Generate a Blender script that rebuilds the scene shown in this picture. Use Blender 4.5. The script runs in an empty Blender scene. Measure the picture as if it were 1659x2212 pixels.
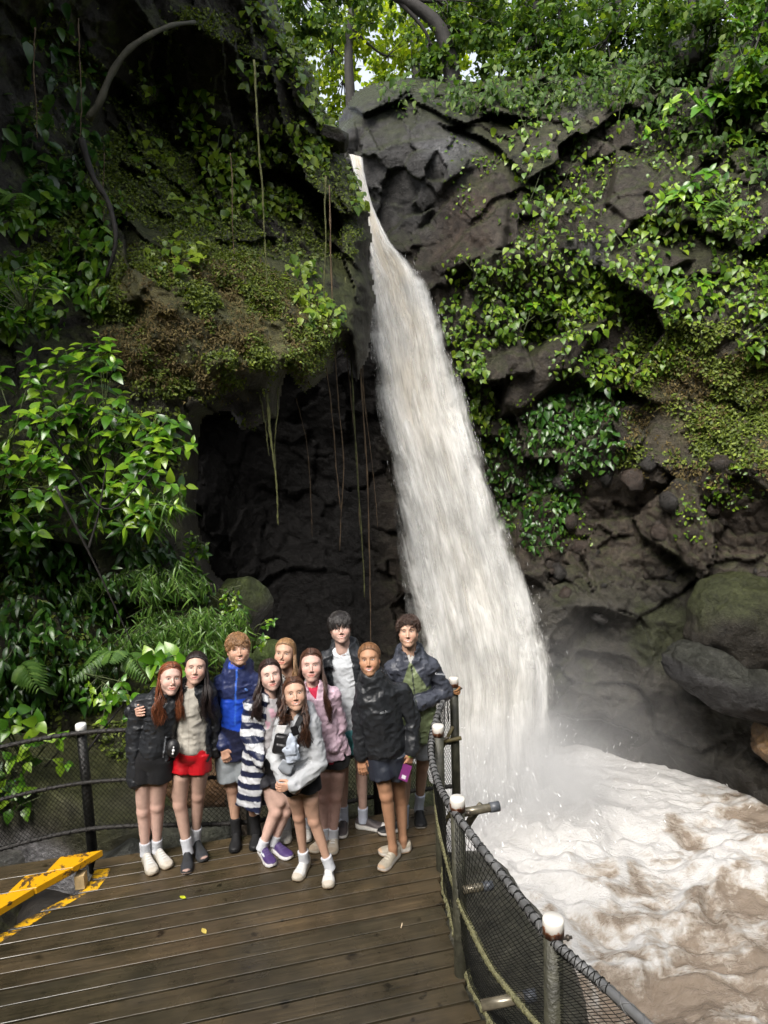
import bpy, math, random
import numpy as np
from mathutils import Matrix, Vector

# ------------------------------------------------------------------ camera, sky, sun, exposure
scene = bpy.context.scene
COL = scene.collection
CAM_Z, PITCH, ROLL, LENS = 3.25, math.radians(7.0), math.radians(2.0), 24.0
C0 = np.array([0.0, 0.0, CAM_Z])
_r = np.array([1, 0, 0.0]); _u = np.array([0, math.sin(PITCH), math.cos(PITCH)])
FW = np.array([0, math.cos(PITCH), -math.sin(PITCH)])
RT = _r*math.cos(ROLL) - _u*math.sin(ROLL)
UP = _u*math.cos(ROLL) + _r*math.sin(ROLL)
cam_data = bpy.data.cameras.new('camera')
cam = bpy.data.objects.new('camera', cam_data); COL.objects.link(cam)
cam_data.sensor_fit = 'VERTICAL'; cam_data.sensor_height = 36.0; cam_data.lens = LENS
cam_data.clip_end = 500.0; cam_data.clip_start = 0.05
M = Matrix.Identity(4)
for i in range(3):
    M[i][0] = RT[i]; M[i][1] = UP[i]; M[i][2] = -FW[i]; M[i][3] = C0[i]
cam.matrix_world = M
scene.camera = cam

SUN_EL, SUN_AZ = math.radians(50), math.radians(205)      # azimuth measured from +Y clockwise: behind the camera, a little left
world = bpy.data.worlds.new('World'); scene.world = world; world.use_nodes = True
wn = world.node_tree.nodes; wl = world.node_tree.links
bg = wn['Background']; sky = wn.new('ShaderNodeTexSky'); sky.sky_type = 'NISHITA'; sky.sun_disc = False
sky.sun_elevation = SUN_EL; sky.sun_rotation = SUN_AZ; sky.air_density = 1.0; sky.dust_density = 4.0; sky.ozone_density = 0.6
hsv = wn.new('ShaderNodeHueSaturation'); hsv.inputs['Saturation'].default_value = 0.35       # thin overcast
wl.new(sky.outputs[0], hsv.inputs['Color']); wl.new(hsv.outputs[0], bg.inputs[0]); bg.inputs[1].default_value = 0.12
sun_d = bpy.data.lights.new('sun', 'SUN'); sun_d.energy = 1.4; sun_d.angle = math.radians(28); sun_d.color = (1.0, 0.95, 0.87)
sun = bpy.data.objects.new('sun', sun_d); COL.objects.link(sun)
sdir = Vector((math.sin(SUN_AZ)*math.cos(SUN_EL), math.cos(SUN_AZ)*math.cos(SUN_EL), math.sin(SUN_EL)))
sun.rotation_euler = (-sdir).to_track_quat('-Z', 'Y').to_euler(); sun.location = (0, -10, 30)
vs = scene.view_settings; vs.view_transform = 'Standard'; vs.look = 'None'; vs.gamma = 1.0; vs.use_curve_mapping = False
vs.exposure = 1.7
scene.cycles.max_bounces = 8; scene.cycles.transparent_max_bounces = 24; scene.cycles.volume_bounces = 1
scene.cycles.use_denoising = True
scene.cycles.caustics_reflective = False; scene.cycles.caustics_refractive = False

# ------------------------------------------------------------------ helpers: where a point of the place lies (u, v in a 1659 x 2212 measuring grid)
FP = 2212*LENS/36.0
rng = np.random.default_rng(7)
random.seed(7)
def rays(u, v):
    u = np.asarray(u, float); v = np.asarray(v, float)
    return FW + RT*((u-829.5)/FP)[..., None] + UP*((1106-v)/FP)[..., None]
def P(u, v, Y):                                  # point at world distance Y
    d = rays(u, v); return C0 + d*(np.asarray(Y, float)/d[..., 1])[..., None]
def G(u, v, z=0.0):                              # point on the level plane z
    d = rays(u, v); return C0 + d*((z-CAM_Z)/d[..., 2])[..., None]
def proj(p):
    q = np.asarray(p, float)-C0; w = q@FW
    return 829.5+FP*(q@RT)/w, 1106-FP*(q@UP)/w
def unit(a): 
    a = np.asarray(a, float); return a/(np.linalg.norm(a, axis=-1, keepdims=True)+1e-12)

# noise
def _h(ix, iy, iz, seed):
    h = (ix.astype(np.int64)*374761393 + iy.astype(np.int64)*668265263 + iz.astype(np.int64)*1274126177 + seed*974711) & 0xffffffff
    h = ((h ^ (h >> 13))*1103515245) & 0xffffffff
    h = ((h ^ (h >> 16))*2246822519) & 0xffffffff
    return ((h ^ (h >> 15)) & 0xffffff)/float(0xffffff)
def vnoise(p, seed=0):
    p = np.asarray(p, float); i = np.floor(p).astype(np.int64); f = p-i; f = f*f*f*(f*(f*6-15)+10); r = 0
    for dx in (0, 1):
        wx = f[:, 0] if dx else 1-f[:, 0]
        for dy in (0, 1):
            wy = f[:, 1] if dy else 1-f[:, 1]
            for dz in (0, 1):
                wz = f[:, 2] if dz else 1-f[:, 2]
                r = r + wx*wy*wz*_h(i[:, 0]+dx, i[:, 1]+dy, i[:, 2]+dz, seed)
    return r*2-1
def fbm(p, oct=4, seed=0, gain=0.5, ridge=False):
    a, s, t = 1.0, 0.0, 0.0; q = np.asarray(p, float)
    for o in range(oct):
        n = vnoise(q, seed+o*17)
        if ridge: n = 1-2*np.abs(n)
        s = s+a*n; t += a; a *= gain; q = q*2.03+3.7
    return s/t
def worley(p, seed=0):
    p = np.asarray(p, float); i = np.floor(p).astype(np.int64); N = len(p)
    F1 = np.full(N, 9.0); F2 = np.full(N, 9.0); cid = np.zeros((N, 3), np.int64); cp = np.zeros((N, 3))
    for dx in (-1, 0, 1):
        for dy in (-1, 0, 1):
            for dz in (-1, 0, 1):
                c = i+np.array([dx, dy, dz])
                q = c+np.stack([_h(c[:, 0], c[:, 1], c[:, 2], seed+k) for k in (1, 2, 3)], 1)
                d = ((q-p)**2).sum(1)
                m = d < F1
                F2 = np.where(m, F1, np.minimum(F2, d)); F1 = np.where(m, d, F1)
                cid[m] = c[m]; cp[m] = q[m]
    return np.sqrt(F1), np.sqrt(F2), cid, cp
def facets(p, seed=0, tilt=0.8):                 # blocky broken-rock relief: every cell its own tilted face
    F1, F2, c, q = worley(p, seed)
    g = np.stack([_h(c[:, 0], c[:, 1], c[:, 2], seed+k) for k in (11, 12, 13)], 1)*2-1
    return (_h(c[:, 0], c[:, 1], c[:, 2], seed+14)*2-1)*0.6+((p-q)*g).sum(1)*tilt, F2-F1
def sstep(a, b, x):
    t = np.clip((x-a)/(b-a), 0, 1); return t*t*(3-2*t)
def rbf(ctrl):                                   # smooth surface through (u, v, value)
    c = np.array(ctrl, float); X = c[:, :2]/500.0; n = len(c)
    K = np.linalg.norm(X[:, None]-X[None], axis=2)
    A = np.zeros((n+3, n+3)); A[:n, :n] = K+np.eye(n)*0.02; A[:n, n] = 1; A[n, :n] = 1; A[:n, n+1:] = X; A[n+1:, :n] = X.T
    w = np.linalg.solve(A, np.concatenate([c[:, 2], np.zeros(3)]))
    def f(u, v):
        Q = np.stack([np.ravel(u), np.ravel(v)], 1)/500.0; o = np.zeros(len(Q))
        for k in range(0, len(Q), 40000):
            q = Q[k:k+40000]
            o[k:k+40000] = np.linalg.norm(q[:, None]-X[None], axis=2)@w[:n]+w[n]+q@w[n+1:]
        return o.reshape(np.shape(u))
    return f
def poly_sd(poly, u, v):                         # signed distance to a polygon, > 0 inside
    poly = np.array(poly, float); u = np.ravel(u); v = np.ravel(v)
    d = np.full(u.shape, 1e9); ins = np.zeros(u.shape, bool); n = len(poly)
    for k in range(n):
        a = poly[k]; b = poly[(k+1) % n]; e = b-a
        t = np.clip(((u-a[0])*e[0]+(v-a[1])*e[1])/(e@e), 0, 1)
        d = np.minimum(d, (u-a[0]-t*e[0])**2+(v-a[1]-t*e[1])**2)
        c = (a[1] > v) != (b[1] > v)
        ins ^= c & (u < (b[0]-a[0])*(v-a[1])/(b[1]-a[1]+1e-12)+a[0])
    return np.sqrt(d)*np.where(ins, 1, -1)

# mesh building
def mesh_from(name, V, F, mat=None, col=None, smooth=True, uv=None, mats=None, midx=None):
    me = bpy.data.meshes.new(name); V = np.asarray(V, np.float32)
    if isinstance(F, np.ndarray): F = [F]
    F = [np.asarray(f, np.int32) for f in F if len(f)]
    me.vertices.add(len(V)); me.vertices.foreach_set('co', V.ravel())
    li = np.concatenate([f.ravel() for f in F]); tot = np.concatenate([np.full(len(f), f.shape[1], np.int32) for f in F])
    st = np.concatenate([[0], np.cumsum(tot)[:-1]]).astype(np.int32)
    me.loops.add(len(li)); me.loops.foreach_set('vertex_index', li)
    me.polygons.add(len(tot)); me.polygons.foreach_set('loop_start', st); me.polygons.foreach_set('loop_total', tot)
    me.polygons.foreach_set('use_smooth', np.full(len(tot), smooth, bool))
    if midx is not None: me.polygons.foreach_set('material_index', np.asarray(midx, np.int32))
    me.update(calc_edges=True)
    if col is not None:
        at = me.color_attributes.new('Col', 'FLOAT_COLOR', 'POINT'); c = np.ones((len(V), 4), np.float32); col = np.asarray(col); c[:, :col.shape[1]] = col
        at.data.foreach_set('color', c.ravel())
    if uv is not None:
        at = me.attributes.new('flow', 'FLOAT_VECTOR', 'POINT'); c = np.zeros((len(V), 3), np.float32); c[:, :uv.shape[1]] = uv
        at.data.foreach_set('vector', c.ravel())
    for m in (mats or ([mat] if mat else [])): me.materials.append(m)
    return me
def link(name, me, parent=None):
    o = bpy.data.objects.new(name, me); COL.objects.link(o)
    if parent is not None: o.parent = parent
    return o
def tag(o, label=None, cat=None, group=None, kind=None):
    if label: o['label'] = label
    if cat: o['category'] = cat
    if group: o['group'] = group
    if kind: o['kind'] = kind
    return o
def thing(name, label, cat, loc=(0, 0, 0), group=None):
    o = bpy.data.objects.new(name, None); COL.objects.link(o); o.location = [float(x) for x in loc]; o.empty_display_size = 0.1
    return tag(o, label, cat, group)
def part(name, me, root):                        # mesh in world coordinates put under an Empty that stands at its base
    o = link(name, me, root)
    if root is not None: o.matrix_parent_inverse = Matrix.Translation(-Vector(root.location))
    return o

class MB:                                        # collects vertices and faces of one mesh
    def __init__(s): s.V = []; s.Q = []; s.T = []; s.n = 0; s.C = []
    def add(s, V, Q=None, T=None, col=None):
        V = np.asarray(V, float)
        if Q is not None and len(Q): s.Q.append(np.asarray(Q)+s.n)
        if T is not None and len(T): s.T.append(np.asarray(T)+s.n)
        s.V.append(V); s.n += len(V)
        s.C.append(np.tile(np.asarray(col if col is not None else (1, 1, 1), float), (len(V), 1)) if col is None or np.ndim(col) == 1 else np.asarray(col))
        return s
    def tube(s, pts, r, k=8, caps=True, col=None):
        pts = np.asarray(pts, float); n = len(pts); r = np.broadcast_to(np.asarray(r, float), (n,))
        t = unit(np.gradient(pts, axis=0)); a = np.array([0, 0, 1.0]) if abs(t[0, 2]) < 0.9 else np.array([1.0, 0, 0])
        x = unit(np.cross(t[0], a)); ang = np.arange(k)/k*2*np.pi; rings = []
        for i in range(n):
            x = unit(x-t[i]*(x@t[i])); y = np.cross(t[i], x)
            rings.append(pts[i]+r[i]*(np.cos(ang)[:, None]*x+np.sin(ang)[:, None]*y))
        V = np.concatenate(rings); Q = []
        j = np.arange(k); j2 = (j+1) % k
        for i in range(n-1): Q.append(np.stack([i*k+j, i*k+j2, (i+1)*k+j2, (i+1)*k+j], 1))
        Q = np.concatenate(Q); T = []
        if caps:
            m = len(V); V = np.concatenate([V, pts[:1], pts[-1:]])
            T = np.concatenate([np.stack([j2, j, np.full(k, m)], 1), np.stack([(n-1)*k+j, (n-1)*k+j2, np.full(k, m+1)], 1)])
        return s.add(V, Q, T, col)
    def box(s, c, ax, col=None):                 # ax: three half-axis vectors
        c = np.asarray(c, float); X, Y, Z = [np.asarray(a, float) for a in ax]
        V = [c+i*X+j*Y+k*Z for k in (-1, 1) for j in (-1, 1) for i in (-1, 1)]
        Q = [(0, 2, 3, 1), (4, 5, 7, 6), (0, 1, 5, 4), (2, 6, 7, 3), (0, 4, 6, 2), (1, 3, 7, 5)]
        return s.add(V, Q, None, col)
    def mesh(s, name, mat, smooth=True, usecol=False, **kw):
        V = np.concatenate(s.V); F = []
        if s.Q: F.append(np.concatenate(s.Q))
        if s.T: F.append(np.concatenate(s.T))
        return mesh_from(name, V, F, mat, np.concatenate(s.C) if usecol else None, smooth, **kw)

# materials
def nmat(name):
    m = bpy.data.materials.new(name); m.use_nodes = True; nt = m.node_tree
    return m, nt, nt.nodes['Principled BSDF'], nt.nodes['Material Output']
def N(nt, t, **kw):
    n = nt.nodes.new('ShaderNode'+t)
    for k, v in kw.items(): setattr(n, k, v)
    return n
def setin(n, **kw):
    for k, v in kw.items(): n.inputs[k.replace('_', ' ')].default_value = v
def mixc(nt, fac, a, b, mode='MIX'):
    n = N(nt, 'Mix', data_type='RGBA', blend_type=mode)
    for i, x in ((0, fac), (6, a), (7, b)):
        if hasattr(x, 'type') and hasattr(x, 'is_output'): nt.links.new(x, n.inputs[i])
        elif i == 0: n.inputs[0].default_value = x
        else: n.inputs[i].default_value = (*x, 1)[:4]
    return n.outputs[2]
def ramp(nt, fac, stops):
    n = N(nt, 'ValToRGB'); nt.links.new(fac, n.inputs[0]); e = n.color_ramp.elements
    while len(e) < len(stops): e.new(0.5)
    for k, (p, c) in enumerate(stops): e[k].position = p; e[k].color = (*c, 1)[:4] if np.ndim(c) else (c, c, c, 1)
    return n.outputs[0]
def noise(nt, scale, detail=4, rough=0.55, vec=None, dist=0.0):
    n = N(nt, 'TexNoise'); setin(n, Scale=scale, Detail=detail, Roughness=rough, Distortion=dist)
    if vec is not None: nt.links.new(vec, n.inputs['Vector'])
    return n.outputs[0]
def bump(nt, h, bs, strength=0.5, dist=0.05, normal=None):
    b = N(nt, 'Bump'); setin(b, Strength=strength, Distance=dist); nt.links.new(h, b.inputs['Height'])
    if normal is not None: nt.links.new(normal, b.inputs['Normal'])
    if bs is not None: nt.links.new(b.outputs[0], bs.inputs['Normal'])
    return b.outputs[0]
def coords(nt, kind='Object', scale=None, rot=None):
    t = N(nt, 'TexCoord'); o = t.outputs[kind]
    if scale is not None or rot is not None:
        mp = N(nt, 'Mapping'); nt.links.new(o, mp.inputs[0])
        if scale is not None: mp.inputs['Scale'].default_value = scale
        if rot is not None: mp.inputs['Rotation'].default_value = rot
        o = mp.outputs[0]
    return o
def simple(name, c, rough=0.5, metal=0.0, var=0.15, scale=20, bstr=0.0, bscale=60, coat=0.0, spec=0.5):
    m, nt, bs, out = nmat(name); g = coords(nt)
    n = noise(nt, scale, vec=g); c = np.array(c)
    nt.links.new(ramp(nt, n, [(0.3, tuple(c*(1-var))), (0.7, tuple(np.minimum(c*(1+var), 1)))]), bs.inputs['Base Color'])
    setin(bs, Roughness=rough, Metallic=metal, Coat_Weight=coat, Specular_IOR_Level=spec)
    if bstr: bump(nt, noise(nt, bscale, 5, vec=g), bs, bstr, 0.02)
    return m
def vcol_mat(name, rough=0.5, bscale=0, bstr=0.3, bdist=0.02, var=0.2, vscale=15, spec=0.5, sss=0.0, coat=0.0):
    m, nt, bs, out = nmat(name); a = N(nt, 'Attribute', attribute_name='Col'); g = coords(nt)
    c = mixc(nt, 1.0, a.outputs[0], ramp(nt, noise(nt, vscale, 5, vec=g), [(0.25, 1-var), (0.75, 1+var)]), 'MULTIPLY')
    nt.links.new(c, bs.inputs['Base Color']); setin(bs, Roughness=rough, Specular_IOR_Level=spec, Coat_Weight=coat)
    if sss: setin(bs, Subsurface_Weight=sss, Subsurface_Scale=0.01); bs.inputs['Subsurface Radius'].default_value = (1, .35, .2)
    if bscale: bump(nt, noise(nt, bscale, 6, 0.6, vec=g), bs, bstr, bdist)
    return m
# ================================================================== the gorge: cliffs, pool, boulders
WATER_Z = -4.6
def rock_material(name, wet, moss_c=(0.055, 0.075, 0.012), bscale=7.0):
    m, nt, bs, out = nmat(name); g = coords(nt); a = N(nt, 'Attribute', attribute_name='Col')
    big = noise(nt, 1.3, 6, 0.6, g); fine = noise(nt, 14, 8, 0.7, g); mid = noise(nt, 4.5, 6, 0.65, g)
    c = mixc(nt, 1.0, a.outputs[0], ramp(nt, mid, [(0.25, 0.35), (0.5, 0.95), (0.8, 1.7)]), 'MULTIPLY')
    c = mixc(nt, 0.7, c, mixc(nt, 1.0, c, ramp(nt, fine, [(0.3, 0.30), (0.7, 1.75)]), 'MULTIPLY'))
    nt.links.new(c, bs.inputs['Base Color'])
    rg = N(nt, 'Math', operation='MULTIPLY'); nt.links.new(ramp(nt, big, [(0.3, wet), (0.7, wet+0.3)]), rg.inputs[0]); nt.links.new(a.outputs['Alpha'], rg.inputs[1]); nt.links.new(rg.outputs[0], bs.inputs['Roughness'])
    sp_ = N(nt, 'MapRange'); nt.links.new(a.outputs['Fac'], sp_.inputs[0]); sp_.inputs[1].default_value = 0.004; sp_.inputs[2].default_value = 0.05; sp_.inputs[3].default_value = 0.06; sp_.inputs[4].default_value = 0.5; nt.links.new(sp_.outputs[0], bs.inputs['Specular IOR Level'])
    h = N(nt, 'Math', operation='ADD'); nt.links.new(fine, h.inputs[0]); nt.links.new(noise(nt, 40, 6, 0.7, g), h.inputs[1])
    n1 = bump(nt, mid, None, 0.7, 0.2); bump(nt, h.outputs[0], bs, 0.7, 0.06, n1)
    return m
M_ROCK_L = rock_material('dark_basalt', 0.45); M_ROCK_R = rock_material('wet_cliff_rock', 0.34); M_BOULDER = rock_material('boulder_rock', 0.22)

class Sheet:                                     # a cliff face: control distances + broken relief, cut along its outline
    def __init__(s, name, u0, u1, v0, v1, step, ctrl, outline, relief, colour, mat, curl=2.2, curl_w=34, rough_edge=14):
        us = np.arange(u0, u1+step, step, dtype=float); vs = np.arange(v0, v1+step, step, dtype=float)
        s.us, s.vs, s.step = us, vs, step
        U, V = np.meshgrid(us, vs); Y = rbf(ctrl)(U, V)
        sd = poly_sd(outline, U, V).reshape(U.shape)
        base = P(U, V, Y).reshape(-1, 3)
        sd = sd+rough_edge*fbm(base*1.3, 4, 91).reshape(U.shape)
        dY, aux = relief(base, U.ravel(), V.ravel())
        Y = Y+dY.reshape(U.shape)
        Y = Y+curl*np.clip(1-sd/curl_w, 0, 1.2)**2
        X = P(U, V, Y); s.X = X; s.inside = sd > 0; s.sd = sd
        gx = np.gradient(X, axis=1); gy = np.gradient(X, axis=0); n = unit(np.cross(gx, gy)); n[n[..., 1] > 0] *= -1
        s.Nn = n
        colr = colour(X.reshape(-1, 3), U.ravel(), V.ravel(), n.reshape(-1, 3), aux)
        idx = np.arange(U.size).reshape(U.shape); ok = sd > -step
        f = np.stack([idx[:-1, :-1], idx[1:, :-1], idx[1:, 1:], idx[:-1, 1:]], -1)
        fk = ok[:-1, :-1] & ok[1:, :-1] & ok[1:, 1:] & ok[:-1, 1:]
        f = f[fk]; used = np.unique(f); mp = np.full(U.size, -1); mp[used] = np.arange(len(used))
        s.obj = link(name, mesh_from(name, X.reshape(-1, 3)[used], mp[f], mat, colr[used]))
        tag(s.obj, kind='structure')
    def at(s, u, v):                             # surface point, normal
        j = np.clip(np.round((np.asarray(u)-s.us[0])/s.step).astype(int), 0, len(s.us)-1)
        i = np.clip(np.round((np.asarray(v)-s.vs[0])/s.step).astype(int), 0, len(s.vs)-1)
        return s.X[i, j], s.Nn[i, j], s.inside[i, j]

def rotp(p, ax, ay):                             # turn coordinates so that the joints of the rock run diagonally
    ca, sa = math.cos(ay), math.sin(ay); x = p[:, 0]*ca-p[:, 2]*sa; z = p[:, 0]*sa+p[:, 2]*ca
    return np.stack([x, p[:, 1], z], 1)*np.asarray(ax)

# ---- left cliff with its bank and the mossy overhang
left_ctrl = [(-700, 1950, 3.6), (-700, 1200, 3.8), (-700, 500, 4.6), (-700, -300, 5.0), (-700, -800, 5.0), (0, -700, 6.8), (400, -700, 9.0), (700, -700, 11),  # out-of-view top leans inward, shaped to block sky light from the upper left
 (0, 2050, 5.1), (0, 1850, 5.9), (0, 1650, 6.4), (0, 1450, 6.7), (0, 1250, 7.0), (0, 1000, 7.4), (0, 750, 7.9), (0, 560, 8.6), (0, 250, 9.0), (0, -100, 8.6),
 (200, 1850, 5.9), (200, 1650, 6.6), (300, 1450, 7.4), (300, 1150, 8.2), (350, 950, 8.9), (430, 1000, 9.2), (430, 1200, 9.0), (480, 1300, 8.6), (560, 1400, 8.0), (620, 1500, 7.6), (650, 1700, 7.0), (750, 1900, 6.2), (400, 1900, 5.9),
 (220, 700, 9.2), (400, 700, 9.4), (550, 760, 9.8), (680, 740, 10.6), (740, 650, 11.6), (790, 600, 12.4), (300, 560, 9.6), (500, 540, 10.6), (650, 540, 11.6),
 (250, 350, 10.6), (450, 350, 11.6), (650, 420, 12.6), (700, 300, 13.6), (760, 380, 13.8), (200, 100, 10.6), (450, 100, 11.8), (600, 80, 13.2), (500, -200, 11.6), (650, -200, 13.0)]
left_outline = [(-720, -820), (600, -820), (575, -60), (600, 30), (640, 95), (668, 150), (690, 215), (728, 272), (752, 300), (742, 330), (765, 385), (790, 455), (802, 520), (792, 585), (802, 640), (796, 760),
 (772, 820), (735, 745), (715, 800), (660, 850), (620, 800), (600, 905), (520, 925), (495, 890), (445, 905), (432, 990), (420, 1080), (432, 1170), (452, 1235), (500, 1290), (540, 1340), (575, 1400), (610, 1470), (640, 1600), (800, 1700), (900, 2060), (-720, 2060)]
moss_blob = [(210, 640), (300, 545), (430, 540), (540, 545), (640, 600), (720, 690), (730, 760), (640, 830), (540, 820), (430, 850), (300, 830), (230, 760)]
def left_relief(p, u, v):
    w = p+0.35*np.stack([fbm(p*0.9, 3, 5), fbm(p*0.9, 3, 6), fbm(p*0.9, 3, 7)], 1)
    q = rotp(w, (0.85, 0.6, 0.42), math.radians(-38))
    f1, e1 = facets(q, 3, 1.1); f2, e2 = facets(rotp(w, (2.0, 1.5, 1.1), math.radians(-35)), 23, 0.9)
    up = sstep(640, 520, v)*sstep(140, 260, u+0.25*(v-300))
    mb = sstep(-60, 60, poly_sd(moss_blob, u, v))
    r = (0.95*f1+0.26*f2)*(0.25+0.75*up)
    lump = fbm(p*1.5, 4, 31, ridge=True)*0.5
    r = r*(1-0.8*mb)-mb*(0.45+0.9*lump*0.6)+(1-up)*(1-mb)*(0.35*fbm(p*1.1, 4, 41))
    return r+0.07*fbm(p*4.5, 4, 51), (up, mb, e1, e2)
def left_colour(X, u, v, n, aux):
    up, mb, e1, e2 = aux
    c = np.tile([0.034, 0.030, 0.025], (len(X), 1)); t = fbm(X*0.8, 4, 61)[:, None]
    c = c*(1+0.5*t)
    green = np.array([0.11, 0.105, 0.025]); brown = np.array([0.12, 0.085, 0.045])
    k = np.clip(mb*(0.95+0.8*fbm(X*2.2, 4, 62)), 0, 1)[:, None]
    c = c*(1-k)+k*(green*(0.75+0.5*t)+brown*np.clip(fbm(X*1.4, 3, 66), 0, 1)[:, None])
    up_facing = sstep(0.05, 0.55, n[:, 2]+0.25*fbm(X*3, 3, 63))
    k = (up_facing*0.8*(0.35+0.65*(1-mb)))[:, None]; c = c*(1-k)+k*np.array([0.05, 0.06, 0.014])
    low = sstep(860, 1150, v)*sstep(0.0, 0.5, fbm(X*1.2, 4, 64)+0.25)
    k = (low*0.6)[:, None]; c = c*(1-k)+k*np.array([0.045, 0.042, 0.016])
    return np.clip(c, 0.004, 1)
cliff_l = Sheet('cliff_left', -700, 920, -800, 2060, 4, left_ctrl, left_outline, left_relief, left_colour, M_ROCK_L, 1.7, 36, 18)

# ---- right cliff and the back wall of the cave behind the fall
right_ctrl = [(300, 700, 14.5), (300, 1200, 13.5), (300, 1700, 12.5), (450, 900, 18.2), (450, 1300, 17.6), (600, 1100, 19.4), (600, 800, 17.6), (800, 1000, 18.6), (700, 1450, 18.4), (850, 1550, 16.0), (700, 1900, 14.0),
 (830, 560, 17.4), (900, 700, 17.2), (1000, 900, 16.9), (1050, 1300, 16.2), (1100, 1600, 15.9), (1250, 1640, 15.7), (1450, 1690, 14.6), (1659, 1760, 13.3), (2000, 1880, 11.3), (2400, 2000, 9.5),
 (1250, 1900, 15.0), (1659, 2050, 12.6), (900, 2000, 15.0),
 (700, 300, 19.5), (740, 290, 18.0), (790, 400, 17.6), (760, 200, 19.0), (850, 175, 18.8), (1000, 165, 19.0), (930, 250, 17.6), (960, 330, 16.8), (1000, 420, 16.4), (930, 480, 17.0), (1020, 560, 16.0), (1180, 300, 17.0), (1200, 160, 18.6), (1450, 300, 16.0), (1659, 300, 15.0),
 (1659, 0, 16.8), (1400, 0, 18.8), (1200, 0, 20.0), (1000, 50, 21), (1200, 700, 16.0), (1450, 700, 15.0), (1659, 700, 14.0), (1300, 1000, 15.5), (1659, 1000, 13.5), (1450, 1300, 14.6), (1659, 1300, 13.2), (1250, 1300, 15.4),
 (2400, -200, 12), (2400, 700, 10.0), (2400, 1300, 9.2), (2000, 200, 13.8), (2000, 1000, 11.8), (1659, -300, 19), (1200, -300, 22)]
right_outline = [(300, 620), (640, 560), (690, 330), (722, 285), (742, 240), (768, 200), (805, 178), (850, 168), (930, 160), (1010, 178), (1080, 170), (1160, 150), (1250, 130), (1350, 120), (1450, 80), (1560, 60), (1659, 20), (1900, -60), (2420, -260), (2420, 2060), (300, 2060)]
ledge = [(1080, 905), (1140, 870), (1230, 800), (1300, 690), (1180, 730), (1100, 800), (1060, 860)]
def right_relief(p, u, v):
    w = p+0.4*np.stack([fbm(p*0.7, 3, 105), fbm(p*0.7, 3, 106), fbm(p*0.7, 3, 107)], 1)
    f1, e1 = facets(rotp(w, (0.55, 0.45, 0.62), math.radians(32)), 103, 1.2)
    f2, e2 = facets(rotp(w, (1.5, 1.2, 1.7), math.radians(25)), 123, 0.9)
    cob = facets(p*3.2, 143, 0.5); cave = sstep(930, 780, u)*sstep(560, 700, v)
    low = sstep(980, 1100, v+0.12*(1500-u)); scree = low*sstep(1380, 1250, v)*sstep(1130, 1200, u); smoothlow = sstep(1180, 1330, v)*sstep(1050, 1150, u)
    slab = sstep(0, 60, poly_sd([(870, 300), (1000, 250), (1090, 330), (1000, 370), (925, 390)], u, v))
    boulder_top = sstep(1080, 980, u)*sstep(560, 450, v)*sstep(700, 760, u)
    r = 0.8*f1*(1-0.75*smoothlow)*(1-0.8*cave)*(1-0.6*boulder_top)+0.22*f2*(1-0.7*smoothlow)*(1-0.5*cave)
    r += smoothlow*0.10*f1
    r -= scree*0.07*np.clip(0.5-cob[1]*-0.9, 0, 1)*(cob[1] > 0.12)
    mossy = sstep(700, 860, v)*sstep(1020, 900, v)*sstep(1350, 1450, u)
    r = r*(1-0.6*mossy)-0.25*sstep(0, 30, poly_sd(ledge, u, v))
    brn = poly_sd([(912, 560), (905, 500), (960, 400), (1060, 335), (1105, 420), (1090, 540), (1010, 575), (950, 600)], u, v); bk = sstep(-8, 10, brn)
    sl_ = ((u-905)*.62+(v-590)*.78)/200.0                                   # slabs stepping up to the right
    r = r*(1-.8*bk)-bk*(.25+.75*(np.floor(sl_*2.6+.25*fbm(p*1.2, 2, 154))/2.6)+.12*fbm(rotp(p, (3, 3, .5), -.7), 3, 155))
    for pg, amt in (([(1075, 905), (1140, 880), (1235, 800), (1310, 690), (1190, 730), (1100, 800)], .55), ([(1310, 440), (1330, 360), (1440, 330), (1490, 400), (1440, 470), (1360, 480)], .40), ([(1290, 560), (1400, 520), (1500, 560), (1420, 600), (1320, 600)], .5), ([(1480, 700), (1560, 660), (1600, 720), (1520, 760)], .4)): r = r*(1-.6*sstep(-6, 8, poly_sd(pg, u, v)))-amt*sstep(-6, 8, poly_sd(pg, u, v))
    r = r-smoothlow*(.55*fbm(p*np.array([.42, .4, .55])+3, 2, 156, ridge=True)+.22*fbm(rotp(p, (1.3, 1.2, .8), .6), 3, 157, ridge=True))
    return r+0.06*fbm(p*4.0, 4, 151)*(1-0.4*smoothlow), (cave, low, smoothlow, mossy, slab, boulder_top, scree)
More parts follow.
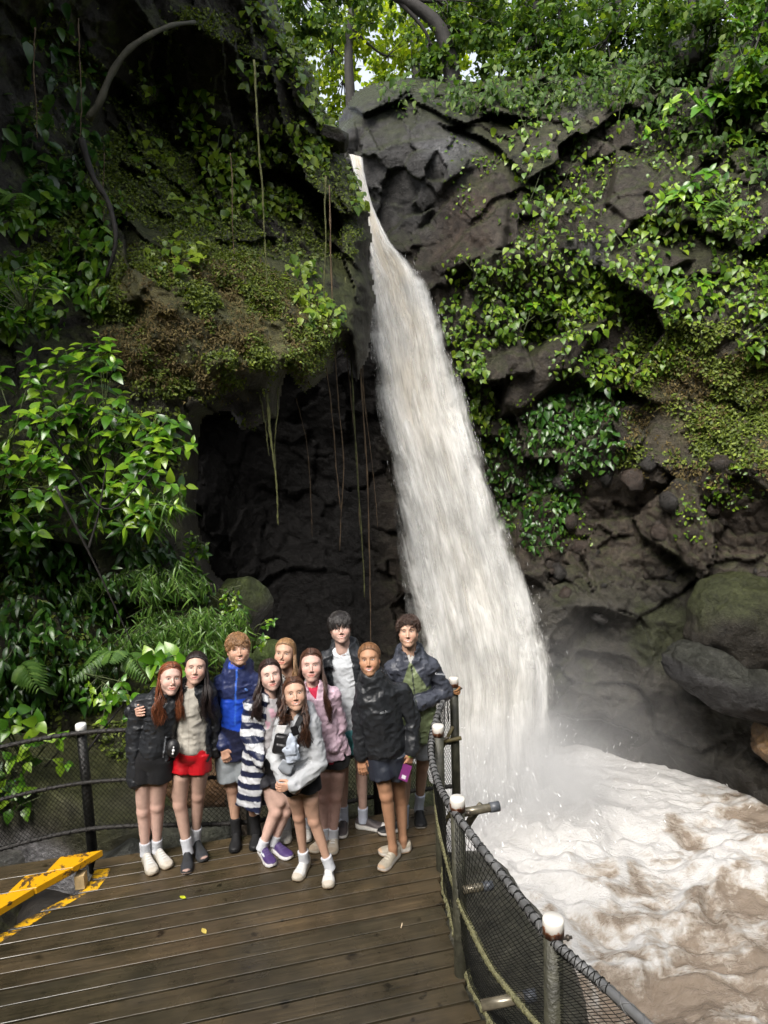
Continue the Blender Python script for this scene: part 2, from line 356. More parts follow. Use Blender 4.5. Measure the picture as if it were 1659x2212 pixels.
def right_colour(X, u, v, n, aux):
    cave, low, sl, mossy, slab, bt, scree = aux; t = fbm(X*0.7, 4, 161)[:, None]
    c = np.tile([0.056, 0.046, 0.035], (len(X), 1))*(1+0.5*t)
    k = (bt*0.8)[:, None]; c = c*(1-k)+k*np.array([0.045, 0.045, 0.045])*(1+0.35*t)
    k = slab[:, None]; c = c*(1-k)+k*np.array([0.13, 0.13, 0.135])
    grey = sstep(0.1, 0.4, fbm(X*0.45+9, 3, 165))*sstep(1180, 1300, u)*sstep(700, 550, v); k = grey[:, None]*0.8; c = c*(1-k)+k*np.array([0.11, 0.11, 0.115])
    brown = sstep(0, 60, poly_sd([(905, 590), (930, 400), (1060, 330), (1100, 420), (1090, 560), (960, 600)], u, v)); k = brown[:, None]*0.75; c = c*(1-k)+k*np.array([0.07, 0.046, 0.030])
    k = (cave*0.98)[:, None]; c = c*(1-k)+k*np.array([0.011, 0.0105, 0.0105])  # cave shade put into the colour: recess wall painted near black
    g = np.clip(mossy*(0.6+0.8*fbm(X*2.0, 4, 162)), 0, 1); k = g[:, None]; c = c*(1-k)+k*np.array([0.11, 0.095, 0.03])
    g = low*(1-sl)*(1-cave)*0.7; k = g[:, None]; c = c*(1-k)+k*np.array([0.062, 0.046, 0.033])
    g = sl; k = g[:, None]; c = c*(1-k)+k*np.array([0.048, 0.044, 0.036])*(1+0.4*t)
    g = sl*sstep(0.02, 0.4, fbm(X*0.7+4, 4, 163)+0.25*n[:, 2])*sstep(1620, 1500, v)*0.7; k = g[:, None]; c = c*(1-k)+k*np.array([0.040, 0.047, 0.018])
    up = sstep(0.25, 0.7, n[:, 2]+0.2*fbm(X*3, 3, 164))*(1-sl)*(1-cave)*(1-slab)*0.6; k = up[:, None]; c = c*(1-k)+k*np.array([0.04, 0.05, 0.015])
    wetm = np.clip(slab*.75+.55*sl*sstep(-.05, .35, fbm(X*1.1+7, 3, 167))+.5*bt*sstep(0, .4, fbm(X*.9, 3, 168))+.45*grey, 0, .8)
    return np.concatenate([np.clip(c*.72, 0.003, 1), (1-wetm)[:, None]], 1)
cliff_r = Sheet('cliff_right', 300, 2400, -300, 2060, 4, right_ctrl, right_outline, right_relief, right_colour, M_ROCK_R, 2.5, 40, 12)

# ---- pool
def pool_z(x, y):
    p = np.stack([x, y, np.zeros_like(x)], -1).reshape(-1, 3)
    w = p+0.9*np.stack([fbm(p*0.5, 3, 201), fbm(p*0.5, 3, 202), np.zeros(len(p))], 1)
    foot = np.exp(-(((p[:, 0]-2.4)/2.4)**2+((p[:, 1]-13.3)/1.9)**2))
    e = sstep(16.0, 11.0, p[:, 1])*0.7+0.3
    z = (0.30*fbm(w*np.array([0.7, 1.1, 1]), 3, 210)+0.16*fbm(w*np.array([1.9, 2.8, 1]), 3, 211, 0.45))*e+0.45*foot*(0.6+0.5*fbm(p*1.1, 3, 212))+0.03*fbm(p*6.0, 3, 213)
    foam = fbm(w*np.array([0.55, 0.9, 1]), 4, 220, 0.55, ridge=True); fo2 = fbm(w*np.array([1.8, 2.6, 1])+0.4*z[:, None], 5, 221, 0.6, ridge=True); big = fbm(w*0.28, 3, 222)
    dist = np.sqrt(((p[:, 0]-2.4)/3.4)**2+((p[:, 1]-13.2)/3.0)**2)
    bank = np.exp(-((p[:, 1]-(15.6-0.33*(p[:, 0]-4.0)))/1.1)**2)
    k = 0.55*foam+0.60*fo2+0.6*z+0.55*big+1.0*sstep(2.0, 0.5, dist)+0.5*bank-0.12-0.30*sstep(11.0, 7.5, p[:, 1])
    return z.reshape(x.shape), sstep(-0.1, 0.95, k).reshape(x.shape)
gx = np.linspace(-3, 15, 520); gy = np.linspace(2.5, 19, 470); X, Y = np.meshgrid(gx, gy)
z, foam = pool_z(X, Y)
idx = np.arange(X.size).reshape(X.shape); F = np.stack([idx[:-1, :-1], idx[:-1, 1:], idx[1:, 1:], idx[1:, :-1]], -1).reshape(-1, 4)
m, nt, bs, out = nmat('churning_water'); a = N(nt, 'Attribute', attribute_name='Col'); g = coords(nt, scale=(1, 1.5, 1))
f = N(nt, 'Math', operation='ADD'); nt.links.new(a.outputs[2] if False else a.outputs['Fac'], f.inputs[0])
n2 = N(nt, 'Math', operation='MULTIPLY_ADD'); nt.links.new(noise(nt, 1.7, 10, 0.68, g, 2.6), n2.inputs[0]); n2.inputs[1].default_value = 1.1; n2.inputs[2].default_value = -1.05
n3 = N(nt, 'Math', operation='MULTIPLY_ADD'); nt.links.new(noise(nt, 7.0, 9, 0.7, g, 1.8), n3.inputs[0]); n3.inputs[1].default_value = 1.0; nt.links.new(n2.outputs[0], n3.inputs[2]); nt.links.new(n3.outputs[0], f.inputs[1])
nt.links.new(ramp(nt, f.outputs[0], [(0.15, (0.19, 0.15, 0.115)), (0.38, (0.26, 0.22, 0.18)), (0.60, (0.36, 0.33, 0.295)), (0.88, (0.47, 0.46, 0.45))]), bs.inputs['Base Color'])
nt.links.new(ramp(nt, f.outputs[0], [(0.3, 0.25), (0.8, 0.8)]), bs.inputs['Roughness']); setin(bs, Specular_IOR_Level=0.4)
bump(nt, noise(nt, 7, 8, 0.7, g, 1.0), bs, 0.7, 0.10)
M_POOL = m
pool = link('water', mesh_from('water', np.stack([X, Y, WATER_Z+z], -1).reshape(-1, 3), F, M_POOL, np.repeat(foam.reshape(-1, 1), 3, 1)))
tag(pool, kind='structure')
# river bed / ground far below everything, so nothing floats over a void
gnd = MB().add([(-60, -40, -6.5), (60, -40, -6.5), (60, 90, -6.5), (-60, 90, -6.5)], [(0, 1, 2, 3)])
tag(link('ground', gnd.mesh('ground', simple('river_bed', (0.05, 0.045, 0.035), 0.8))), kind='structure')
# forest floor on top of the right cliff, behind its rim
top = MB(); gu = np.linspace(-14, 40, 60); gv = np.linspace(19.5, 60, 40); X, Y = np.meshgrid(gu, gv)
Z = 10.6+0.20*(Y-19.5)+0.7*fbm(np.stack([X, Y, 0*X], -1).reshape(-1, 3)*0.3, 3, 230).reshape(X.shape)+np.clip(X-3, 0, 20)*0.12
idx = np.arange(X.size).reshape(X.shape); F = np.stack([idx[:-1, :-1], idx[:-1, 1:], idx[1:, 1:], idx[1:, :-1]], -1).reshape(-1, 4)
tag(link('terrain', mesh_from('terrain', np.stack([X, Y, Z], -1).reshape(-1, 3), F, simple('forest_soil', (0.04, 0.035, 0.02), 0.9, var=0.4, scale=2, bstr=0.5, bscale=6))), kind='structure')

# ---- boulders
def ico(sub=4):
    import bmesh
    bm = bmesh.new(); bmesh.ops.create_icosphere(bm, subdivisions=sub, radius=1.0)
    V = np.array([v.co[:] for v in bm.verts]); F = np.array([[v.index for v in f.verts] for f in bm.faces]); bm.free(); return V, F
ICO4 = ico(5); ICO2 = ico(2); ICO3 = ico(3)
def boulder(label, c, r, seed, base=(0.06, 0.058, 0.05), moss=0.5, facet=0.25, rot=(0, 0, 0), mosscol=(0.055, 0.07, 0.02), group=None, bottom=None, name='boulder', sub=ICO4, cut=0, bz=0.1):
    V, F = sub; q = V*1.0
    f, e = facets(q*1.1+seed*3.1, seed, 0.9); d = 1+facet*0.5*f+0.16*fbm(q*1.6+seed, 4, seed+1)+0.05*fbm(q*5+seed, 4, seed+2)
    if cut:                                       # broken block: flat faces meeting at edges
        rr = np.random.default_rng(seed); pn_ = unit(np.concatenate([np.array([[1, 0, 0], [-1, 0, 0], [0, 1, 0], [0, -1, 0], [0, 0, 1], [0, 0, -1.0]])+.22*rr.normal(size=(6, 3)), rr.normal(size=(cut, 3))])); ph = np.concatenate([rr.uniform(.58, .78, 6), rr.uniform(.78, 1.05, cut)]); k_ = np.clip(q@pn_.T, 1e-3, None)/ph; d = 1/((k_**26).sum(1)**(1/26))
        d = np.clip(d, .3, 1.3)*(1+0.05*fbm(q*2.5+seed, 4, seed+1)+0.03*fbm(q*8+seed, 3, seed+2))
    R = np.array(Matrix.Rotation(rot[2], 3, 'Z') @ Matrix.Rotation(rot[1], 3, 'Y') @ Matrix.Rotation(rot[0], 3, 'X'))
    W = (V*d[:, None]*np.array(r))@R.T
    n = unit((V/np.array(r))@R.T); t = fbm(W*1.7+seed, 4, seed+3)
    col = np.array(base)*(1+0.5*t[:, None])
    k = (sstep(0.0, 0.6, n[:, 2]+0.5*t)*moss)[:, None]; col = col*(1-k)+k*np.array(mosscol)
    if bottom is not None:
        k = sstep(bz, bz-0.35, W[:, 2]/r[2]+0.35*t)[:, None]; col = col*(1-k)+k*np.array(bottom)
    o = link(name, mesh_from(name, W, F, M_BOULDER, np.clip(col, 0.004, 1))); o.location = [float(x) for x in c]
    return tag(o, label, 'boulder', group)
boulder('large mossy boulder with pale wet foot behind the left net fence', P(150, 1770, 6.1)+[0, 0.1, -0.1], (1.0, 0.75, 0.95), 11, (0.085, 0.075, 0.06), 0.95, 0.35, (0, 0.3, 0.2), bottom=(0.40, 0.39, 0.40), cut=10, bz=.25, mosscol=(0.075, 0.08, 0.028))
boulder('dark wet rock wedged between yellow step and deck edge', P(255, 1850, 5.45)+[0, 0.1, -0.25], (0.36, 0.3, 0.38), 12, (0.07, 0.07, 0.068), 0.15, 0.4, cut=14)
boulder('grey rock at the left picture edge under the fence', P(20, 1850, 5.7)+[0, 0, -0.1], (0.3, 0.25, 0.24), 13, (0.2, 0.19, 0.18), 0.2, 0.4, cut=14)
boulder('green moss covered boulder standing left of the cave mouth', P(505, 1330, 8.5), (0.45, 0.5, 0.6), 14, (0.035, 0.032, 0.022), 0.85, 0.4, (0, .5, 0), mosscol=(0.045, 0.06, 0.014), cut=12)
boulder('rounded mossy boulder right behind the blond boy', P(572, 1440, 7.9), (0.34, 0.4, 0.34), 15, (0.05, 0.05, 0.03), 1.0, 0.2, mosscol=(0.055, 0.08, 0.016))
boulder('mossy rock seen through the net between the legs', P(640, 1720, 6.6), (0.8, 0.6, 0.5), 16, (0.08, 0.06, 0.04), 0.6, 0.3)
boulder('rust brown rock behind the girl in red shorts', P(470, 1660, 6.7), (0.7, 0.4, 0.45), 17, (0.13, 0.07, 0.03), 0.3, 0.35)
boulder('jagged dark rock along the back edge of the deck', P(420, 1790, 6.1)+[0, 0, -0.1], (0.6, 0.35, 0.3), 18, (0.07, 0.066, 0.062), 0.3, 0.5, cut=16)
boulder('low mossy rock behind the fence near the corner post', P(830, 1700, 6.6)+[0, 0, -.2], (0.55, 0.5, 0.4), 19, (0.07, 0.06, 0.04), 0.7, 0.3)
boulder('huge dark sloping rock with mossy rim under the right net', P(1062, 2120, 3.75)+[-0.10, 0.35, -0.75], (0.72, 1.75, 0.85), 20, (0.06, 0.052, 0.046), 0.3, 0.1, (0.0, 0.1, 0.06), mosscol=(0.045, 0.055, 0.02))
boulder('big rounded moss rimmed boulder at the right picture edge', P(1610, 1350, 12.9), (1.15, 0.9, 1.0), 21, (0.024, 0.021, 0.017), 0.75, 0.12, (0, 0.2, 0), mosscol=(0.034, 0.04, 0.014))
boulder('long wet boulder shining below the rounded boulder', P(1600, 1480, 12.7), (1.6, 0.8, 0.6), 22, (0.028, 0.027, 0.027), 0.25, 0.12, (0, 0.42, 0), mosscol=(0.03, 0.036, 0.014))
boulder('ochre brown rock at the right edge above the pool', P(1720, 1590, 12.6), (0.75, 0.6, 0.6), 23, (0.11, 0.065, 0.03), 0.1, 0.3)
boulder('dark block with flat top at the waterfall lip', P(722, 300, 13.4), (0.32, 0.4, 0.2), 28, (0.03, 0.026, 0.022), 0.3, 0.5, (0, 0.25, 0), cut=12)
# stones of the conglomerate bank
stone_meshes = []
for k in range(6):
    V, F = ICO2; f, e = facets(V*1.2+k*5.3, 300+k, 0.9); d = 1+0.3*f+0.12*fbm(V*2+k, 3, 310+k)
    base = np.array([(0.045, 0.036, 0.029), (0.036, 0.033, 0.03), (0.055, 0.04, 0.031)][k % 3])
    stone_meshes.append(mesh_from('stone', V*d[:, None]*np.array([1, 0.8, 0.75]), F, M_BOULDER, np.tile(base, (len(V), 1))*(1+0.4*fbm(V*2, 3, 320+k)[:, None])))
r2 = np.random.default_rng(31)
for k in range(44):
    u = r2.uniform(1190, 1680); v = r2.uniform(990, 1290)
    if (u-1190)*0.12+v < 1020: continue
    p, n, ok = cliff_r.at(u, v); s = 0.06+0.2*r2.random()**3
    o = link('stone', stone_meshes[k % 6], cliff_r.obj); o.location = Vector(p-n*s*0.15); o.scale = (s, s, s); o.rotation_euler = r2.uniform(0, 6.28, 3)
for u, v, s in ((1370, 1030, 0.32), (1250, 1180, 0.24), (1235, 1130, 0.22), (1450, 1085, 0.26), (1560, 1010, 0.28), (1300, 1330, 0.2), (1185, 1215, 0.2)):
    p, n, ok = cliff_r.at(u, v); o = link('stone', stone_meshes[int(u) % 6], cliff_r.obj); o.location = Vector(p+n*s*0.3); o.scale = (s, s, s*0.9); o.rotation_euler = r2.uniform(0, 6.28, 3)

# unseen wooded slope added behind the viewpoint to shut out the low sky
gu = np.linspace(-30, 34, 90); gv = np.linspace(0, 1, 40); U_, V_ = np.meshgrid(gu, gv)
ang = (U_-2)/32*2.2; R_ = 15+9*V_; X = 2+R_*np.sin(ang); Y = 3-R_*np.cos(ang)*0.8; Z = -6+24*V_
q = np.stack([X, Y, Z], -1).reshape(-1, 3); q = q+unit(np.stack([X-2, Y-3, 0*Z], -1).reshape(-1, 3))*(1.6*fbm(q*.25, 4, 260))[:, None]
idx = np.arange(X.size).reshape(X.shape); F = np.stack([idx[:-1, :-1], idx[:-1, 1:], idx[1:, 1:], idx[1:, :-1]], -1).reshape(-1, 4)
tag(link('sky_block_slope', mesh_from('sky_block_slope', q, F, simple('sky_block_green', (0.035, 0.05, 0.018), 0.8, var=0.5, scale=1.5, bstr=0.8, bscale=4))), kind='structure')

# dark soil and rubble under the planks
gu = np.linspace(-5.5, 0.42, 70); gv = np.linspace(0.3, 6.4, 70); X, Y = np.meshgrid(gu, gv); q = np.stack([X, Y, 0*X], -1).reshape(-1, 3)
Z = -0.62+0.22*fbm(q*1.6, 4, 270).reshape(X.shape)+0.12*facets(q*2.5, 271, .8)[0].reshape(X.shape)-2.6*sstep(0.05, 0.42, X)
idx = np.arange(X.size).reshape(X.shape); F = np.stack([idx[:-1, :-1], idx[:-1, 1:], idx[1:, 1:], idx[1:, :-1]], -1).reshape(-1, 4)
tag(link('soil', mesh_from('soil', np.stack([X, Y, Z], -1).reshape(-1, 3), F, simple('wet_soil', (0.018, 0.015, 0.012), 0.7, var=0.5, scale=5, bstr=0.6, bscale=14))), kind='structure')
# ================================================================== waterfall, spray, mist
def crom(pts, n):                                # smooth curve through points
    p = np.asarray(pts, float); p = np.concatenate([2*p[:1]-p[1:2], p, 2*p[-1:]-p[-2:-1]]); m = len(p)-3
    t = np.linspace(0, m-1e-6, n); i = t.astype(int); f = (t-i)[:, None]
    a, b, c, d = p[i], p[i+1], p[i+2], p[i+3]
    return 0.5*((2*b)+(c-a)*f+(2*a-5*b+4*c-d)*f*f+(3*b-a-3*c+d)*f**3)
FALL_L = [(752, 332), (766, 380), (786, 450), (795, 520), (799, 600), (801, 700), (806, 800), (815, 900), (834, 1000), (853, 1100), (866, 1200), (878, 1300), (888, 1400), (898, 1500), (905, 1600), (912, 1720), (915, 1800)]
FALL_R = [(784, 340), (792, 385), (808, 450), (842, 520), (900, 580), (945, 670), (980, 780), (1010, 880), (1048, 1000), (1084, 1100), (1119, 1200), (1153, 1300), (1184, 1385), (1203, 1460), (1200, 1560), (1205, 1650), (1230, 1740)]
fall_depth = lambda v: np.interp(v, [330, 400, 500, 600, 800, 1100, 1400, 1800], [17.3, 16.8, 16.2, 15.8, 15.2, 14.6, 14.2, 13.9])
def fall_sheet(n_s, n_w, grow, push, seed, amp):
    l = crom([(u, v) for u, v in FALL_L], n_s); r = crom([(u, v) for u, v in FALL_R], n_s)
    w = np.linspace(-1, 1, n_w); k = (w+1)/2
    c = (l+r)/2; h = (r-l)/2
    uu = c[:, :1]+h[:, :1]*(w*grow)[None]; vv = c[:, 1:]+h[:, 1:]*(w*grow)[None]
    Y = fall_depth(vv)-push-0.55*(h[:, :1]/150.0)*np.sqrt(np.clip(1-w**2, 0, 1))[None]
    X = P(uu, vv, Y); s = np.concatenate([[0], np.cumsum(np.linalg.norm(np.diff(X[:, n_w//2], axis=0), axis=1))])
    width = np.linalg.norm(X[:, -1]-X[:, 0], axis=1)
    fl = np.stack([np.broadcast_to(w[None], uu.shape)*(width/2)[:, None], np.broadcast_to(s[:, None], uu.shape), np.broadcast_to(w[None], uu.shape)], -1)
    q = np.stack([fl[..., 0]*3.2, fl[..., 1]*0.55, np.full(uu.shape, seed*1.7)], -1).reshape(-1, 3)
    d = amp*fbm(q, 4, seed).reshape(uu.shape)+amp*0.8*fbm(q*np.array([0.4, 0.9, 1]), 3, seed+5).reshape(uu.shape)
    X = X.copy(); X[..., 1] -= d*np.clip(s/2.0, 0.15, 1)[:, None]
    idx = np.arange(uu.size).reshape(uu.shape); F = np.stack([idx[:-1, :-1], idx[1:, :-1], idx[1:, 1:], idx[:-1, 1:]], -1).reshape(-1, 4)
    return X.reshape(-1, 3), F, fl.reshape(-1, 3)
def fall_mat(name, thr, soft, edge, tan, sx=3.0, sy=0.35, maxa=1.0):
    m, nt, bs, out = nmat(name); nt.nodes.remove(bs)
    a = N(nt, 'Attribute', attribute_name='flow'); sp = N(nt, 'SeparateXYZ'); nt.links.new(a.outputs['Vector'], sp.inputs[0])
    def mapped(kx, ky, z): 
        mp = N(nt, 'Mapping'); nt.links.new(a.outputs['Vector'], mp.inputs[0]); mp.inputs['Scale'].default_value = (kx, ky, 0.0); mp.inputs['Location'].default_value = (z, z*0.7, z); return mp.outputs[0]
    st = noise(nt, 1.0, 7, 0.62, mapped(sx, sy, 0.0), 0.25); cl = noise(nt, 1.0, 4, 0.55, mapped(0.9, 0.42, 5.0), 0.5); fine = noise(nt, 1.0, 6, 0.7, mapped(sx*6, sy*2.2, 9.0))
    ww = N(nt, 'Math', operation='ABSOLUTE'); nt.links.new(sp.outputs[2], ww.inputs[0])
    torn = noise(nt, 1.0, 5, 0.6, mapped(1.6, 0.9, 13.0), 0.4); we = N(nt, 'Math', operation='MULTIPLY_ADD'); nt.links.new(torn, we.inputs[0]); we.inputs[1].default_value = 0.65; wb = N(nt, 'Math', operation='ADD'); nt.links.new(ww.outputs[0], wb.inputs[0]); wb.inputs[1].default_value = -0.33; nt.links.new(wb.outputs[0], we.inputs[2])
    e = N(nt, 'MapRange'); nt.links.new(we.outputs[0], e.inputs[0]); e.inputs[1].default_value = edge; e.inputs[2].default_value = 1.0; e.inputs[3].default_value = 0.0; e.inputs[4].default_value = 0.95
    def add(x, y, k=1.0):
        n = N(nt, 'Math', operation='MULTIPLY_ADD'); nt.links.new(y, n.inputs[0]); n.inputs[1].default_value = k; nt.links.new(x, n.inputs[2]) ; return n.outputs[0]
    s = add(add(st, cl, 0.6), fine, 0.45); s = add(s, e.outputs[0], -1.0)
    al = N(nt, 'MapRange'); nt.links.new(s, al.inputs[0]); al.inputs[1].default_value = thr; al.inputs[2].default_value = thr+soft; al.inputs[4].default_value = maxa
    tn = N(nt, 'MapRange'); nt.links.new(ww.outputs[0], tn.inputs[0]); tn.inputs[1].default_value = 0.75; tn.inputs[2].default_value = 0.3; tn.inputs[3].default_value = 0.0; tn.inputs[4].default_value = tan
    hh = N(nt, 'MapRange'); nt.links.new(sp.outputs[1], hh.inputs[0]); hh.inputs[1].default_value = 4.0; hh.inputs[2].default_value = 9.0; hh.inputs[3].default_value = 1.0; hh.inputs[4].default_value = 0.3
    t2 = N(nt, 'Math', operation='MULTIPLY'); nt.links.new(tn.outputs[0], t2.inputs[0]); nt.links.new(hh.outputs[0], t2.inputs[1])
    t3 = N(nt, 'Math', operation='MULTIPLY'); nt.links.new(t2.outputs[0], t3.inputs[0]); nt.links.new(ramp(nt, cl, [(0.32, 0.25), (0.52, 1.0)]), t3.inputs[1])
    white = mixc(nt, 1.0, ramp(nt, s, [(0.45, (0.52, 0.51, 0.48)), (0.80, (0.78, 0.775, 0.75)), (1.05, (0.92, 0.92, 0.90))]), ramp(nt, cl, [(0.3, 0.80), (0.55, 1.0)]), 'MULTIPLY')
    c = mixc(nt, t3.outputs[0], white, (0.60, 0.49, 0.32))
    df = N(nt, 'BsdfDiffuse'); tr = N(nt, 'BsdfTranslucent'); nt.links.new(c, df.inputs[0]); nt.links.new(c, tr.inputs[0])
    b = N(nt, 'Bump'); setin(b, Strength=0.6, Distance=0.25); nt.links.new(s, b.inputs['Height']); nt.links.new(b.outputs[0], df.inputs['Normal'])
    mx = N(nt, 'MixShader'); mx.inputs[0].default_value = 0.25; nt.links.new(df.outputs[0], mx.inputs[1]); nt.links.new(tr.outputs[0], mx.inputs[2])
    tp = N(nt, 'BsdfTransparent'); m2 = N(nt, 'MixShader'); nt.links.new(al.outputs[0], m2.inputs[0]); nt.links.new(tp.outputs[0], m2.inputs[1]); nt.links.new(mx.outputs[0], m2.inputs[2])
    nt.links.new(m2.outputs[0], out.inputs['Surface']); return m
wf = thing('waterfall', 'tall white and tan waterfall pouring from the rock notch', 'waterfall', P(1060, 1760, 13.9))
V, F, fl = fall_sheet(260, 70, 1.05, 0.0, 401, 0.16); part('water_core', mesh_from('water_core', V, F, fall_mat('fall_core', 0.20, 0.50, 0.60, 1.0), uv=fl), wf)
V, F, fl = fall_sheet(240, 80, 1.02, 0.28, 411, 0.30); part('water_veil', mesh_from('water_veil', V, F, fall_mat('fall_veil', 0.72, 0.55, 0.55, 0.5, 4.0, 0.5, 0.85), uv=fl), wf)
V, F, fl = fall_sheet(240, 80, 1.06, 0.5, 421, 0.45); part('water_veil', mesh_from('water_veil', V, F, fall_mat('fall_spray', 0.74, 0.5, 0.55, 0.2, 7.0, 0.8, 0.8), uv=fl), wf)
# flung drops along the edges and round the foot
r3 = np.random.default_rng(44); mb = MB()
l = crom(FALL_L, 400); r = crom(FALL_R, 400)
for k in range(300):
    i = int(400*(0.22+0.78*r3.random())); i = min(i, 399); side = r3.random()
    w = (0.95+0.11*r3.normal()) if side < 0.78 else -(0.97+0.05*r3.normal())
    c = (l[i]+r[i])/2; h = (r[i]-l[i])/2
    u = c[0]+h[0]*w; v = c[1]+h[1]*w+r3.normal()*8
    p = P(u, v, fall_depth(v)-0.3-0.5*r3.random()); L = 0.03+0.10*r3.random(); d = np.array([0.22*max(w, 0)+0.05*r3.normal(), -0.05, -1.0])*L; t = 0.001+0.0025*r3.random()
    mb.add([p, p+d*0.6+[t, 0, 0], p+d, p+d*0.6-[t, 0, 0], p+d*0.6+[0, -t, 0]], None, [(0, 1, 4), (0, 4, 3), (1, 2, 4), (4, 2, 3)])
foot = P(1060, 1740, 13.6)
for k in range(2600):
    a = r3.uniform(0, 6.28); q = abs(r3.normal()); p = np.array([foot[0]+1.5*np.cos(a)*q, foot[1]+0.9*np.sin(a)*q-0.3, WATER_Z+0.25+abs(r3.normal())*0.85*np.exp(-q*0.5)])
    t = 0.004+0.009*r3.random(); d = unit(np.array([np.cos(a), np.sin(a), r3.normal()*1.2]))*(0.03+0.08*r3.random())
    mb.add([p, p+d*0.6+[t, 0, 0], p+d, p+d*0.6-[t, 0, 0], p+d*0.6+[0, -t, 0]], None, [(0, 1, 4), (0, 4, 3), (1, 2, 4), (4, 2, 3)])
spray = part('spray', mb.mesh('spray', simple('spray_white', (0.82, 0.82, 0.82), 0.6, var=0.05)), wf); spray['kind'] = 'stuff'

# drifting mist round the foot of the fall
V, F = ICO3; MC = np.array([2.8, 13.2, -3.7]); MR = np.array([4.4, 2.5, 4.2])
m, nt, bs, out = nmat('mist_air'); nt.nodes.remove(bs); pv = N(nt, 'VolumePrincipled'); nt.links.new(pv.outputs[0], out.inputs['Volume'])
g = coords(nt, 'Object'); ln = N(nt, 'VectorMath', operation='LENGTH'); nt.links.new(g, ln.inputs[0])
mr = N(nt, 'MapRange'); nt.links.new(ln.outputs['Value'], mr.inputs[0]); mr.inputs[1].default_value = 0.98; mr.inputs[2].default_value = 0.1; mr.interpolation_type = 'SMOOTHERSTEP'
nz = ramp(nt, noise(nt, 2.2, 3, 0.5, g), [(0.3, 0.25), (0.7, 1.0)]); mu = N(nt, 'Math', operation='MULTIPLY'); nt.links.new(mr.outputs[0], mu.inputs[0]); nt.links.new(nz, mu.inputs[1])
m3 = N(nt, 'Math', operation='MULTIPLY'); nt.links.new(mu.outputs[0], m3.inputs[0]); m3.inputs[1].default_value = 0.22; nt.links.new(m3.outputs[0], pv.inputs['Density'])
pv.inputs['Color'].default_value = (0.97, 0.97, 0.98, 1); pv.inputs['Anisotropy'].default_value = 0.1
mist = link('mist', mesh_from('mist', V, F, m)); mist.location = MC; mist.scale = MR
tag(mist, kind='stuff')
# denser cloud of spray right where the water strikes the pool
m, nt, bs, out = nmat('spray_cloud'); nt.nodes.remove(bs); pv = N(nt, 'VolumePrincipled'); nt.links.new(pv.outputs[0], out.inputs['Volume'])
g = coords(nt, 'Object'); ln = N(nt, 'VectorMath', operation='LENGTH'); nt.links.new(g, ln.inputs[0])
mr = N(nt, 'MapRange'); nt.links.new(ln.outputs['Value'], mr.inputs[0]); mr.inputs[1].default_value = 0.98; mr.inputs[2].default_value = 0.2; mr.interpolation_type = 'SMOOTHERSTEP'
nz = ramp(nt, noise(nt, 3.0, 4, 0.6, g), [(0.35, 0.2), (0.65, 1.0)]); mu = N(nt, 'Math', operation='MULTIPLY'); nt.links.new(mr.outputs[0], mu.inputs[0]); nt.links.new(nz, mu.inputs[1])
m3 = N(nt, 'Math', operation='MULTIPLY'); nt.links.new(mu.outputs[0], m3.inputs[0]); m3.inputs[1].default_value = 2.1; nt.links.new(m3.outputs[0], pv.inputs['Density'])
pv.inputs['Color'].default_value = (0.98, 0.98, 0.98, 1); V, F = ICO3
sc_ = link('spray_mist', mesh_from('spray_mist', V, F, m)); sc_.location = (2.5, 12.9, -4.1); sc_.scale = (2.6, 1.6, 2.3); tag(sc_, kind='stuff')
scene.cycles.volume_step_rate = 4.0; scene.cycles.volume_preview_step_rate = 4.0; scene.cycles.volume_max_steps = 48
# ================================================================== wooden deck, step, posts, ropes and nets
TH = 0.222; DA = np.array([math.cos(TH), math.sin(TH), 0]); DN = np.array([-math.sin(TH), math.cos(TH), 0]); PITCH_B = 0.1335
def wood_mat(name, c0, c1, ang):
    m, nt, bs, out = nmat(name); g = coords(nt, 'Object', rot=(0, 0, -ang)); oi = N(nt, 'ObjectInfo')
    ad = N(nt, 'VectorMath', operation='ADD'); cb = N(nt, 'CombineXYZ'); nt.links.new(g, ad.inputs[0])
    sc = N(nt, 'Math', operation='MULTIPLY'); nt.links.new(oi.outputs['Random'], sc.inputs[0]); sc.inputs[1].default_value = 37.0
    nt.links.new(sc.outputs[0], cb.inputs[0]); nt.links.new(sc.outputs[0], cb.inputs[2]); nt.links.new(cb.outputs[0], ad.inputs[1])
    mp = N(nt, 'Mapping'); mp.inputs['Scale'].default_value = (1.3, 28, 28); nt.links.new(ad.outputs[0], mp.inputs[0])
    grain = noise(nt, 1.6, 8, 0.65, mp.outputs[0], 0.6); blot = noise(nt, 3.2, 5, 0.6, ad.outputs[0]); spots = noise(nt, 11, 2, 0.4, ad.outputs[0])
    c = ramp(nt, grain, [(0.3, c0), (0.7, c1)])
    c = mixc(nt, 1.0, c, ramp(nt, blot, [(0.3, (0.50, 0.52, 0.50)), (0.55, (1.0, 0.98, 0.95)), (0.75, (1.45, 1.35, 1.2))]), 'MULTIPLY')
    c = mixc(nt, 1.0, c, ramp(nt, spots, [(0.22, 0.25), (0.32, 1.0)]), 'MULTIPLY')
    c = mixc(nt, 1.0, c, ramp(nt, oi.outputs['Random'], [(0.0, (0.72, 0.76, 0.74)), (1.0, (1.25, 1.16, 1.05))]), 'MULTIPLY')
    nt.links.new(c, bs.inputs['Base Color']); wetn = noise(nt, 2.1, 4, 0.6, g)
    nt.links.new(ramp(nt, wetn, [(0.35, 0.16), (0.65, 0.42)]), bs.inputs['Roughness']); setin(bs, Specular_IOR_Level=0.45)
    bump(nt, grain, bs, 0.25, 0.006); return m
M_WOOD = wood_mat('wet_deck_wood', (0.034, 0.027, 0.018), (0.070, 0.055, 0.035), TH)
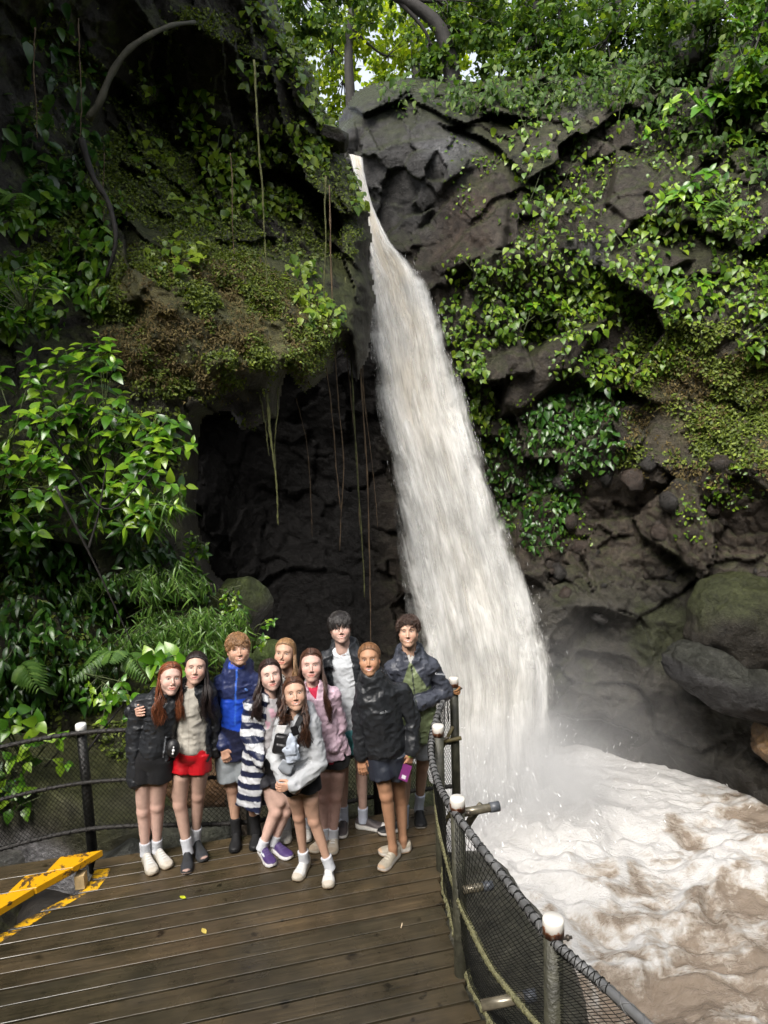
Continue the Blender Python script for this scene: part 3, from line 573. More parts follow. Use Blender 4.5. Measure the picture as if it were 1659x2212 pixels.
M_PAINT, nt, bs, out = nmat('worn_yellow_paint'); g = coords(nt); n = noise(nt, 9, 8, 0.7, g, 0.4)
nt.links.new(mixc(nt, ramp(nt, n, [(0.55, 0.0), (0.58, 1.0)]), (0.58, 0.29, 0.006), (0.07, 0.04, 0.02)), bs.inputs['Base Color']); setin(bs, Roughness=0.35); bump(nt, n, bs, 0.3, 0.01)
M_PAINT2, nt, bs, out = nmat('flaked_yellow_paint'); g = coords(nt); n = noise(nt, 16, 8, 0.75, g, 0.6)
nt.links.new(mixc(nt, ramp(nt, n, [(0.47, 0.0), (0.53, 1.0)]), (0.62, 0.34, 0.01), (0.075, 0.05, 0.028)), bs.inputs['Base Color']); setin(bs, Roughness=0.4)
deck = thing('wooden_deck', 'wet brown plank viewing deck the group stands on', 'deck', G(600, 1950))
def plank_mesh(name, a0, a1, n0, n1, z1, th, mat, da=DA, dn=DN, skew0=0.0, skew1=0.0, b=0.0018, jit=0.0):
    # cross-section with eased top edges, swept between the two ends; skew moves the far corner along the board
    prof = [(n0, z1-th), (n1, z1-th), (n1, z1-b), (n1-b, z1), (n0+b, z1), (n0, z1-b)]; V = []
    segs = 7
    for k in range(segs+1):
        t = k/segs
        for n, z in prof:
            e0 = a0+skew0*(n-n0); e1 = a1+skew1*(n-n0); V.append(da*(e0+(e1-e0)*t)+dn*(n+0.0015*math.sin(7*t+n*40))+np.array([0, 0, z+jit*math.sin(3*t+n*11)]))
    Q = [(k*6+i, k*6+(i+1) % 6, (k+1)*6+(i+1) % 6, (k+1)*6+i) for k in range(segs) for i in range(6)]
    me = MB(); me.add(V, Q); me.T = []; Vn = len(V)
    F6 = np.array([[5, 4, 3, 2, 1, 0], [Vn-6, Vn-5, Vn-4, Vn-3, Vn-2, Vn-1]])
    return mesh_from(name, np.array(V), [np.array(Q), F6], mat, smooth=False)
edgeR = np.array([G(u, v) for u, v in ((937, 1728), (939, 1770), (941, 1804), (942, 1850), (943, 1930), (951, 1960), (957, 1991), (965, 2026), (975, 2062), (987, 2100), (997, 2140), (1017, 2180), (1035, 2212))]); edgeR = np.concatenate([edgeR, [edgeR[-1]+(edgeR[-1]-edgeR[-3])*4]])
edgeL = np.array([G(u, v) for u, v in ((200, 1888), (184, 1915), (167, 1931), (104, 1962), (39, 1999), (0, 2020))]); edgeL = np.concatenate([edgeL, [edgeL[-1]+(edgeL[-1]-edgeL[1])*3]])
def edge_at(E, n):
    t = E@DN; a = E@DA; o = np.argsort(t); return np.interp(n, t[o], a[o])
nL4 = float(G(531, 2034)@DN); back = float(np.mean([G(302, 1860)@DN, G(874, 1741)@DN])); r4 = np.random.default_rng(5)
k0 = int(round((back-nL4)/PITCH_B)); n_top = nL4+k0*PITCH_B
kk = 0
for k in range(k0-1, k0-1-38, -1):
    n0 = nL4+k*PITCH_B; n1 = n0+PITCH_B-0.014; nm = (n0+n1)/2
    if n0 < 0.6: break
    aL = edge_at(edgeL, nm)+r4.normal()*0.008; aR = edge_at(edgeR, nm)+0.03+r4.normal()*0.006
    sL = (edge_at(edgeL, n1)-edge_at(edgeL, n0))/(n1-n0)
    part('plank', plank_mesh('plank', aL-sL*(n1-n0)/2, aR, n0, n1, r4.normal()*0.0015, 0.04, M_WOOD, skew0=sL, jit=0.001), deck)
    if 0 < kk < 9 and sL > 0.1:                                      # remains of the yellow edge paint on the plank ends
        e = aL-sL*(n1-n0)/2; part('paint_flake', plank_mesh('paint_flake', e+0.004, e+0.10+0.05*r4.random(), n0+0.006, n1-0.006, 0.0045, 0.003, M_PAINT2, skew0=sL, skew1=sL*0.8, b=0.0008), deck)
    kk += 1
# bearers under the planks
for f in (0.15, 0.5, 0.85):
    bm = MB(); nA, nB = 0.6, back-0.05
    aA = edge_at(edgeL, nA)*(1-f)+edge_at(edgeR, nA)*f; aB = edge_at(edgeL, nB)*(1-f)+edge_at(edgeR, nB)*f
    A = DA*aA+DN*nA+[0, 0, -0.115]; B = DA*aB+DN*nB+[0, 0, -0.115]; d = (B-A)/2
    bm.box((A+B)/2, (d, unit(np.cross(d, [0, 0, 1]))*0.04, np.array([0, 0, 0.065])))
    part('bearer', bm.mesh('bearer', M_WOOD, False), deck)
# back beam and rust-orange board under the back edge
bm = MB(); A = DA*(edge_at(edgeL, back))+DN*(back+0.05)+[0, 0, -0.16]; B = DA*(edge_at(edgeR, back)+0.02)+DN*(back+0.05)+[0, 0, -0.16]; d = (B-A)/2
bm.box((A+B)/2, (d, DN*0.025, np.array([0, 0, 0.11]))); part('fascia_board', bm.mesh('fascia_board', M_WOOD, False), deck)
# raised step with the yellow nosing
SZ = 0.20; step = thing('wooden_step', 'raised plank step with bright yellow painted nosing at left', 'step', G(60, 1900, SZ))
eS = np.array([G(u, v, SZ) for u, v in ((219, 1838), (140, 1884), (61, 1927), (0, 1964))]); eS = np.concatenate([eS, [eS[-1]+(eS[-1]-eS[0])*1.2]])
nlines = sorted([float(G(u, v, SZ)@DN) for u, v in ((205, 1840), (130, 1893), (80, 1932))]); nb = nlines[-1]; pw = 0.17
for k in range(5):
    n1 = nb-k*pw; n0 = n1-pw+0.012; aR = edge_at(eS, (n0+n1)/2); s = (edge_at(eS, n1)-edge_at(eS, n0))/(n1-n0)
    e = aR-s*(n1-n0)/2
    part('plank', plank_mesh('plank', e-1.6, e, n0, n1, SZ, 0.045, M_WOOD, skew1=s), step)
    part('painted_nosing', plank_mesh('painted_nosing', e-0.17, e+0.004, n0-0.001, n1+0.001, SZ+0.0045, 0.046, M_PAINT, skew0=s*0.35, skew1=s, b=0.002), step)
bm = MB(); c = G(175, 1900, 0.06); bm.box(c, (np.array([0.032, 0.006, 0]), np.array([-0.006, 0.04, 0]), np.array([0, 0, 0.05]))); blk = link('wood_block', bm.mesh('wood_block', simple('cut_wood', (0.45, 0.33, 0.17), 0.6, var=0.3), False))
tag(blk, 'small pale sawn wood block under the yellow step', 'wood block')
bm = MB(); a = P(0, 1722, 5.75); b = P(33, 1685, 5.75); bm.box((a+b)/2, ((b-a)/2, np.array([0.02, 0, 0.012]), np.array([0, 0.012, 0]))); o = link('plastic_strip', bm.mesh('plastic_strip', simple('cyan_plastic', (0.25, 0.55, 0.62), 0.4)))
tag(o, 'pale cyan plastic strip lying by the mossy boulder', 'litter')

# ---- posts
M_POST = simple('dark_olive_post', (0.035, 0.034, 0.022), 0.5, var=0.5, scale=14, bstr=0.4, bscale=50)
M_POSTB = simple('black_post', (0.012, 0.012, 0.011), 0.4, var=0.4, scale=14, bstr=0.4, bscale=50)
m, nt, bs, out = nmat('rusty_white_cap'); g = coords(nt); n = noise(nt, 22, 6, 0.7, g); sp = N(nt, 'SeparateXYZ'); nt.links.new(g, sp.inputs[0])
zz = N(nt, 'MapRange'); nt.links.new(sp.outputs[2], zz.inputs[0]); zz.inputs[1].default_value = 0.09; zz.inputs[2].default_value = 0.035; zz.inputs[3].default_value = -0.28; zz.inputs[4].default_value = 0.10
ad = N(nt, 'Math', operation='ADD'); nt.links.new(n, ad.inputs[0]); nt.links.new(zz.outputs[0], ad.inputs[1])
nt.links.new(ramp(nt, ad.outputs[0], [(0.50, (0.62, 0.59, 0.54)), (0.55, (0.35, 0.13, 0.05)), (0.65, (0.10, 0.03, 0.015))]), bs.inputs['Base Color']); setin(bs, Roughness=0.4); M_CAP = m
M_RUSTBOLT = simple('bolt_steel', (0.10, 0.085, 0.07), 0.5, 0.6)
def post(label, top, base_z, r=0.042, lean=(0, 0), rusty=True, mat=None, bolt=True):
    base = np.array([top[0]+lean[0], top[1]+lean[1], base_z]); t = thing('fence_post', label, 'post', base, 'net fence posts'); bm = MB()
    bm.tube([base, base*0.5+top*0.5, top-[0, 0, 0.07]], [r, r, r*0.97], 16); part('shaft', bm.mesh('shaft', mat or M_POST), t)
    bm = MB(); c = [(0, 0.012), (r*1.06, 0.012), (r*1.06, 0.080), (r*0.96, 0.088), (0, 0.09)]
    V = []; k = 20
    for rr, z in c: V += [(rr*math.cos(6.2832*i/k), rr*math.sin(6.2832*i/k), z) for i in range(k)]
    Q = [(j*k+i, j*k+(i+1) % k, (j+1)*k+(i+1) % k, (j+1)*k+i) for j in range(4) for i in range(k)]
    bm.add(V, Q); o = link('cap', bm.mesh('cap', M_CAP if rusty else simple('white_cap', (0.75, 0.75, 0.72), 0.4)), t); o.location = Vector(top-[0, 0, 0.09]-base)
    if bolt:
        bm = MB(); q = top-[0, 0, 0.105]; bm.tube([q, q+[r*1.9, 0.01, 0.0]], 0.007, 8); bm.tube([q+[r*1.35, 0.007, 0], q+[r*1.6, 0.008, 0]], 0.013, 6); part('bolt', bm.mesh('bolt', M_RUSTBOLT), t)
    return t, base
pA = G(980, 1463, 1.12); pB = G(946, 1566, 1.12); pC = G(988, 1722, 1.12); pD = G(1195, 1982, 1.12); pL = G(174, 1563, 0.98)
tA, bA = post('tall capped post at the far deck corner with crossbars', pA, -0.7, 0.038)
tB, bB = post('capped fence post next to the boy in green, net behind', pB, -0.7, 0.040)
tC, bC = post('capped fence post beside the pipe stub over the pool', pC, -0.9, 0.042)
tD, bD = post('nearest capped fence post at the lower right', pD, -1.2, 0.044)
tL, bL = post('black post with clean white cap at left by the boulder', pL, -0.3, 0.040, (-0.0, 0.0), False, M_POSTB, False)
pE = np.array([*(G(818, 1752)[:2]+[0, 0.07]), 1.0]); tE, bE = post('dark post behind the woman in black at the back edge', pE, -0.5, 0.04, rusty=True, mat=M_POSTB)
p1 = G(540, 1815); pF = np.array([p1[0], p1[1]+0.10, 1.0]); tF, bF = post('dark post hidden behind the boy in blue', pF, -0.4, 0.04, mat=M_POSTB)
M_BAM = simple('bamboo_olive', (0.13, 0.105, 0.045), 0.45, var=0.4, scale=12, bstr=0.2)
def crossbar(pix, z, parent, r=0.017):
    bm = MB(); a, b = [P(u, v, Y) for u, v, Y in pix]; bm.tube([a, (a+b)/2, b], r, 10); part('crossbar', bm.mesh('crossbar', M_BAM), parent)
ya = pA[1]
crossbar([(955, 1603, ya-0.06), (997, 1594, ya-0.06)], 0, tA); crossbar([(952, 1768, ya-0.06), (1000, 1757, ya-0.06)], 0, tA)
crossbar([(958, 1612, ya-0.05), (978, 1570, ya-0.05)], 0, tA, 0.014); crossbar([(960, 1785, ya-0.05), (980, 1735, ya-0.05)], 0, tA, 0.014); crossbar([(966, 1495, ya-0.02), (993, 1488, ya-0.02)], 0, tA, 0.015)
bm = MB(); q = pA-[0, 0, 0.105]
for k in range(3):
    a = np.linspace(0, 6.28, 18)+k; bm.tube(np.stack([q[0]+0.05*np.cos(a), q[1]+0.05*np.sin(a), q[2]+0.015*k-0.02+0.012*np.sin(a*2+k)], 1), 0.007, 6)
part('rope_lashing', bm.mesh('rope_lashing', simple('orange_rope', (0.28, 0.13, 0.05), 0.7)), tA)
bm = MB(); bm.tube([q+[-0.06, -0.03, 0], q+[-0.062, -0.03, -0.15], q+[-0.055, -0.035, -0.27]], [0.006, 0.005, 0.008], 6); part('strap_end', bm.mesh('strap_end', M_POSTB), tA)
# steel pipe stubs sticking out over the pool
M_PIPE = simple('wet_pipe', (0.16, 0.14, 0.10), 0.25, 0.35, var=0.4, scale=18); M_PIPEC = simple('pipe_cap', (0.07, 0.075, 0.085), 0.4)
def pipe(label, a, b, r, brace=None):
    t = thing('pipe_stub', label, 'pipe', a); bm = MB(); bm.tube([a, (a+b)/2, b], r, 16); part('tube', bm.mesh('tube', M_PIPE), t)
    bm = MB(); d = unit(b-a); bm.tube([b-d*0.03, b+d*0.03], r*1.15, 16); part('end_cap', bm.mesh('end_cap', M_PIPEC), t)
    if brace is not None: bm = MB(); bm.tube(brace, r*0.85, 12); part('brace', bm.mesh('brace', M_PIPE), t)
yc = pC[1]
pipe('capped pipe stub with slanted brace at the middle post', P(996, 1756, yc+0.12), P(1068, 1743, yc+0.16), 0.026, [P(1040, 1738, yc+0.2), P(1020, 1765, yc+0.2), P(1002, 1795, yc+0.2)])
pipe('thin pipe stub seen through the net above the dark rock', P(1000, 1923, yc-0.05), P(1053, 1914, yc-0.02), 0.024)
pipe('shiny pipe stub at the bottom under the net rope', P(1040, 2172, pD[1]+0.28), P(1145, 2152, pD[1]+0.28), 0.026)

# ---- ropes and nets
M_ROPE = simple('dark_rope', (0.018, 0.016, 0.014), 0.5, var=0.5, scale=60, bstr=0.5, bscale=120); M_ROPEG = simple('grey_hose', (0.10, 0.10, 0.10), 0.35, var=0.35, scale=9)
M_ROPEO = simple('olive_rope', (0.12, 0.115, 0.055), 0.6, var=0.4, scale=50, bstr=0.5, bscale=90); M_NET = simple('black_net', (0.007, 0.007, 0.0065), 0.6, var=0.2, spec=0.12)
railR = crom([G(966, 1493, 1.06), G(940, 1560, 1.06), G(931, 1620, 1.0), G(946, 1690, 0.98), G(984, 1757, 1.04), G(1090, 1897, 0.99), G(1188, 2024, 1.03), G(1300, 2125, 1.0), G(1430, 2245, 1.0), G(1650, 2460, 1.0)], 150)
midR = crom([G(952, 1660, 0.52), G(942, 1700, 0.52), G(946, 1767, 0.5), G(958, 1828, 0.5), G(988, 1934, 0.5), G(1013, 1995, 0.5), G(1056, 2080, 0.5), G(1109, 2151, 0.5), G(1190, 2245, 0.5), G(1330, 2400, 0.5)], 150)
lowR = crom([edgeR[0]+[0.05, 0.02, 0.03], edgeR[1]+[0.05, 0, 0.03], edgeR[2]+[0.04, 0, 0.03]]+[e+[0.055, 0, 0.03] for e in edgeR[3:13]]+[edgeR[12]+(edgeR[12]-edgeR[10])*2.5+[0.05, 0, 0.03]], 150)
def rope(pts, r, turns, amp):                     # twisted strands wound round a core
    bm = MB(); bm.tube(pts, r, 8)
    L = np.concatenate([[0], np.cumsum(np.linalg.norm(np.diff(pts, axis=0), axis=1))]); s = np.linspace(0, L[-1], int(L[-1]*160)+8)
    q = np.stack([np.interp(s, L, pts[:, i]) for i in range(3)], 1); t = unit(np.gradient(q, axis=0)); x = unit(np.cross(t, [0, 0, 1])); y = np.cross(t, x)
    for j in (1, -1):
        a = s*turns*6.2832*j+0.7*np.sin(s*9); bm.tube(q+(x*np.cos(a)[:, None]+y*np.sin(a)[:, None])*r*1.05, amp, 4)
    return bm
def net(top, mid, low, ncell, rows, r=0.0022, bulge=0.03, diamond=False, seed=0):
    L = np.linspace(0, len(top)-1, ncell); g = lambda c: np.stack([np.interp(L, np.arange(len(c)), c[:, i]) for i in range(3)], 1)
    A, B, C = g(low), g(mid), g(top); bm = MB(); t = np.linspace(0, 1, rows)
    S = np.zeros((rows, ncell, 3))
    for j, tt in enumerate(t):
        S[j] = A*(1-tt)*(1-2*tt)+B*4*tt*(1-tt)+C*tt*(2*tt-1)
    q = S.reshape(-1, 3); S = S+0.010*np.stack([fbm(q*5, 2, seed+1), fbm(q*5, 2, seed+2), 1.6*fbm(q*5, 2, seed+3)], 1).reshape(S.shape)
    if not diamond:
        for j in range(0, rows): bm.tube(S[j], r, 3, False)
        for i in range(ncell): bm.tube(S[:, i], r, 3, False)
    else:
        for i in range(-rows, ncell):
            a = [S[j, i+j] for j in range(rows) if 0 <= i+j < ncell]; b = [S[j, i+rows-1-j] for j in range(rows) if 0 <= i+rows-1-j < ncell]
            if len(a) > 1: bm.tube(np.array(a), r, 3, False)
            if len(b) > 1: bm.tube(np.array(b), r, 3, False)
    return bm
fr = thing('net_fence', 'black net fence on ropes along the right deck edge', 'fence', edgeR[6], 'net fences round the deck')
part('top_hose', rope(railR, 0.021, 9, 0.0025).mesh('top_hose', M_ROPEG), fr)
part('middle_rope', rope(midR, 0.016, 24, 0.004).mesh('middle_rope', M_ROPEO), fr); part('bottom_rope', rope(lowR, 0.018, 12, 0.006).mesh('bottom_rope', M_ROPEO), fr)
o = part('netting', net(railR, midR, lowR, 150, 30, 0.0017, seed=601).mesh('netting', M_NET), fr); o['kind'] = 'stuff'
bm = MB(); Lr = railR; 
for i in range(2, 118):                           # net lacing round the hose
    c = Lr[i]; t = unit(Lr[i+1]-Lr[i-1]); x = unit(np.cross(t, [0, 0, 1])); y = np.cross(t, x); a = np.linspace(0, 6.28, 9)
    bm.tube(c+0.024*(x*np.cos(a)[:, None]+y*np.sin(a)[:, None])+t*np.linspace(-0.02, 0.02, 9)[:, None]*(1 if i % 2 else -1), 0.0022, 4, False)
o = part('lacing', bm.mesh('lacing', M_NET), fr); o['kind'] = 'stuff'
fb = thing('net_fence', 'black net fence on dark ropes along the back of the deck', 'fence', G(500, 1822), 'net fences round the deck')
bk = lambda z: crom([[-4.6, 3.9, z-0.03], [-3.9, 4.45, z-0.02], [bL[0]-0.9, bL[1]-0.42, z-0.02], [bL[0], bL[1]-0.045, z], [pF[0], pF[1], z], [pE[0], pE[1], z], [pA[0]-0.02, pA[1]+0.03, z+0.02]], 170)
for nm, z, r in (('top_rope', 0.92, 0.017), ('middle_rope', 0.50, 0.014), ('bottom_rope', 0.10, 0.017)): part(nm, rope(bk(z), r, 14, 0.005).mesh(nm, M_ROPE), fb)
o = part('netting', net(bk(0.92), bk(0.50), bk(0.10), 200, 19, 0.0021, diamond=True, seed=651).mesh('netting', M_NET), fb); o['kind'] = 'stuff'
# litter leaves and a twig on the planks
def flat_leaf(label, uv, s, col, rot):
    c = G(*uv)+[0, 0, 0.006]; V = []; T = []
    for i, (x, y, z) in enumerate([(0, -1, 0), (0.45, -0.3, 0.25), (0.5, 0.3, 0.1), (0, 1, 0.3), (-0.5, 0.3, 0.2), (-0.4, -0.4, 0.05), (0, 0, 0.05)]): V.append((x*s, y*s, z*s*0.4))
    T = [(i, (i+1) % 6, 6) for i in range(6)]; bm = MB(); bm.add(V, None, T); o = link('fallen_leaf', bm.mesh('fallen_leaf', simple('leaf_litter', col, 0.4))); o.location = Vector(c); o.rotation_euler = (0, 0, rot)
    tag(o, label, 'leaf')
flat_leaf('fallen lime green leaf scrap on the deck planks', (395, 1940), 0.028, (0.38, 0.42, 0.02), 1.2); flat_leaf('yellowed fallen leaf lying on a plank gap', (441, 2013), 0.032, (0.42, 0.33, 0.08), 0.7)
bm = MB(); bm.tube([G(866, 2005, 0.01), G(869, 1994, 0.03)], 0.004, 6); tag(link('twig', bm.mesh('twig', simple('dry_twig', (0.45, 0.36, 0.24), 0.7))), 'short pale twig stuck in a plank gap', 'twig')
# ================================================================== vegetation
def leaf_mat(name, c0, c1, c2, rough=0.3, trans=0.3, per_object=False, gloss=0.5):
    m, nt, bs, out = nmat(name)
    if per_object: f = N(nt, 'ObjectInfo').outputs['Random']
    else: f = N(nt, 'Attribute', attribute_name='Col').outputs['Fac']
    g = coords(nt); n = noise(nt, 30, 2, 0.5, g); ad = N(nt, 'Math', operation='MULTIPLY_ADD'); nt.links.new(n, ad.inputs[0]); ad.inputs[1].default_value = 0.3; nt.links.new(f, ad.inputs[2])
    c = ramp(nt, ad.outputs[0], [(0.15, c0), (0.65, c1), (1.1, c2)]); nt.links.new(c, bs.inputs['Base Color'])
    setin(bs, Roughness=rough, Specular_IOR_Level=gloss); tr = N(nt, 'BsdfTranslucent'); nt.links.new(mixc(nt, 1.0, c, (1.5, 1.5, 0.6), 'MULTIPLY'), tr.inputs[0])
    mx = N(nt, 'MixShader'); mx.inputs[0].default_value = trans; nt.links.new(bs.outputs[0], mx.inputs[1]); nt.links.new(tr.outputs[0], mx.inputs[2]); nt.links.new(mx.outputs[0], out.inputs['Surface']); return m
LM_BRIGHT = leaf_mat('glossy_bright_leaf', (.025, .085, .006), (.070, .185, .010), (.19, .31, .02), .28, .25, True, .45)
LM_BRIGHTJ = leaf_mat('bright_leaf', (.026, .080, .006), (.070, .165, .011), (.17, .27, .02), .36, .25, False, .4)
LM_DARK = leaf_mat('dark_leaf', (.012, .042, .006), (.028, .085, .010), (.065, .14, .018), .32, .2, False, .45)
LM_VINE = leaf_mat('vine_leaf', (.030, .080, .007), (.085, .165, .012), (.20, .28, .022), .38, .25, False, .4)
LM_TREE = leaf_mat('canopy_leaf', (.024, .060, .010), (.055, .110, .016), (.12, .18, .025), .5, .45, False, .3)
LM_TREE2 = leaf_mat('sun_painted_canopy_leaf', (.10, .16, .012), (.19, .27, .018), (.32, .38, .03), .5, .6, False, .3)  # brighter, yellower copy of the canopy leaf; backlight is painted into its colour
LM_DEAD = leaf_mat('withered_moss', (.05, .035, .015), (.10, .075, .03), (.16, .13, .05), .7, .2, False, .2)
LM_BAMB = leaf_mat('bamboo_grass', (.030, .075, .012), (.065, .14, .022), (.12, .21, .04), .4, .3)
LM_MOSS = leaf_mat('moss_leaf', (.042, .068, .007), (.095, .135, .015), (.20, .25, .03), .6, .3)
M_STEM = simple('green_stem', (.05, .065, .02), .6, var=.4); M_BARK = simple('dark_bark', (.013, .011, .009), .8, var=.5, scale=6, bstr=.6, bscale=12); M_VINEB = simple('liana', (.10, .066, .034), .7, var=.4, scale=8, bstr=.4, bscale=50); M_VINEG = simple('mossy_liana', (.07, .075, .022), .8, var=.5, scale=20, bstr=.5, bscale=60)

def leaf_tpl(w, fold=.25, droop=.3, pos=.4, n=5):
    t = np.linspace(0, 1, n); hw = w*np.sin(np.pi*t**(.5/ .5 if pos == .5 else math.log(.5)/math.log(pos)))**.9; hw[0] = hw[-1] = 0
    V = []; 
    for i, a in enumerate(t):
        z = -droop*a*a; V.append((0, a, z-fold*hw[i]*.0))
        if 0 < i < n-1: V.append((-hw[i], a-.02, z+fold*hw[i])); V.append((hw[i], a-.02, z+fold*hw[i]))
    V = np.array(V); T = []
    c = lambda i: 0 if i == 0 else 1+3*(i-1); L = lambda i: c(i)+1; Rr = lambda i: c(i)+2
    T += [(0, c(1), L(1)), (0, Rr(1), c(1))]
    for i in range(1, n-2): T += [(c(i), c(i+1), L(i)), (c(i+1), L(i+1), L(i)), (c(i), Rr(i), c(i+1)), (Rr(i), Rr(i+1), c(i+1))]
    i = n-2; T += [(c(i), c(n-1), L(i)), (c(i), Rr(i), c(n-1))]
    return V, np.array(T)
TP_OVATE = leaf_tpl(.27, .3, .28); TP_HEART = leaf_tpl(.36, .25, .3, .33); TP_LANCE = leaf_tpl(.16, .3, .45, .4); TP_BLADE = leaf_tpl(.055, .5, .55, .35); TP_SMALL = leaf_tpl(.30, .2, .2, .45, 4)
def orient(d, nrm):                              # frames: y along the leaf, z its upper face
    d = unit(d); nrm = nrm-d*(nrm*d).sum(-1, keepdims=True); nrm = unit(nrm); x = np.cross(d, nrm); return np.stack([x, d, nrm], -2)      # rows
def leaves_mesh(name, tpl, pos, d, nrm, size, tint, mat):
    V, T = tpl; R = orient(d, nrm); W = np.einsum('vi,nij->nvj', V, R)*np.asarray(size)[:, None, None]+pos[:, None, :]
    F = (T[None]+(np.arange(len(pos))*len(V))[:, None, None]).reshape(-1, 3)
    return mesh_from(name, W.reshape(-1, 3), F, mat, np.repeat(np.repeat(np.asarray(tint)[:, None], len(V), 0).reshape(-1, 1), 3, 1))
RV = np.random.default_rng(77)
def rnd_dirs(n, base, k): return unit(np.asarray(base)+k*RV.normal(size=(n, 3)))

# ---- clumps on a cliff face: leaves on a patch of rock, tips hanging
def cliff_clump(sheet, label, u, v, ru, rv, n, size, mat, tpl=TP_HEART, group=None, lift=.18, name='climbing_plant', down=.9, cat='plant', stems=4, tint=(.15, .85)):
    a = RV.uniform(0, 6.283, n*2); r = np.sqrt(RV.random(n*2)); uu = u+ru*r*np.cos(a); vv = v+rv*r*np.sin(a)
    p, nn, ok = sheet.at(uu, vv); keep = ok
    p, nn = p[keep][:n], nn[keep][:n]
    if len(p) < 4: return None
    m = len(p); nn = unit(nn*.6+np.array([0, -.9, .5])); pos = p+nn*(.03+lift*RV.random((m, 1))**1.3)
    d = unit(np.array([0, -.25, -down])+.55*RV.normal(size=(m, 3))+nn*.35); nr = unit(nn+np.array([0, -.2, .75])+.45*RV.normal(size=(m, 3)))
    sz = size*np.clip(RV.lognormal(-.1, .38, m), .4, 1.7); base = p.mean(0); t = thing(name, label, cat, base, group)
    part('foliage', leaves_mesh('foliage', tpl, pos, d, nr, sz, RV.uniform(*tint, m), mat), t)['kind'] = 'stuff'
    bm = MB()
    for k in range(stems):
        i, j = RV.integers(0, m, 2); a_, b_ = pos[i]-nn[i]*.03, pos[j]-nn[j]*.03
        if a_[2] < b_[2]: a_, b_ = b_, a_
        mid = (a_+b_)/2+[0, -.06, -.05]; bm.tube(crom([a_, mid, b_], 7), .006, 4)
    if stems: part('stem', bm.mesh('stem', M_STEM), t)['kind'] = 'stuff'
    return t
ORD = ['first', 'second', 'third', 'fourth', 'fifth', 'sixth', 'seventh', 'eighth', 'ninth', 'tenth', 'eleventh', 'twelfth', 'thirteenth', 'fourteenth']
# right cliff: rows of climbing plants named by what they hang beside, counted from the waterfall
rows = [
 ('high on the right cliff', [(1130, 290, 60, 90, 80), (1200, 240, 60, 60, 50), (1160, 420, 55, 100, 110), (1250, 380, 60, 90, 110), (1240, 480, 70, 70, 100), (1330, 240, 60, 60, 40), (1440, 360, 55, 70, 60), (1545, 300, 60, 60, 60), (1620, 240, 70, 90, 90), (1590, 420, 60, 70, 70), (1720, 330, 60, 90, 90), (1800, 420, 70, 90, 90)]),
 ('below the brown split block', [(1010, 590, 60, 40, 60), (1090, 620, 70, 60, 110), (1150, 560, 60, 50, 70), (1210, 600, 70, 60, 130), (1290, 600, 70, 60, 110), (1360, 540, 60, 60, 80), (1450, 480, 70, 70, 140), (1530, 450, 70, 70, 140), (1600, 540, 70, 80, 150), (1710, 560, 70, 80, 140), (1820, 620, 80, 80, 140)]),
 ('in the broad leafy band right of the fall', [(985, 690, 35, 60, 70), (1010, 780, 40, 60, 90), (1060, 700, 60, 60, 120), (1140, 690, 80, 60, 170), (1230, 680, 80, 60, 170), (1310, 650, 70, 60, 130), (1400, 640, 80, 70, 160), (1490, 640, 70, 60, 120), (1600, 640, 70, 60, 140), (1640, 730, 50, 60, 80), (1740, 720, 70, 60, 110)]),
 ('around the grey ledge beside the fall', [(1035, 850, 35, 60, 90), (1060, 930, 40, 60, 110), (1250, 790, 70, 45, 80), (1330, 800, 70, 50, 120), (1390, 770, 60, 50, 100)]),
 ('in the dark thicket low beside the fall', [(1085, 1000, 40, 60, 120), (1150, 940, 60, 50, 120), (1220, 900, 60, 50, 140), (1290, 880, 60, 60, 150), (1200, 1000, 70, 60, 160), (1290, 970, 60, 55, 110), (1110, 1090, 45, 60, 110), (1190, 1080, 60, 50, 110), (1170, 1160, 50, 40, 80)])]
SIZES = ['thin', 'loose', 'full', 'dense']
for ri, (where, lst) in enumerate(rows):
    for i, (u, v, ru, rv, n) in enumerate(sorted(lst)):
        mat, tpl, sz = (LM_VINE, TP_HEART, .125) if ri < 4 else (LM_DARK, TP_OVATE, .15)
        if ri == 0 and u < 1290: mat = LM_VINE
        cliff_clump(cliff_r, f'{["thin", "loose", "leafy", "dense"][min(3, n//50)]} climber {where}, {ORD[i]} from the fall', u, v, ru, rv, int(n*1.15), sz*RV.uniform(.85, 1.15), mat, tpl, 'climbing plants on the right cliff', .22)
# left cliff climbers
lrows = [('on the dark upper left cliff', [(330, 190, 60, 60, 50), (420, 250, 50, 70, 70), (480, 330, 60, 60, 90), (560, 330, 60, 50, 80), (545, 160, 60, 35, 50), (600, 130, 40, 30, 30), (640, 330, 50, 60, 80), (690, 340, 40, 50, 70), (330, 330, 50, 60, 40), (420, 440, 60, 60, 50)]),
 ('above the mossy overhang', [(500, 390, 55, 30, 90), (560, 440, 60, 40, 120), (610, 440, 40, 30, 60), (670, 660, 40, 40, 60), (650, 590, 40, 30, 50), (700, 690, 40, 40, 50), (770, 400, 20, 60, 50), (380, 560, 60, 40, 60), (470, 470, 40, 30, 30)]),
 ('along the left rim under the bright gap', [(600, 55, 30, 50, 70), (640, 120, 30, 50, 70), (668, 190, 28, 50, 70), (705, 255, 28, 35, 60), (560, 30, 30, 40, 50)])]
for where, lst in lrows:
    for i, (u, v, ru, rv, n) in enumerate(sorted(lst)):
        cliff_clump(cliff_l, f'{["sparse", "loose", "leafy", "dense"][min(3, n//30)]} green climber {where}, {ORD[i]} from the left', u, v, ru, rv, n, .135, LM_VINE, TP_HEART, 'climbers on the left cliff', .12, tint=(.3, 1.0))
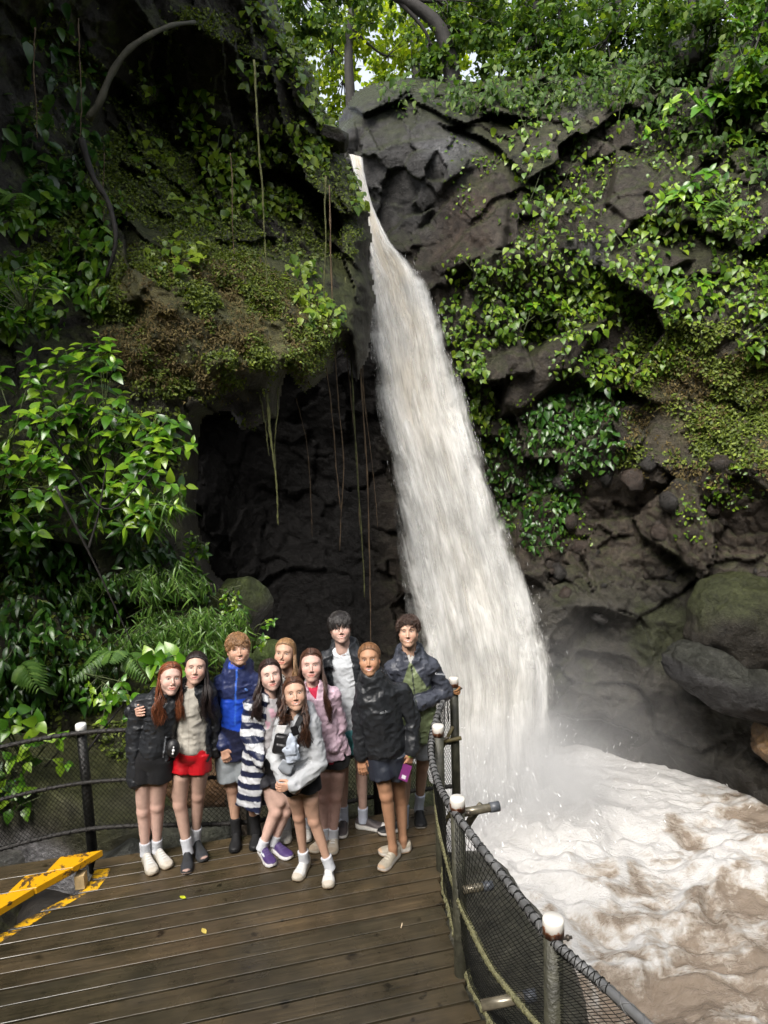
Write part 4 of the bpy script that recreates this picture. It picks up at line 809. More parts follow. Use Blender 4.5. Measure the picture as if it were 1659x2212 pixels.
for i, (u, v, ru, rv, n) in enumerate([(110, 100, 60, 90, 20), (160, 180, 60, 80, 24), (60, 300, 60, 70, 22), (180, 330, 60, 60, 30), (130, 420, 70, 50, 40)]):
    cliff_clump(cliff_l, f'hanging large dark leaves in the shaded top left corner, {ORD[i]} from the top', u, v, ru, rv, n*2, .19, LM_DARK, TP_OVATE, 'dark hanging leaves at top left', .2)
for i, (u, v, ru, rv, n) in enumerate([(60, 470, 80, 40, 70), (70, 610, 100, 50, 130), (190, 560, 60, 60, 60), (60, 700, 90, 40, 90), (230, 470, 50, 60, 40), (200, 640, 40, 50, 40)]):
    cliff_clump(cliff_l, f'leafy bush on the left slope above the big shrub, {ORD[i]} from the top', u, v, ru, rv, n*2, .13, LM_BRIGHTJ, TP_OVATE, 'bushes on the left slope', .22)
for i, (u, v, ru, rv, n) in enumerate([(40, 1150, 70, 60, 90), (120, 1230, 80, 60, 110), (60, 1330, 90, 60, 120), (180, 1370, 70, 60, 90), (90, 1440, 90, 60, 120), (40, 1530, 70, 50, 80), (200, 1480, 70, 50, 80), (230, 1290, 60, 50, 60), (330, 1230, 60, 60, 70), (420, 1240, 40, 60, 60), (300, 1180, 60, 40, 60)]):
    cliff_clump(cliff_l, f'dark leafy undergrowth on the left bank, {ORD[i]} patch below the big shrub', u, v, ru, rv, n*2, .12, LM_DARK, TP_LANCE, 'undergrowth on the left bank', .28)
for i, (u, v, ru, rv, n) in enumerate([(340, 930, 40, 30, 40), (250, 900, 40, 40, 40), (440, 1270, 30, 30, 40), (520, 1290, 40, 40, 70), (490, 1350, 40, 40, 60)]):
    cliff_clump(cliff_l, f'small bright leaves at the cave edge, {ORD[i]} patch from the top', u, v, ru, rv, n*2, .085, LM_BRIGHTJ, TP_OVATE, 'small plants at the cave edge', .12)

# ---- ground cover: tiny leaves and moss tufts, uncountable
def cover(sheet, name, n, box, dens, size, mat, tpl=TP_SMALL, seed=1, lift=.05):
    r = np.random.default_rng(seed); u = r.uniform(box[0], box[1], n*3); v = r.uniform(box[2], box[3], n*3); p, nn, ok = sheet.at(u, v)
    k = ok & (r.random(len(u)) < dens(u, v, p, nn)); p, nn = p[k][:n], nn[k][:n]; m = len(p)
    d = unit(np.array([0, -.4, -.5])+.8*r.normal(size=(m, 3))+nn*.4); nr = unit(nn+np.array([0, -.2, .5])+.6*r.normal(size=(m, 3)))
    o = link(name, leaves_mesh(name, tpl, p+nn*lift*r.random((m, 1)), d, nr, size*r.uniform(.5, 1.4, m), np.clip(r.normal(.5, .22, m), 0, 1), mat)); return tag(o, kind='stuff')
cover(cliff_l, 'moss', 26000, (200, 760, 520, 900), lambda u, v, p, n: sstep(-40, 40, poly_sd(moss_blob, u, v))*sstep(-.2, .3, fbm(p*2.6, 4, 701)), .045, LM_MOSS, TP_SMALL, 701)
cover(cliff_l, 'withered_moss', 9000, (200, 760, 520, 900), lambda u, v, p, n: sstep(-40, 40, poly_sd(moss_blob, u, v))*sstep(-.1, .3, fbm(p*2.2+5, 3, 711)), .05, LM_DEAD, TP_LANCE, 711)
cover(cliff_r, 'withered_cover', 7000, (1300, 1900, 760, 1060), lambda u, v, p, n: sstep(-.2, .3, fbm(p*1.6+5, 3, 712)), .07, LM_DEAD, TP_LANCE, 712)
cover(cliff_l, 'ground_cover', 9000, (-300, 560, 880, 1900), lambda u, v, p, n: sstep(-.1, .4, fbm(p*1.5, 3, 702))*.8, .055, LM_MOSS, TP_SMALL, 702)
cover(cliff_l, 'rock_edge_moss', 17000, (60, 800, 20, 560), lambda u, v, p, n: sstep(.05, .5, n[:, 2])*sstep(-.4, .2, fbm(p*1.2, 3, 703)), .055, LM_MOSS, TP_SMALL, 703)
cover(cliff_r, 'ground_cover', 15000, (1330, 1900, 690, 1010), lambda u, v, p, n: sstep(-.35, .35, fbm(p*1.3, 3, 704))*sstep(1330, 1430, u+.3*(v-700)), .075, LM_MOSS, TP_SMALL, 704)
cover(cliff_r, 'cliff_weeds', 9000, (960, 1900, 200, 1180), lambda u, v, p, n: sstep(.05, .45, fbm(p*1.1, 3, 705))*.8*sstep(930, 1010, u-.0*v), .085, LM_VINE, TP_SMALL, 705)

# ---- large-leaved shrubs on the left bank: every leaf a piece of its own
LEAFMESH = {}
def leaf_piece(key, tpl, mat):
    if key not in LEAFMESH: V, T = tpl; LEAFMESH[key] = mesh_from('leaf', V, T, mat)
    return LEAFMESH[key]
def shrub(label, base, tips, per, size, tpl=TP_OVATE, key='ovate', mat=LM_BRIGHT, cat='shrub', name='shrub', whorl=.10, stemr=.010, group=None, facing=(0, -.5, .7)):
    t = thing(name, label, cat, base, group); base = np.asarray(base); me = leaf_piece(key, tpl, mat); bm = MB(); binv = Matrix.Translation(-Vector(t.location))
    for tip in tips:
        tip = np.asarray(tip); mid = base*.45+tip*.55+np.array([.1*RV.normal(), -.1*RV.random(), .12]); c = crom([base, mid, tip], 9); bm.tube(c, np.linspace(stemr, .003, 9), 5)
        ax = unit(c[-1]-c[-3]+np.array([0, -.1, .1])); a0 = RV.uniform(0, 6.28); x = unit(np.cross(ax, [0.3, 1, .2])); y = np.cross(ax, x)
        for k in range(per):
            a = a0+k*2.4; f = k/per; p = tip-ax*whorl*1.6*f*(1 if per < 8 else 1.8); rad = x*math.cos(a)+y*math.sin(a); d = unit(rad*(.75+.5*f)+ax*(.55-.6*f)+np.array([0, -.15, -.18])+.15*RV.normal(size=3))
            nr = unit(np.array(facing)+ax*.4+.3*RV.normal(size=3)); R = orient(d[None], nr[None])[0]; s = size*RV.uniform(.65, 1.2)*(1-.35*(1-f) if per > 4 else 1)
            o = bpy.data.objects.new('leaf', me); COL.objects.link(o); o.parent = t
            Mx = Matrix([[R[0][i]*s, R[1][i]*s, R[2][i]*s, float(p[i]-base[i])] for i in range(3)]+[[0, 0, 0, 1]]); o.matrix_local = Mx
    part('stem', bm.mesh('stem', M_STEM), t)['kind'] = 'stuff'; return t
def tips_in(poly, n, Yf, seed, jit=.3):
    r = np.random.default_rng(seed); poly = np.array(poly, float); out = []; d = (poly.max(0)-poly.min(0)); tries = 0; pts = []
    while len(out) < n and tries < 20000:
        tries += 1; q = poly.min(0)+d*r.random(2)
        if poly_sd(poly, q[:1], q[1:])[0] < 0: continue
        if pts and min(np.hypot(*(q-a)) for a in pts) < .5*math.sqrt(d[0]*d[1]/n): continue
        pts.append(q); out.append(P(q[0], q[1], Yf(q[0], q[1])-jit*r.random()))
    return out
surfY = lambda u, v: float(cliff_l.at(u, v)[0][1])
shrub('big glossy bright green shrub reaching out over the left bank', P(230, 1080, 7.6), tips_in([(30, 760), (150, 745), (240, 700), (270, 760), (230, 830), (330, 880), (420, 900), (430, 960), (330, 990), (420, 1060), (330, 1100), (200, 1000), (60, 960)], 62, lambda u, v: min(7.5, surfY(u, v)-.25), 1), 6, .215)
shrub('bright green shrub at the left picture edge', P(-10, 1120, 6.9), tips_in([(-60, 760), (90, 790), (150, 960), (120, 1120), (60, 1190), (-60, 1150)], 38, lambda u, v: min(6.9, surfY(u, v)-.25), 2), 6, .19)
shrub('bright shrub just outside the left picture edge', P(-190, 1150, 6.0), tips_in([(-330, 800), (-120, 760), (-80, 1000), (-120, 1200), (-330, 1200)], 30, lambda u, v: min(6.0, surfY(u, v)-.25), 12), 6, .18)
shrub('dark leaved shrub hanging below the bright one', P(260, 1150, 7.6), tips_in([(140, 1000), (330, 1040), (420, 1090), (300, 1150), (200, 1160), (100, 1130)], 26, lambda u, v: min(7.4, surfY(u, v)-.2), 3), 6, .20, TP_LANCE, 'lance')
shrub('light green shrub at left edge above the bank', P(60, 680, 7.7), tips_in([(-30, 560), (110, 560), (150, 640), (60, 690), (-30, 690)], 22, lambda u, v: min(7.9, surfY(u, v)-.2), 4), 6, .16)
shrub('broad leaved plant behind the top rope left of the post', P(60, 1660, 5.9), tips_in([(-30, 1520), (60, 1530), (130, 1590), (190, 1650), (90, 1680), (-20, 1650)], 9, lambda u, v: 5.65, 5, .15), 4, .12, TP_HEART, 'heart', facing=(.1, -.7, .5))
shrub('leafy plant drooping over the rope near the white cap', P(250, 1480, 6.6), tips_in([(170, 1480), (300, 1470), (290, 1560), (200, 1560)], 10, lambda u, v: 6.1, 6, .2), 5, .13)
shrub('low broad leaves by the fence at the left edge', P(20, 1720, 5.9), tips_in([(-40, 1640), (40, 1650), (60, 1740), (-30, 1760)], 9, lambda u, v: 5.7, 7, .1), 4, .13, TP_HEART, 'heart', facing=(.1, -.7, .5))
shrub('broad leaved plant behind the two girls on the left', P(330, 1480, 6.6), tips_in([(320, 1420), (400, 1400), (420, 1450), (350, 1470)], 8, lambda u, v: 6.5, 8, .1), 4, .17, TP_HEART, 'heart', facing=(0, -.8, .4))
shrub('bright sprig sticking out right of the blond boy', P(545, 1410, 7.5), [P(570, 1375, 7.3), P(585, 1345, 7.3), P(555, 1395, 7.4), P(592, 1338, 7.25)], 6, .085)
shrub('small bright plant on the mossy cave edge boulder', P(490, 1300, 8.0), tips_in([(475, 1270), (520, 1280), (530, 1330), (480, 1330)], 10, lambda u, v: 7.9, 9, .1), 5, .09)
shrub('tuft of leaves at the lower cave edge', P(430, 1190, 8.6), tips_in([(395, 1140), (450, 1170), (450, 1210), (400, 1200)], 9, lambda u, v: 8.5, 10, .1), 5, .12)
for i, (u, v, s, Y, lab) in enumerate([(1530, 240, .30, 14.4, 'pale umbrella leaved plant near the right cliff top'), (1415, 300, .24, 14.9, 'drooping star leaved plant left of the umbrella plant'), (1470, 235, .24, 15.2, 'star leaved plant hanging from the upper right rim'), (1450, 440, .26, 14.4, 'fan leaved plant on the right cliff above the leafy band'), (1600, 300, .26, 14.0, 'bright fan leaved plant at the right edge'), (1510, 400, .28, 14.1, 'large star leaved plant in the right middle'), (1165, 845, .0, 0, ''), (1180, 660, .22, 15.0, 'dark glossy star plant in the leafy band'), (1480, 640, .25, 14.0, 'blue green star plant on bare stem at the right'), (1560, 240, .24, 14.6, 'second umbrella leaved plant near the right edge')]):
    if s: p, n_, ok = cliff_r.at(u, v); b = p+[0, -.1, -.3]; shrub(lab, b, [p+[.15*RV.normal(), -.45, .1+.1*RV.random()], p+[.35, -.4, -.1], p+[-.35, -.4, -.05]], 7, s*1.2, TP_OVATE, 'ovate', LM_BRIGHT, 'plant', 'star_leaved_plant', .03, group='star leaved plants on the right cliff')

# ---- bamboo grass: drooping narrow blades
def bamboo(label, u0, v0, Y, w, h, n, seed):
    r = np.random.default_rng(seed); c = P(u0, v0, Y); t = thing('bamboo_grass', label, 'bamboo grass', c, 'bamboo grass clumps'); bm = MB(); pos, d, nr = [], [], []
    for k in range(n):
        b = c+np.array([r.normal()*w*.5, r.normal()*.15+.1, r.uniform(-.1, .5)*h]); tp = b+np.array([r.normal()*.25, -.35-.2*r.random(), -h*.45*r.random()+.15]); q = crom([b, (b+tp)/2+[0, -.05, .12], tp], 12); bm.tube(q, .003, 3)
        for i in range(3, 12):
            for s in range(2): pos.append(q[i]+r.normal(size=3)*.02); d.append(unit(np.array([r.normal()*.6, -.25, -.75])+.25*r.normal(size=3))); nr.append(unit(np.array([0, -.8, .5])+.4*r.normal(size=3)))
    m = len(pos); part('foliage', leaves_mesh('foliage', TP_BLADE, np.array(pos), np.array(d), np.array(nr), r.uniform(.10, .20, m), r.uniform(.1, .9, m), LM_BAMB), t)['kind'] = 'stuff'; part('stem', bm.mesh('stem', M_STEM), t)
bamboo('large drooping bamboo grass clump behind the girls on the left', 380, 1385, 7.4, .55, .6, 60, 811); bamboo('bamboo grass clump right beside the blond boy', 440, 1400, 7.2, .5, .6, 50, 812); bamboo('upper bamboo grass clump on the left bank', 345, 1280, 7.8, .45, .45, 32, 813); bamboo('thin bamboo grass tuft under the big shrub', 330, 1130, 7.9, .5, .5, 30, 814)
# ---- ferns
def fern(label, c, size, nf, seed, face=(0, -1, .4)):
    r = np.random.default_rng(seed); t = thing('fern', label, 'fern', c, 'ferns on the banks'); 
    for k in range(nf):
        a = r.uniform(-1.4, 1.4); dr = unit(np.array([math.sin(a), -.6, .5*math.cos(a)])); q = crom([c, c+dr*size*.5+[0, 0, .08], c+dr*size+[0, -.05, -.22*size]], 16); pos, d, nr, sz = [], [], [], []
        for i in range(2, 16):
            tg = unit(q[min(i+1, 15)]-q[i-1]); sd = unit(np.cross(tg, [0, -.4, 1]))
            for s in (1, -1): pos.append(q[i]); d.append(unit(sd*s+tg*.4-np.array([0, 0, .1]))); nr.append(np.array([0, -.4, 1.0])); sz.append(size*.34*math.sin(.35+2.6*i/16))
        part('frond', leaves_mesh('frond', TP_LANCE, np.array(pos), np.array(d), np.array(nr), np.array(sz), r.uniform(.2, .8, len(pos)), LM_BAMB), t)
fern('fern at the left edge below the dark undergrowth', P(30, 1460, 6.5), .5, 7, 821); fern('fern high at the left edge', P(20, 490, 8.2), .7, 6, 822); fern('fern beside the bamboo grass behind the red haired girl', P(260, 1440, 6.9), .45, 7, 823); fern('small fern on the mossy left slope', P(235, 810, 8.7), .4, 5, 824); fern('fern hanging on the right cliff near the edge', P(1560, 470, 14.0), .6, 6, 825)
# ---- lianas hanging in front of the cave and the cliff
def hang(label, pts, Y, r, mat, seed, group='lianas hanging by the cave'):
    rr = np.random.default_rng(seed); q = crom([P(u, v, Y) for u, v in pts], 40); q = q+np.stack([.012*np.cumsum(rr.normal(size=40))*.3, .01*np.cumsum(rr.normal(size=40))*.3, np.zeros(40)], 1); bm = MB(); bm.tube(q, np.linspace(r, r*.5, 40)*(1+.25*rr.normal(size=40)).clip(.5, 1.6), 6)
    tag(link('hanging_vine', bm.mesh('hanging_vine', mat)), label, 'vine', group)
for i, (pts, Y, r, g, lab) in enumerate([
 ([(548, 130), (556, 270), (566, 420), (572, 560), (578, 680)], 10.0, .016, 1, 'long green liana down the middle of the left cliff'), ([(577, 850), (585, 960), (594, 1060), (598, 1135)], 9.6, .020, 1, 'thick mossy liana end hanging at the cave roof'), ([(560, 850), (572, 920), (580, 985)], 9.65, .013, 1, 'short mossy liana left of the thick one'), ([(600, 840), (603, 900), (600, 960), (606, 1050)], 9.7, .012, 1, 'short green liana right of the thick one'),
 ([(497, 330), (500, 470), (508, 620)], 10.2, .009, 0, 'thin brown liana on the upper left cliff'), ([(705, 380), (706, 520), (702, 640), (705, 700)], 11.0, .016, 1, 'green liana near the right rim of the left cliff'), ([(712, 400), (716, 560), (722, 700), (732, 870), (742, 1000), (738, 1100), (735, 1190)], 11.4, .014, 0, 'brown liana hanging left of the fall, tip at mid cave'), ([(700, 640), (706, 800), (716, 900), (722, 1000), (730, 1100)], 11.0, .013, 0, 'reddish liana in front of the cave'),
 ([(745, 600), (755, 740), (765, 900), (775, 1050), (785, 1200), (790, 1290)], 12.2, .020, 1, 'thick liana close to the fall with frayed mossy tip'), ([(742, 620), (748, 760), (758, 860), (770, 1000), (776, 1140)], 12.3, .012, 0, 'thin liana beside the thick frayed one'), ([(772, 640), (778, 800), (788, 950), (796, 1100), (800, 1260), (803, 1400), (804, 1420)], 12.6, .017, 0, 'longest liana reaching down to the group beside the fall'), ([(780, 700), (788, 850), (800, 950), (812, 1060), (818, 1140)], 12.8, .010, 0, 'thin liana against the white water'), ([(760, 560), (770, 700), (782, 820), (796, 900)], 12.6, .010, 0, 'short liana against the upper fall'),
 ([(640, 860), (662, 960), (672, 1080), (676, 1160)], 10.6, .006, 0, 'hair thin liana in the middle of the cave'), ([(75, 60), (72, 180), (78, 300)], 8.6, .010, 0, 'thin liana in the dark top left'), ([(170, 40), (172, 200), (170, 330)], 9.0, .009, 0, 'thin liana hanging in the top left shade'), ([(225, 330), (228, 420), (232, 520)], 9.6, .008, 0, 'short thin liana on the left cliff')]): hang(lab, pts, Y, r, M_VINEG if g else M_VINEB, 830+i)
# big pale root and slanting stems on the left cliff
def limb(name, label, cat, pts, r0, r1, mat, nodes=24): 
    q = crom([P(*p) for p in pts], nodes); bm = MB(); w = np.linspace(r0, r1, nodes)*(1+.12*np.sin(np.arange(nodes)*1.7)); bm.tube(q, w, 9); return tag(link(name, bm.mesh(name, mat)), label, cat)
M_ROOT = simple('pale_root', (.04, .037, .022), .8, var=.4, scale=7, bstr=.5, bscale=25)
limb('tree_root', 'thick pale bent root arching over the dark upper left cliff', 'root', [(190, 258, 8.8), (215, 220, 8.8), (240, 160, 8.9), (275, 110, 9.0), (320, 78, 9.2), (370, 55, 9.6), (420, 48, 10.4)], .046, .026, M_ROOT)
limb('tree_root', 'thin dark root snaking down the left slope', 'root', [(175, 300, 9.0), (200, 380, 9.0), (235, 440, 8.9), (250, 520, 8.8), (230, 600, 8.8)], .045, .02, M_BARK)
for i, (pts, lab) in enumerate([([(90, 900, 6.7), (170, 1040, 6.9), (240, 1100, 7.0), (330, 1010, 7.1)], 'dark bare branch running through the big shrub'), ([(190, 1190, 6.9), (215, 1100, 7.0), (230, 1000, 7.0)], 'dark upright branch under the big shrub'), ([(120, 1050, 6.5), (210, 1230, 6.7), (290, 1400, 6.8)], 'thin dark branch slanting across the left bank'), ([(60, 1720, 5.9), (95, 1660, 5.95), (130, 1620, 6.0)], 'bare brown stick leaning by the mossy boulder'), ([(190, 1620, 5.95), (235, 1560, 6.0), (275, 1510, 6.1)], 'thin stick crossing behind the black post')]): limb('branch', lab, 'branch', pts, .014, .006, M_BARK, 16)

# ---- trees on the rim
def tree(label, base, trunk_top, r0, blobs, nleaf, lsize, mat, seed, group='trees on the rim above the fall', mid=None):
    r = np.random.default_rng(seed); t = thing('tree', label, 'tree', base, group); bm = MB(); q = crom([base, (base*.5+np.asarray(trunk_top)*.5+np.array([.2*r.normal(), .2*r.normal(), 0])) if mid is None else mid, trunk_top], 14); bm.tube(q, np.linspace(r0, r0*.45, 14), 10); part('trunk', bm.mesh('trunk', M_BARK), t)
    pos = []
    for (c, rad, w) in blobs:
        c = np.asarray(c, float); m = max(6, int(nleaf*w)); bm = MB(); s = q[int(6+r.integers(0, 8))]; lq = crom([s, (s+c)/2+r.normal(size=3)*.25, c], 10); bm.tube(lq, np.linspace(r0*.28, .015, 10), 6)
        for k in range(7): e = c+unit(r.normal(size=3))*np.asarray(rad)*.75; bm.tube(crom([lq[6], (lq[6]+e)/2+r.normal(size=3)*.1, e], 6), np.linspace(.022, .006, 6), 4)
        part('limb', bm.mesh('limb', M_BARK), t)
        nc = max(5, m//24); cc = unit(r.normal(size=(nc, 3)))*(r.random((nc, 1))**.45)*np.asarray(rad)+c
        pos.append(cc[r.integers(0, nc, m)]+r.normal(size=(m, 3))*np.array([.28, .28, .16])*np.mean(rad)*.42)
    pos = np.concatenate(pos); m = len(pos); d = unit(np.array([0, -.2, -.35])+.8*r.normal(size=(m, 3))); nr = unit(np.array([0, -.2, .9])+.55*r.normal(size=(m, 3)))
    part('crown', leaves_mesh('crown', TP_SMALL, pos, d, nr, lsize*r.uniform(.6, 1.3, m), np.clip(r.normal(.5, .25, m), 0, 1), mat), t)['kind'] = 'stuff'
B = lambda u, v, Y, ru, rv, w: (P(u, v, Y), (ru, ru*.8, rv), w)
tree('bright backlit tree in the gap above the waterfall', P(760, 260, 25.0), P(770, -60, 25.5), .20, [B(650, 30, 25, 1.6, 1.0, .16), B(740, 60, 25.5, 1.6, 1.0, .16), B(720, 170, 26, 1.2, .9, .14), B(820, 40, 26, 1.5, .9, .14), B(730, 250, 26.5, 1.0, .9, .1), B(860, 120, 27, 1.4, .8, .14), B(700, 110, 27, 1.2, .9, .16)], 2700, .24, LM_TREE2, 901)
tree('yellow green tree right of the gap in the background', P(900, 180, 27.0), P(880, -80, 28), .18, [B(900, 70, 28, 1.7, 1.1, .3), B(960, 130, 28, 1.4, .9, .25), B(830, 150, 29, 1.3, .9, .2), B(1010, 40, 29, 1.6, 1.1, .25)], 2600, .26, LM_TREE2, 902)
tree('dark green tree leaning in from the left rim', P(560, 60, 21.0), P(600, -160, 21.5), .22, [B(610, 20, 21, 1.5, .9, .25), B(680, 60, 21, 1.3, .8, .2), B(640, -40, 21, 1.6, .8, .25), B(760, 10, 22, 1.3, .7, .2), B(590, 110, 22, .8, .7, .1)], 2600, .20, LM_TREE, 903)
tree('tree with thick arching black trunk above the boulder', P(985, 215, 20.4), P(800, -40, 20.0), .26, [B(1010, 60, 20.5, 1.3, .8, .22), B(1080, 90, 20.5, 1.2, .8, .2), B(880, -10, 21, 1.3, .6, .18), B(1000, -10, 21.5, 1.3, .7, .2), B(940, 140, 20.5, .8, .5, .2)], 2600, .19, LM_TREE, 904, mid=P(945, 55, 20.2))
tree('upright dark trunk tree behind the boulder top', P(975, 150, 22.5), P(965, -120, 22.5), .15, [B(1060, 20, 22.5, 1.4, .9, .4), B(1120, 60, 22.5, 1.4, .9, .4), B(950, 60, 23, 1.0, .7, .2)], 2400, .19, LM_TREE, 905)
tree('leafy tree above the middle of the right cliff', P(1150, 120, 20.5), P(1140, -130, 21), .18, [B(1150, 60, 20.5, 1.3, .9, .3), B(1230, 90, 20, 1.3, .9, .3), B(1200, 10, 21, 1.5, .8, .25), B(1130, 130, 19.8, .9, .5, .15)], 3000, .19, LM_TREE, 906)
tree('dark dense tree at the upper right rim', P(1330, 90, 19.5), P(1340, -150, 20), .17, [B(1320, 70, 19.2, 1.3, .8, .3), B(1400, 40, 19, 1.3, .9, .3), B(1290, 0, 20, 1.4, .8, .2), B(1260, 150, 18.6, 1.0, .5, .2)], 3000, .19, LM_TREE, 907)
tree('tree with slanting trunk near the top right corner', P(1500, 130, 17.2), P(1455, -120, 17.6), .12, [B(1480, 30, 17.5, 1.1, .7, .25), B(1560, 60, 17, 1.1, .8, .3), B(1620, 20, 16.8, 1.1, .8, .3), B(1640, 110, 16, .8, .6, .15)], 2600, .18, LM_TREE, 908)
tree('pale leaved tree at the top right corner', P(1680, 160, 15.6), P(1690, -120, 16), .12, [B(1640, 170, 15.4, .9, .6, .4), B(1680, 60, 15.6, 1.0, .8, .4), B(1600, 200, 15.2, .6, .4, .2)], 1600, .18, LM_BRIGHTJ, 909)
for i, (u, v, ru, rv, n) in enumerate([(1010, 215, 50, 30, 50), (1090, 225, 60, 40, 80), (1170, 210, 60, 40, 80), (1250, 200, 60, 45, 90), (1330, 190, 60, 50, 100), (1400, 230, 60, 50, 90), (1400, 160, 60, 50, 100), (1480, 170, 60, 50, 110), (1560, 140, 60, 60, 110), (1620, 200, 60, 60, 100), (1500, 300, 60, 50, 80), (1650, 330, 60, 60, 90)]): cliff_clump(cliff_r, f'dark hazy greenery just below the right rim, {ORD[i]} from the gap', u, v, ru, rv, n*2, .15, LM_TREE, TP_OVATE, 'greenery below the right rim', .4, cat='plant', tint=(.1, .7))
cliff_row = [(870, 175), (960, 170), (1040, 185), (1100, 180), (1180, 165), (1260, 150), (1340, 140), (1420, 120), (1500, 100)]
for i, (u, v) in enumerate(cliff_row): cliff_clump(cliff_r, f'dark fringe bush hanging over the right cliff rim, {ORD[i]} from the gap', u, v+35, 55, 45, 90, .16, LM_TREE, TP_OVATE, 'bushes along the right rim', .5, 'rim_bush', cat='bush')
# a far wood closes the gap between the trunks
r = np.random.default_rng(990); n = 11000; p = P(r.uniform(980, 1800, n), r.uniform(-350, 270, n), r.uniform(29, 40, n)); keep = fbm(p*.30, 3, 991) > .12; p = p[keep]; n = len(p)
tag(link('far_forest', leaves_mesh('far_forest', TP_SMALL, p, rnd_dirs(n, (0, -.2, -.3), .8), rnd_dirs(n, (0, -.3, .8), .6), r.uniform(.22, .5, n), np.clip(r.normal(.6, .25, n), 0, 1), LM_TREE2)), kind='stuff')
# ================================================================== people
class SDF:
    def __init__(s, lo, hi, h):
        s.h = h; s.lo = np.asarray(lo, float)-3*h; n = np.ceil((np.asarray(hi)-s.lo)/h).astype(int)+4; s.n = n
        s.ax = [s.lo[i]+h*np.arange(n[i]) for i in range(3)]; s.D = np.full(n, 9.0, np.float32)
    def _sl(s, lo, hi):
        a = np.maximum(np.floor((np.asarray(lo)-s.lo)/s.h).astype(int), 0); b = np.minimum(np.ceil((np.asarray(hi)-s.lo)/s.h).astype(int)+1, s.n); b = np.maximum(a, b)
        return tuple(slice(a[i], b[i]) for i in range(3))
    def pts(s, sl):
        g = np.meshgrid(*[s.ax[i][sl[i]] for i in range(3)], indexing='ij'); return np.stack(g, -1).astype(np.float32)
    def op(s, prim, k=0.0, mode='u'):
        f, lo, hi = prim; pad = k+3*s.h if mode == 'u' else k+s.h
        sl = s._sl(np.asarray(lo)-pad, np.asarray(hi)+pad)
        if any(x.stop <= x.start for x in sl): return s
        p = s.pts(sl); d = f(p).astype(np.float32); D = s.D[sl]
        if mode == 'u':
            if k > 0:
                h = np.clip(0.5+0.5*(D-d)/k, 0, 1); r = D*(1-h)+d*h-k*h*(1-h)
            else: r = np.minimum(D, d)
        else:
            d = -d
            if k > 0:
                h = np.clip(0.5-0.5*(D-d)/k, 0, 1); r = D*(1-h)+d*h+k*h*(1-h)
            else: r = np.maximum(D, d)
        s.D[sl] = r; return s
    def cut(s, f):                               # keep where f <= 0
        p = s.pts(tuple(slice(0, n) for n in s.n)); s.D = np.maximum(s.D, f(p).astype(np.float32)); return s
    def wrinkle(s, amp, freq, seed, mat=None, ridge=False, oct=3):
        m = np.abs(s.D) < 0.03; i = np.nonzero(m); p = np.stack([s.ax[k][i[k]] for k in range(3)], 1)
        q = p@np.asarray(mat).T if mat is not None else p
        n_ = fbm(q*freq, oct, seed, ridge=ridge); s.D[m] += (amp*(n_-n_.mean())).astype(np.float32); return s
    def mesh(s):
        D = s.D; neg = D < 0
        c = [D[i:D.shape[0]-1+i, j:D.shape[1]-1+j, k:D.shape[2]-1+k] for i in (0, 1) for j in (0, 1) for k in (0, 1)]
        cnt = sum((x < 0).astype(np.int8) for x in c); act = (cnt > 0) & (cnt < 8); I = np.nonzero(act); vals = np.stack([x[act] for x in c], 1)
        offs = np.array([(i, j, k) for i in (0, 1) for j in (0, 1) for k in (0, 1)], float)
        acc = np.zeros((len(I[0]), 3)); num = np.zeros(len(I[0]))
        for a in range(8):
            for b in range(a+1, 8):
                if np.abs(offs[a]-offs[b]).sum() != 1: continue
                m = (vals[:, a] < 0) != (vals[:, b] < 0); t = vals[m, a]/(vals[m, a]-vals[m, b]); acc[m] += offs[a]+(offs[b]-offs[a])*t[:, None]; num[m] += 1
        V = s.lo+s.h*(np.stack(I, 1)+acc/num[:, None]); idx = np.full(act.shape, -1, np.int64); idx[act] = np.arange(len(V)); F = []
        for ax in range(3):
            sl0 = [slice(None)]*3; sl1 = [slice(None)]*3; sl0[ax] = slice(0, -1); sl1[ax] = slice(1, None)
            ch = neg[tuple(sl0)] != neg[tuple(sl1)]; J = np.stack(np.nonzero(ch), 1); o = [i for i in range(3) if i != ax]
            J = J[(J[:, o[0]] > 0) & (J[:, o[1]] > 0) & (J[:, o[0]] < D.shape[o[0]]-1) & (J[:, o[1]] < D.shape[o[1]]-1)]
            q = []
            for da, db in ((1, 1), (0, 1), (0, 0), (1, 0)):
                K = J.copy(); K[:, o[0]] -= da; K[:, o[1]] -= db; q.append(idx[K[:, 0], K[:, 1], K[:, 2]])
            q = np.stack(q, 1); fl = neg[J[:, 0], J[:, 1], J[:, 2]] ^ (ax == 1); q[~fl] = q[~fl][:, ::-1]; F.append(q)
        F = np.concatenate(F); F = F[(F >= 0).all(1)]
        return V, F
def cone(a, b, ra, rb):
    a = np.asarray(a, float); b = np.asarray(b, float); e = b-a; l2 = e@e+1e-9
    def f(p):
        t = np.clip(((p-a)@e)/l2, 0, 1); return np.linalg.norm(p-a-t[..., None]*e, axis=-1)-(ra+(rb-ra)*t)
    r = max(ra, rb); return f, np.minimum(a, b)-r, np.maximum(a, b)+r
def ell(c, r, R=None):
    c = np.asarray(c, float); r = np.asarray(r, float)
    def f(p):
        q = p-c
        if R is not None: q = q@R
        k = np.linalg.norm(q/r, axis=-1); k2 = np.linalg.norm(q/(r*r), axis=-1)+1e-6; return k*(k-1)/k2
    m = r.max() if R is not None else r; return f, c-m, c+m
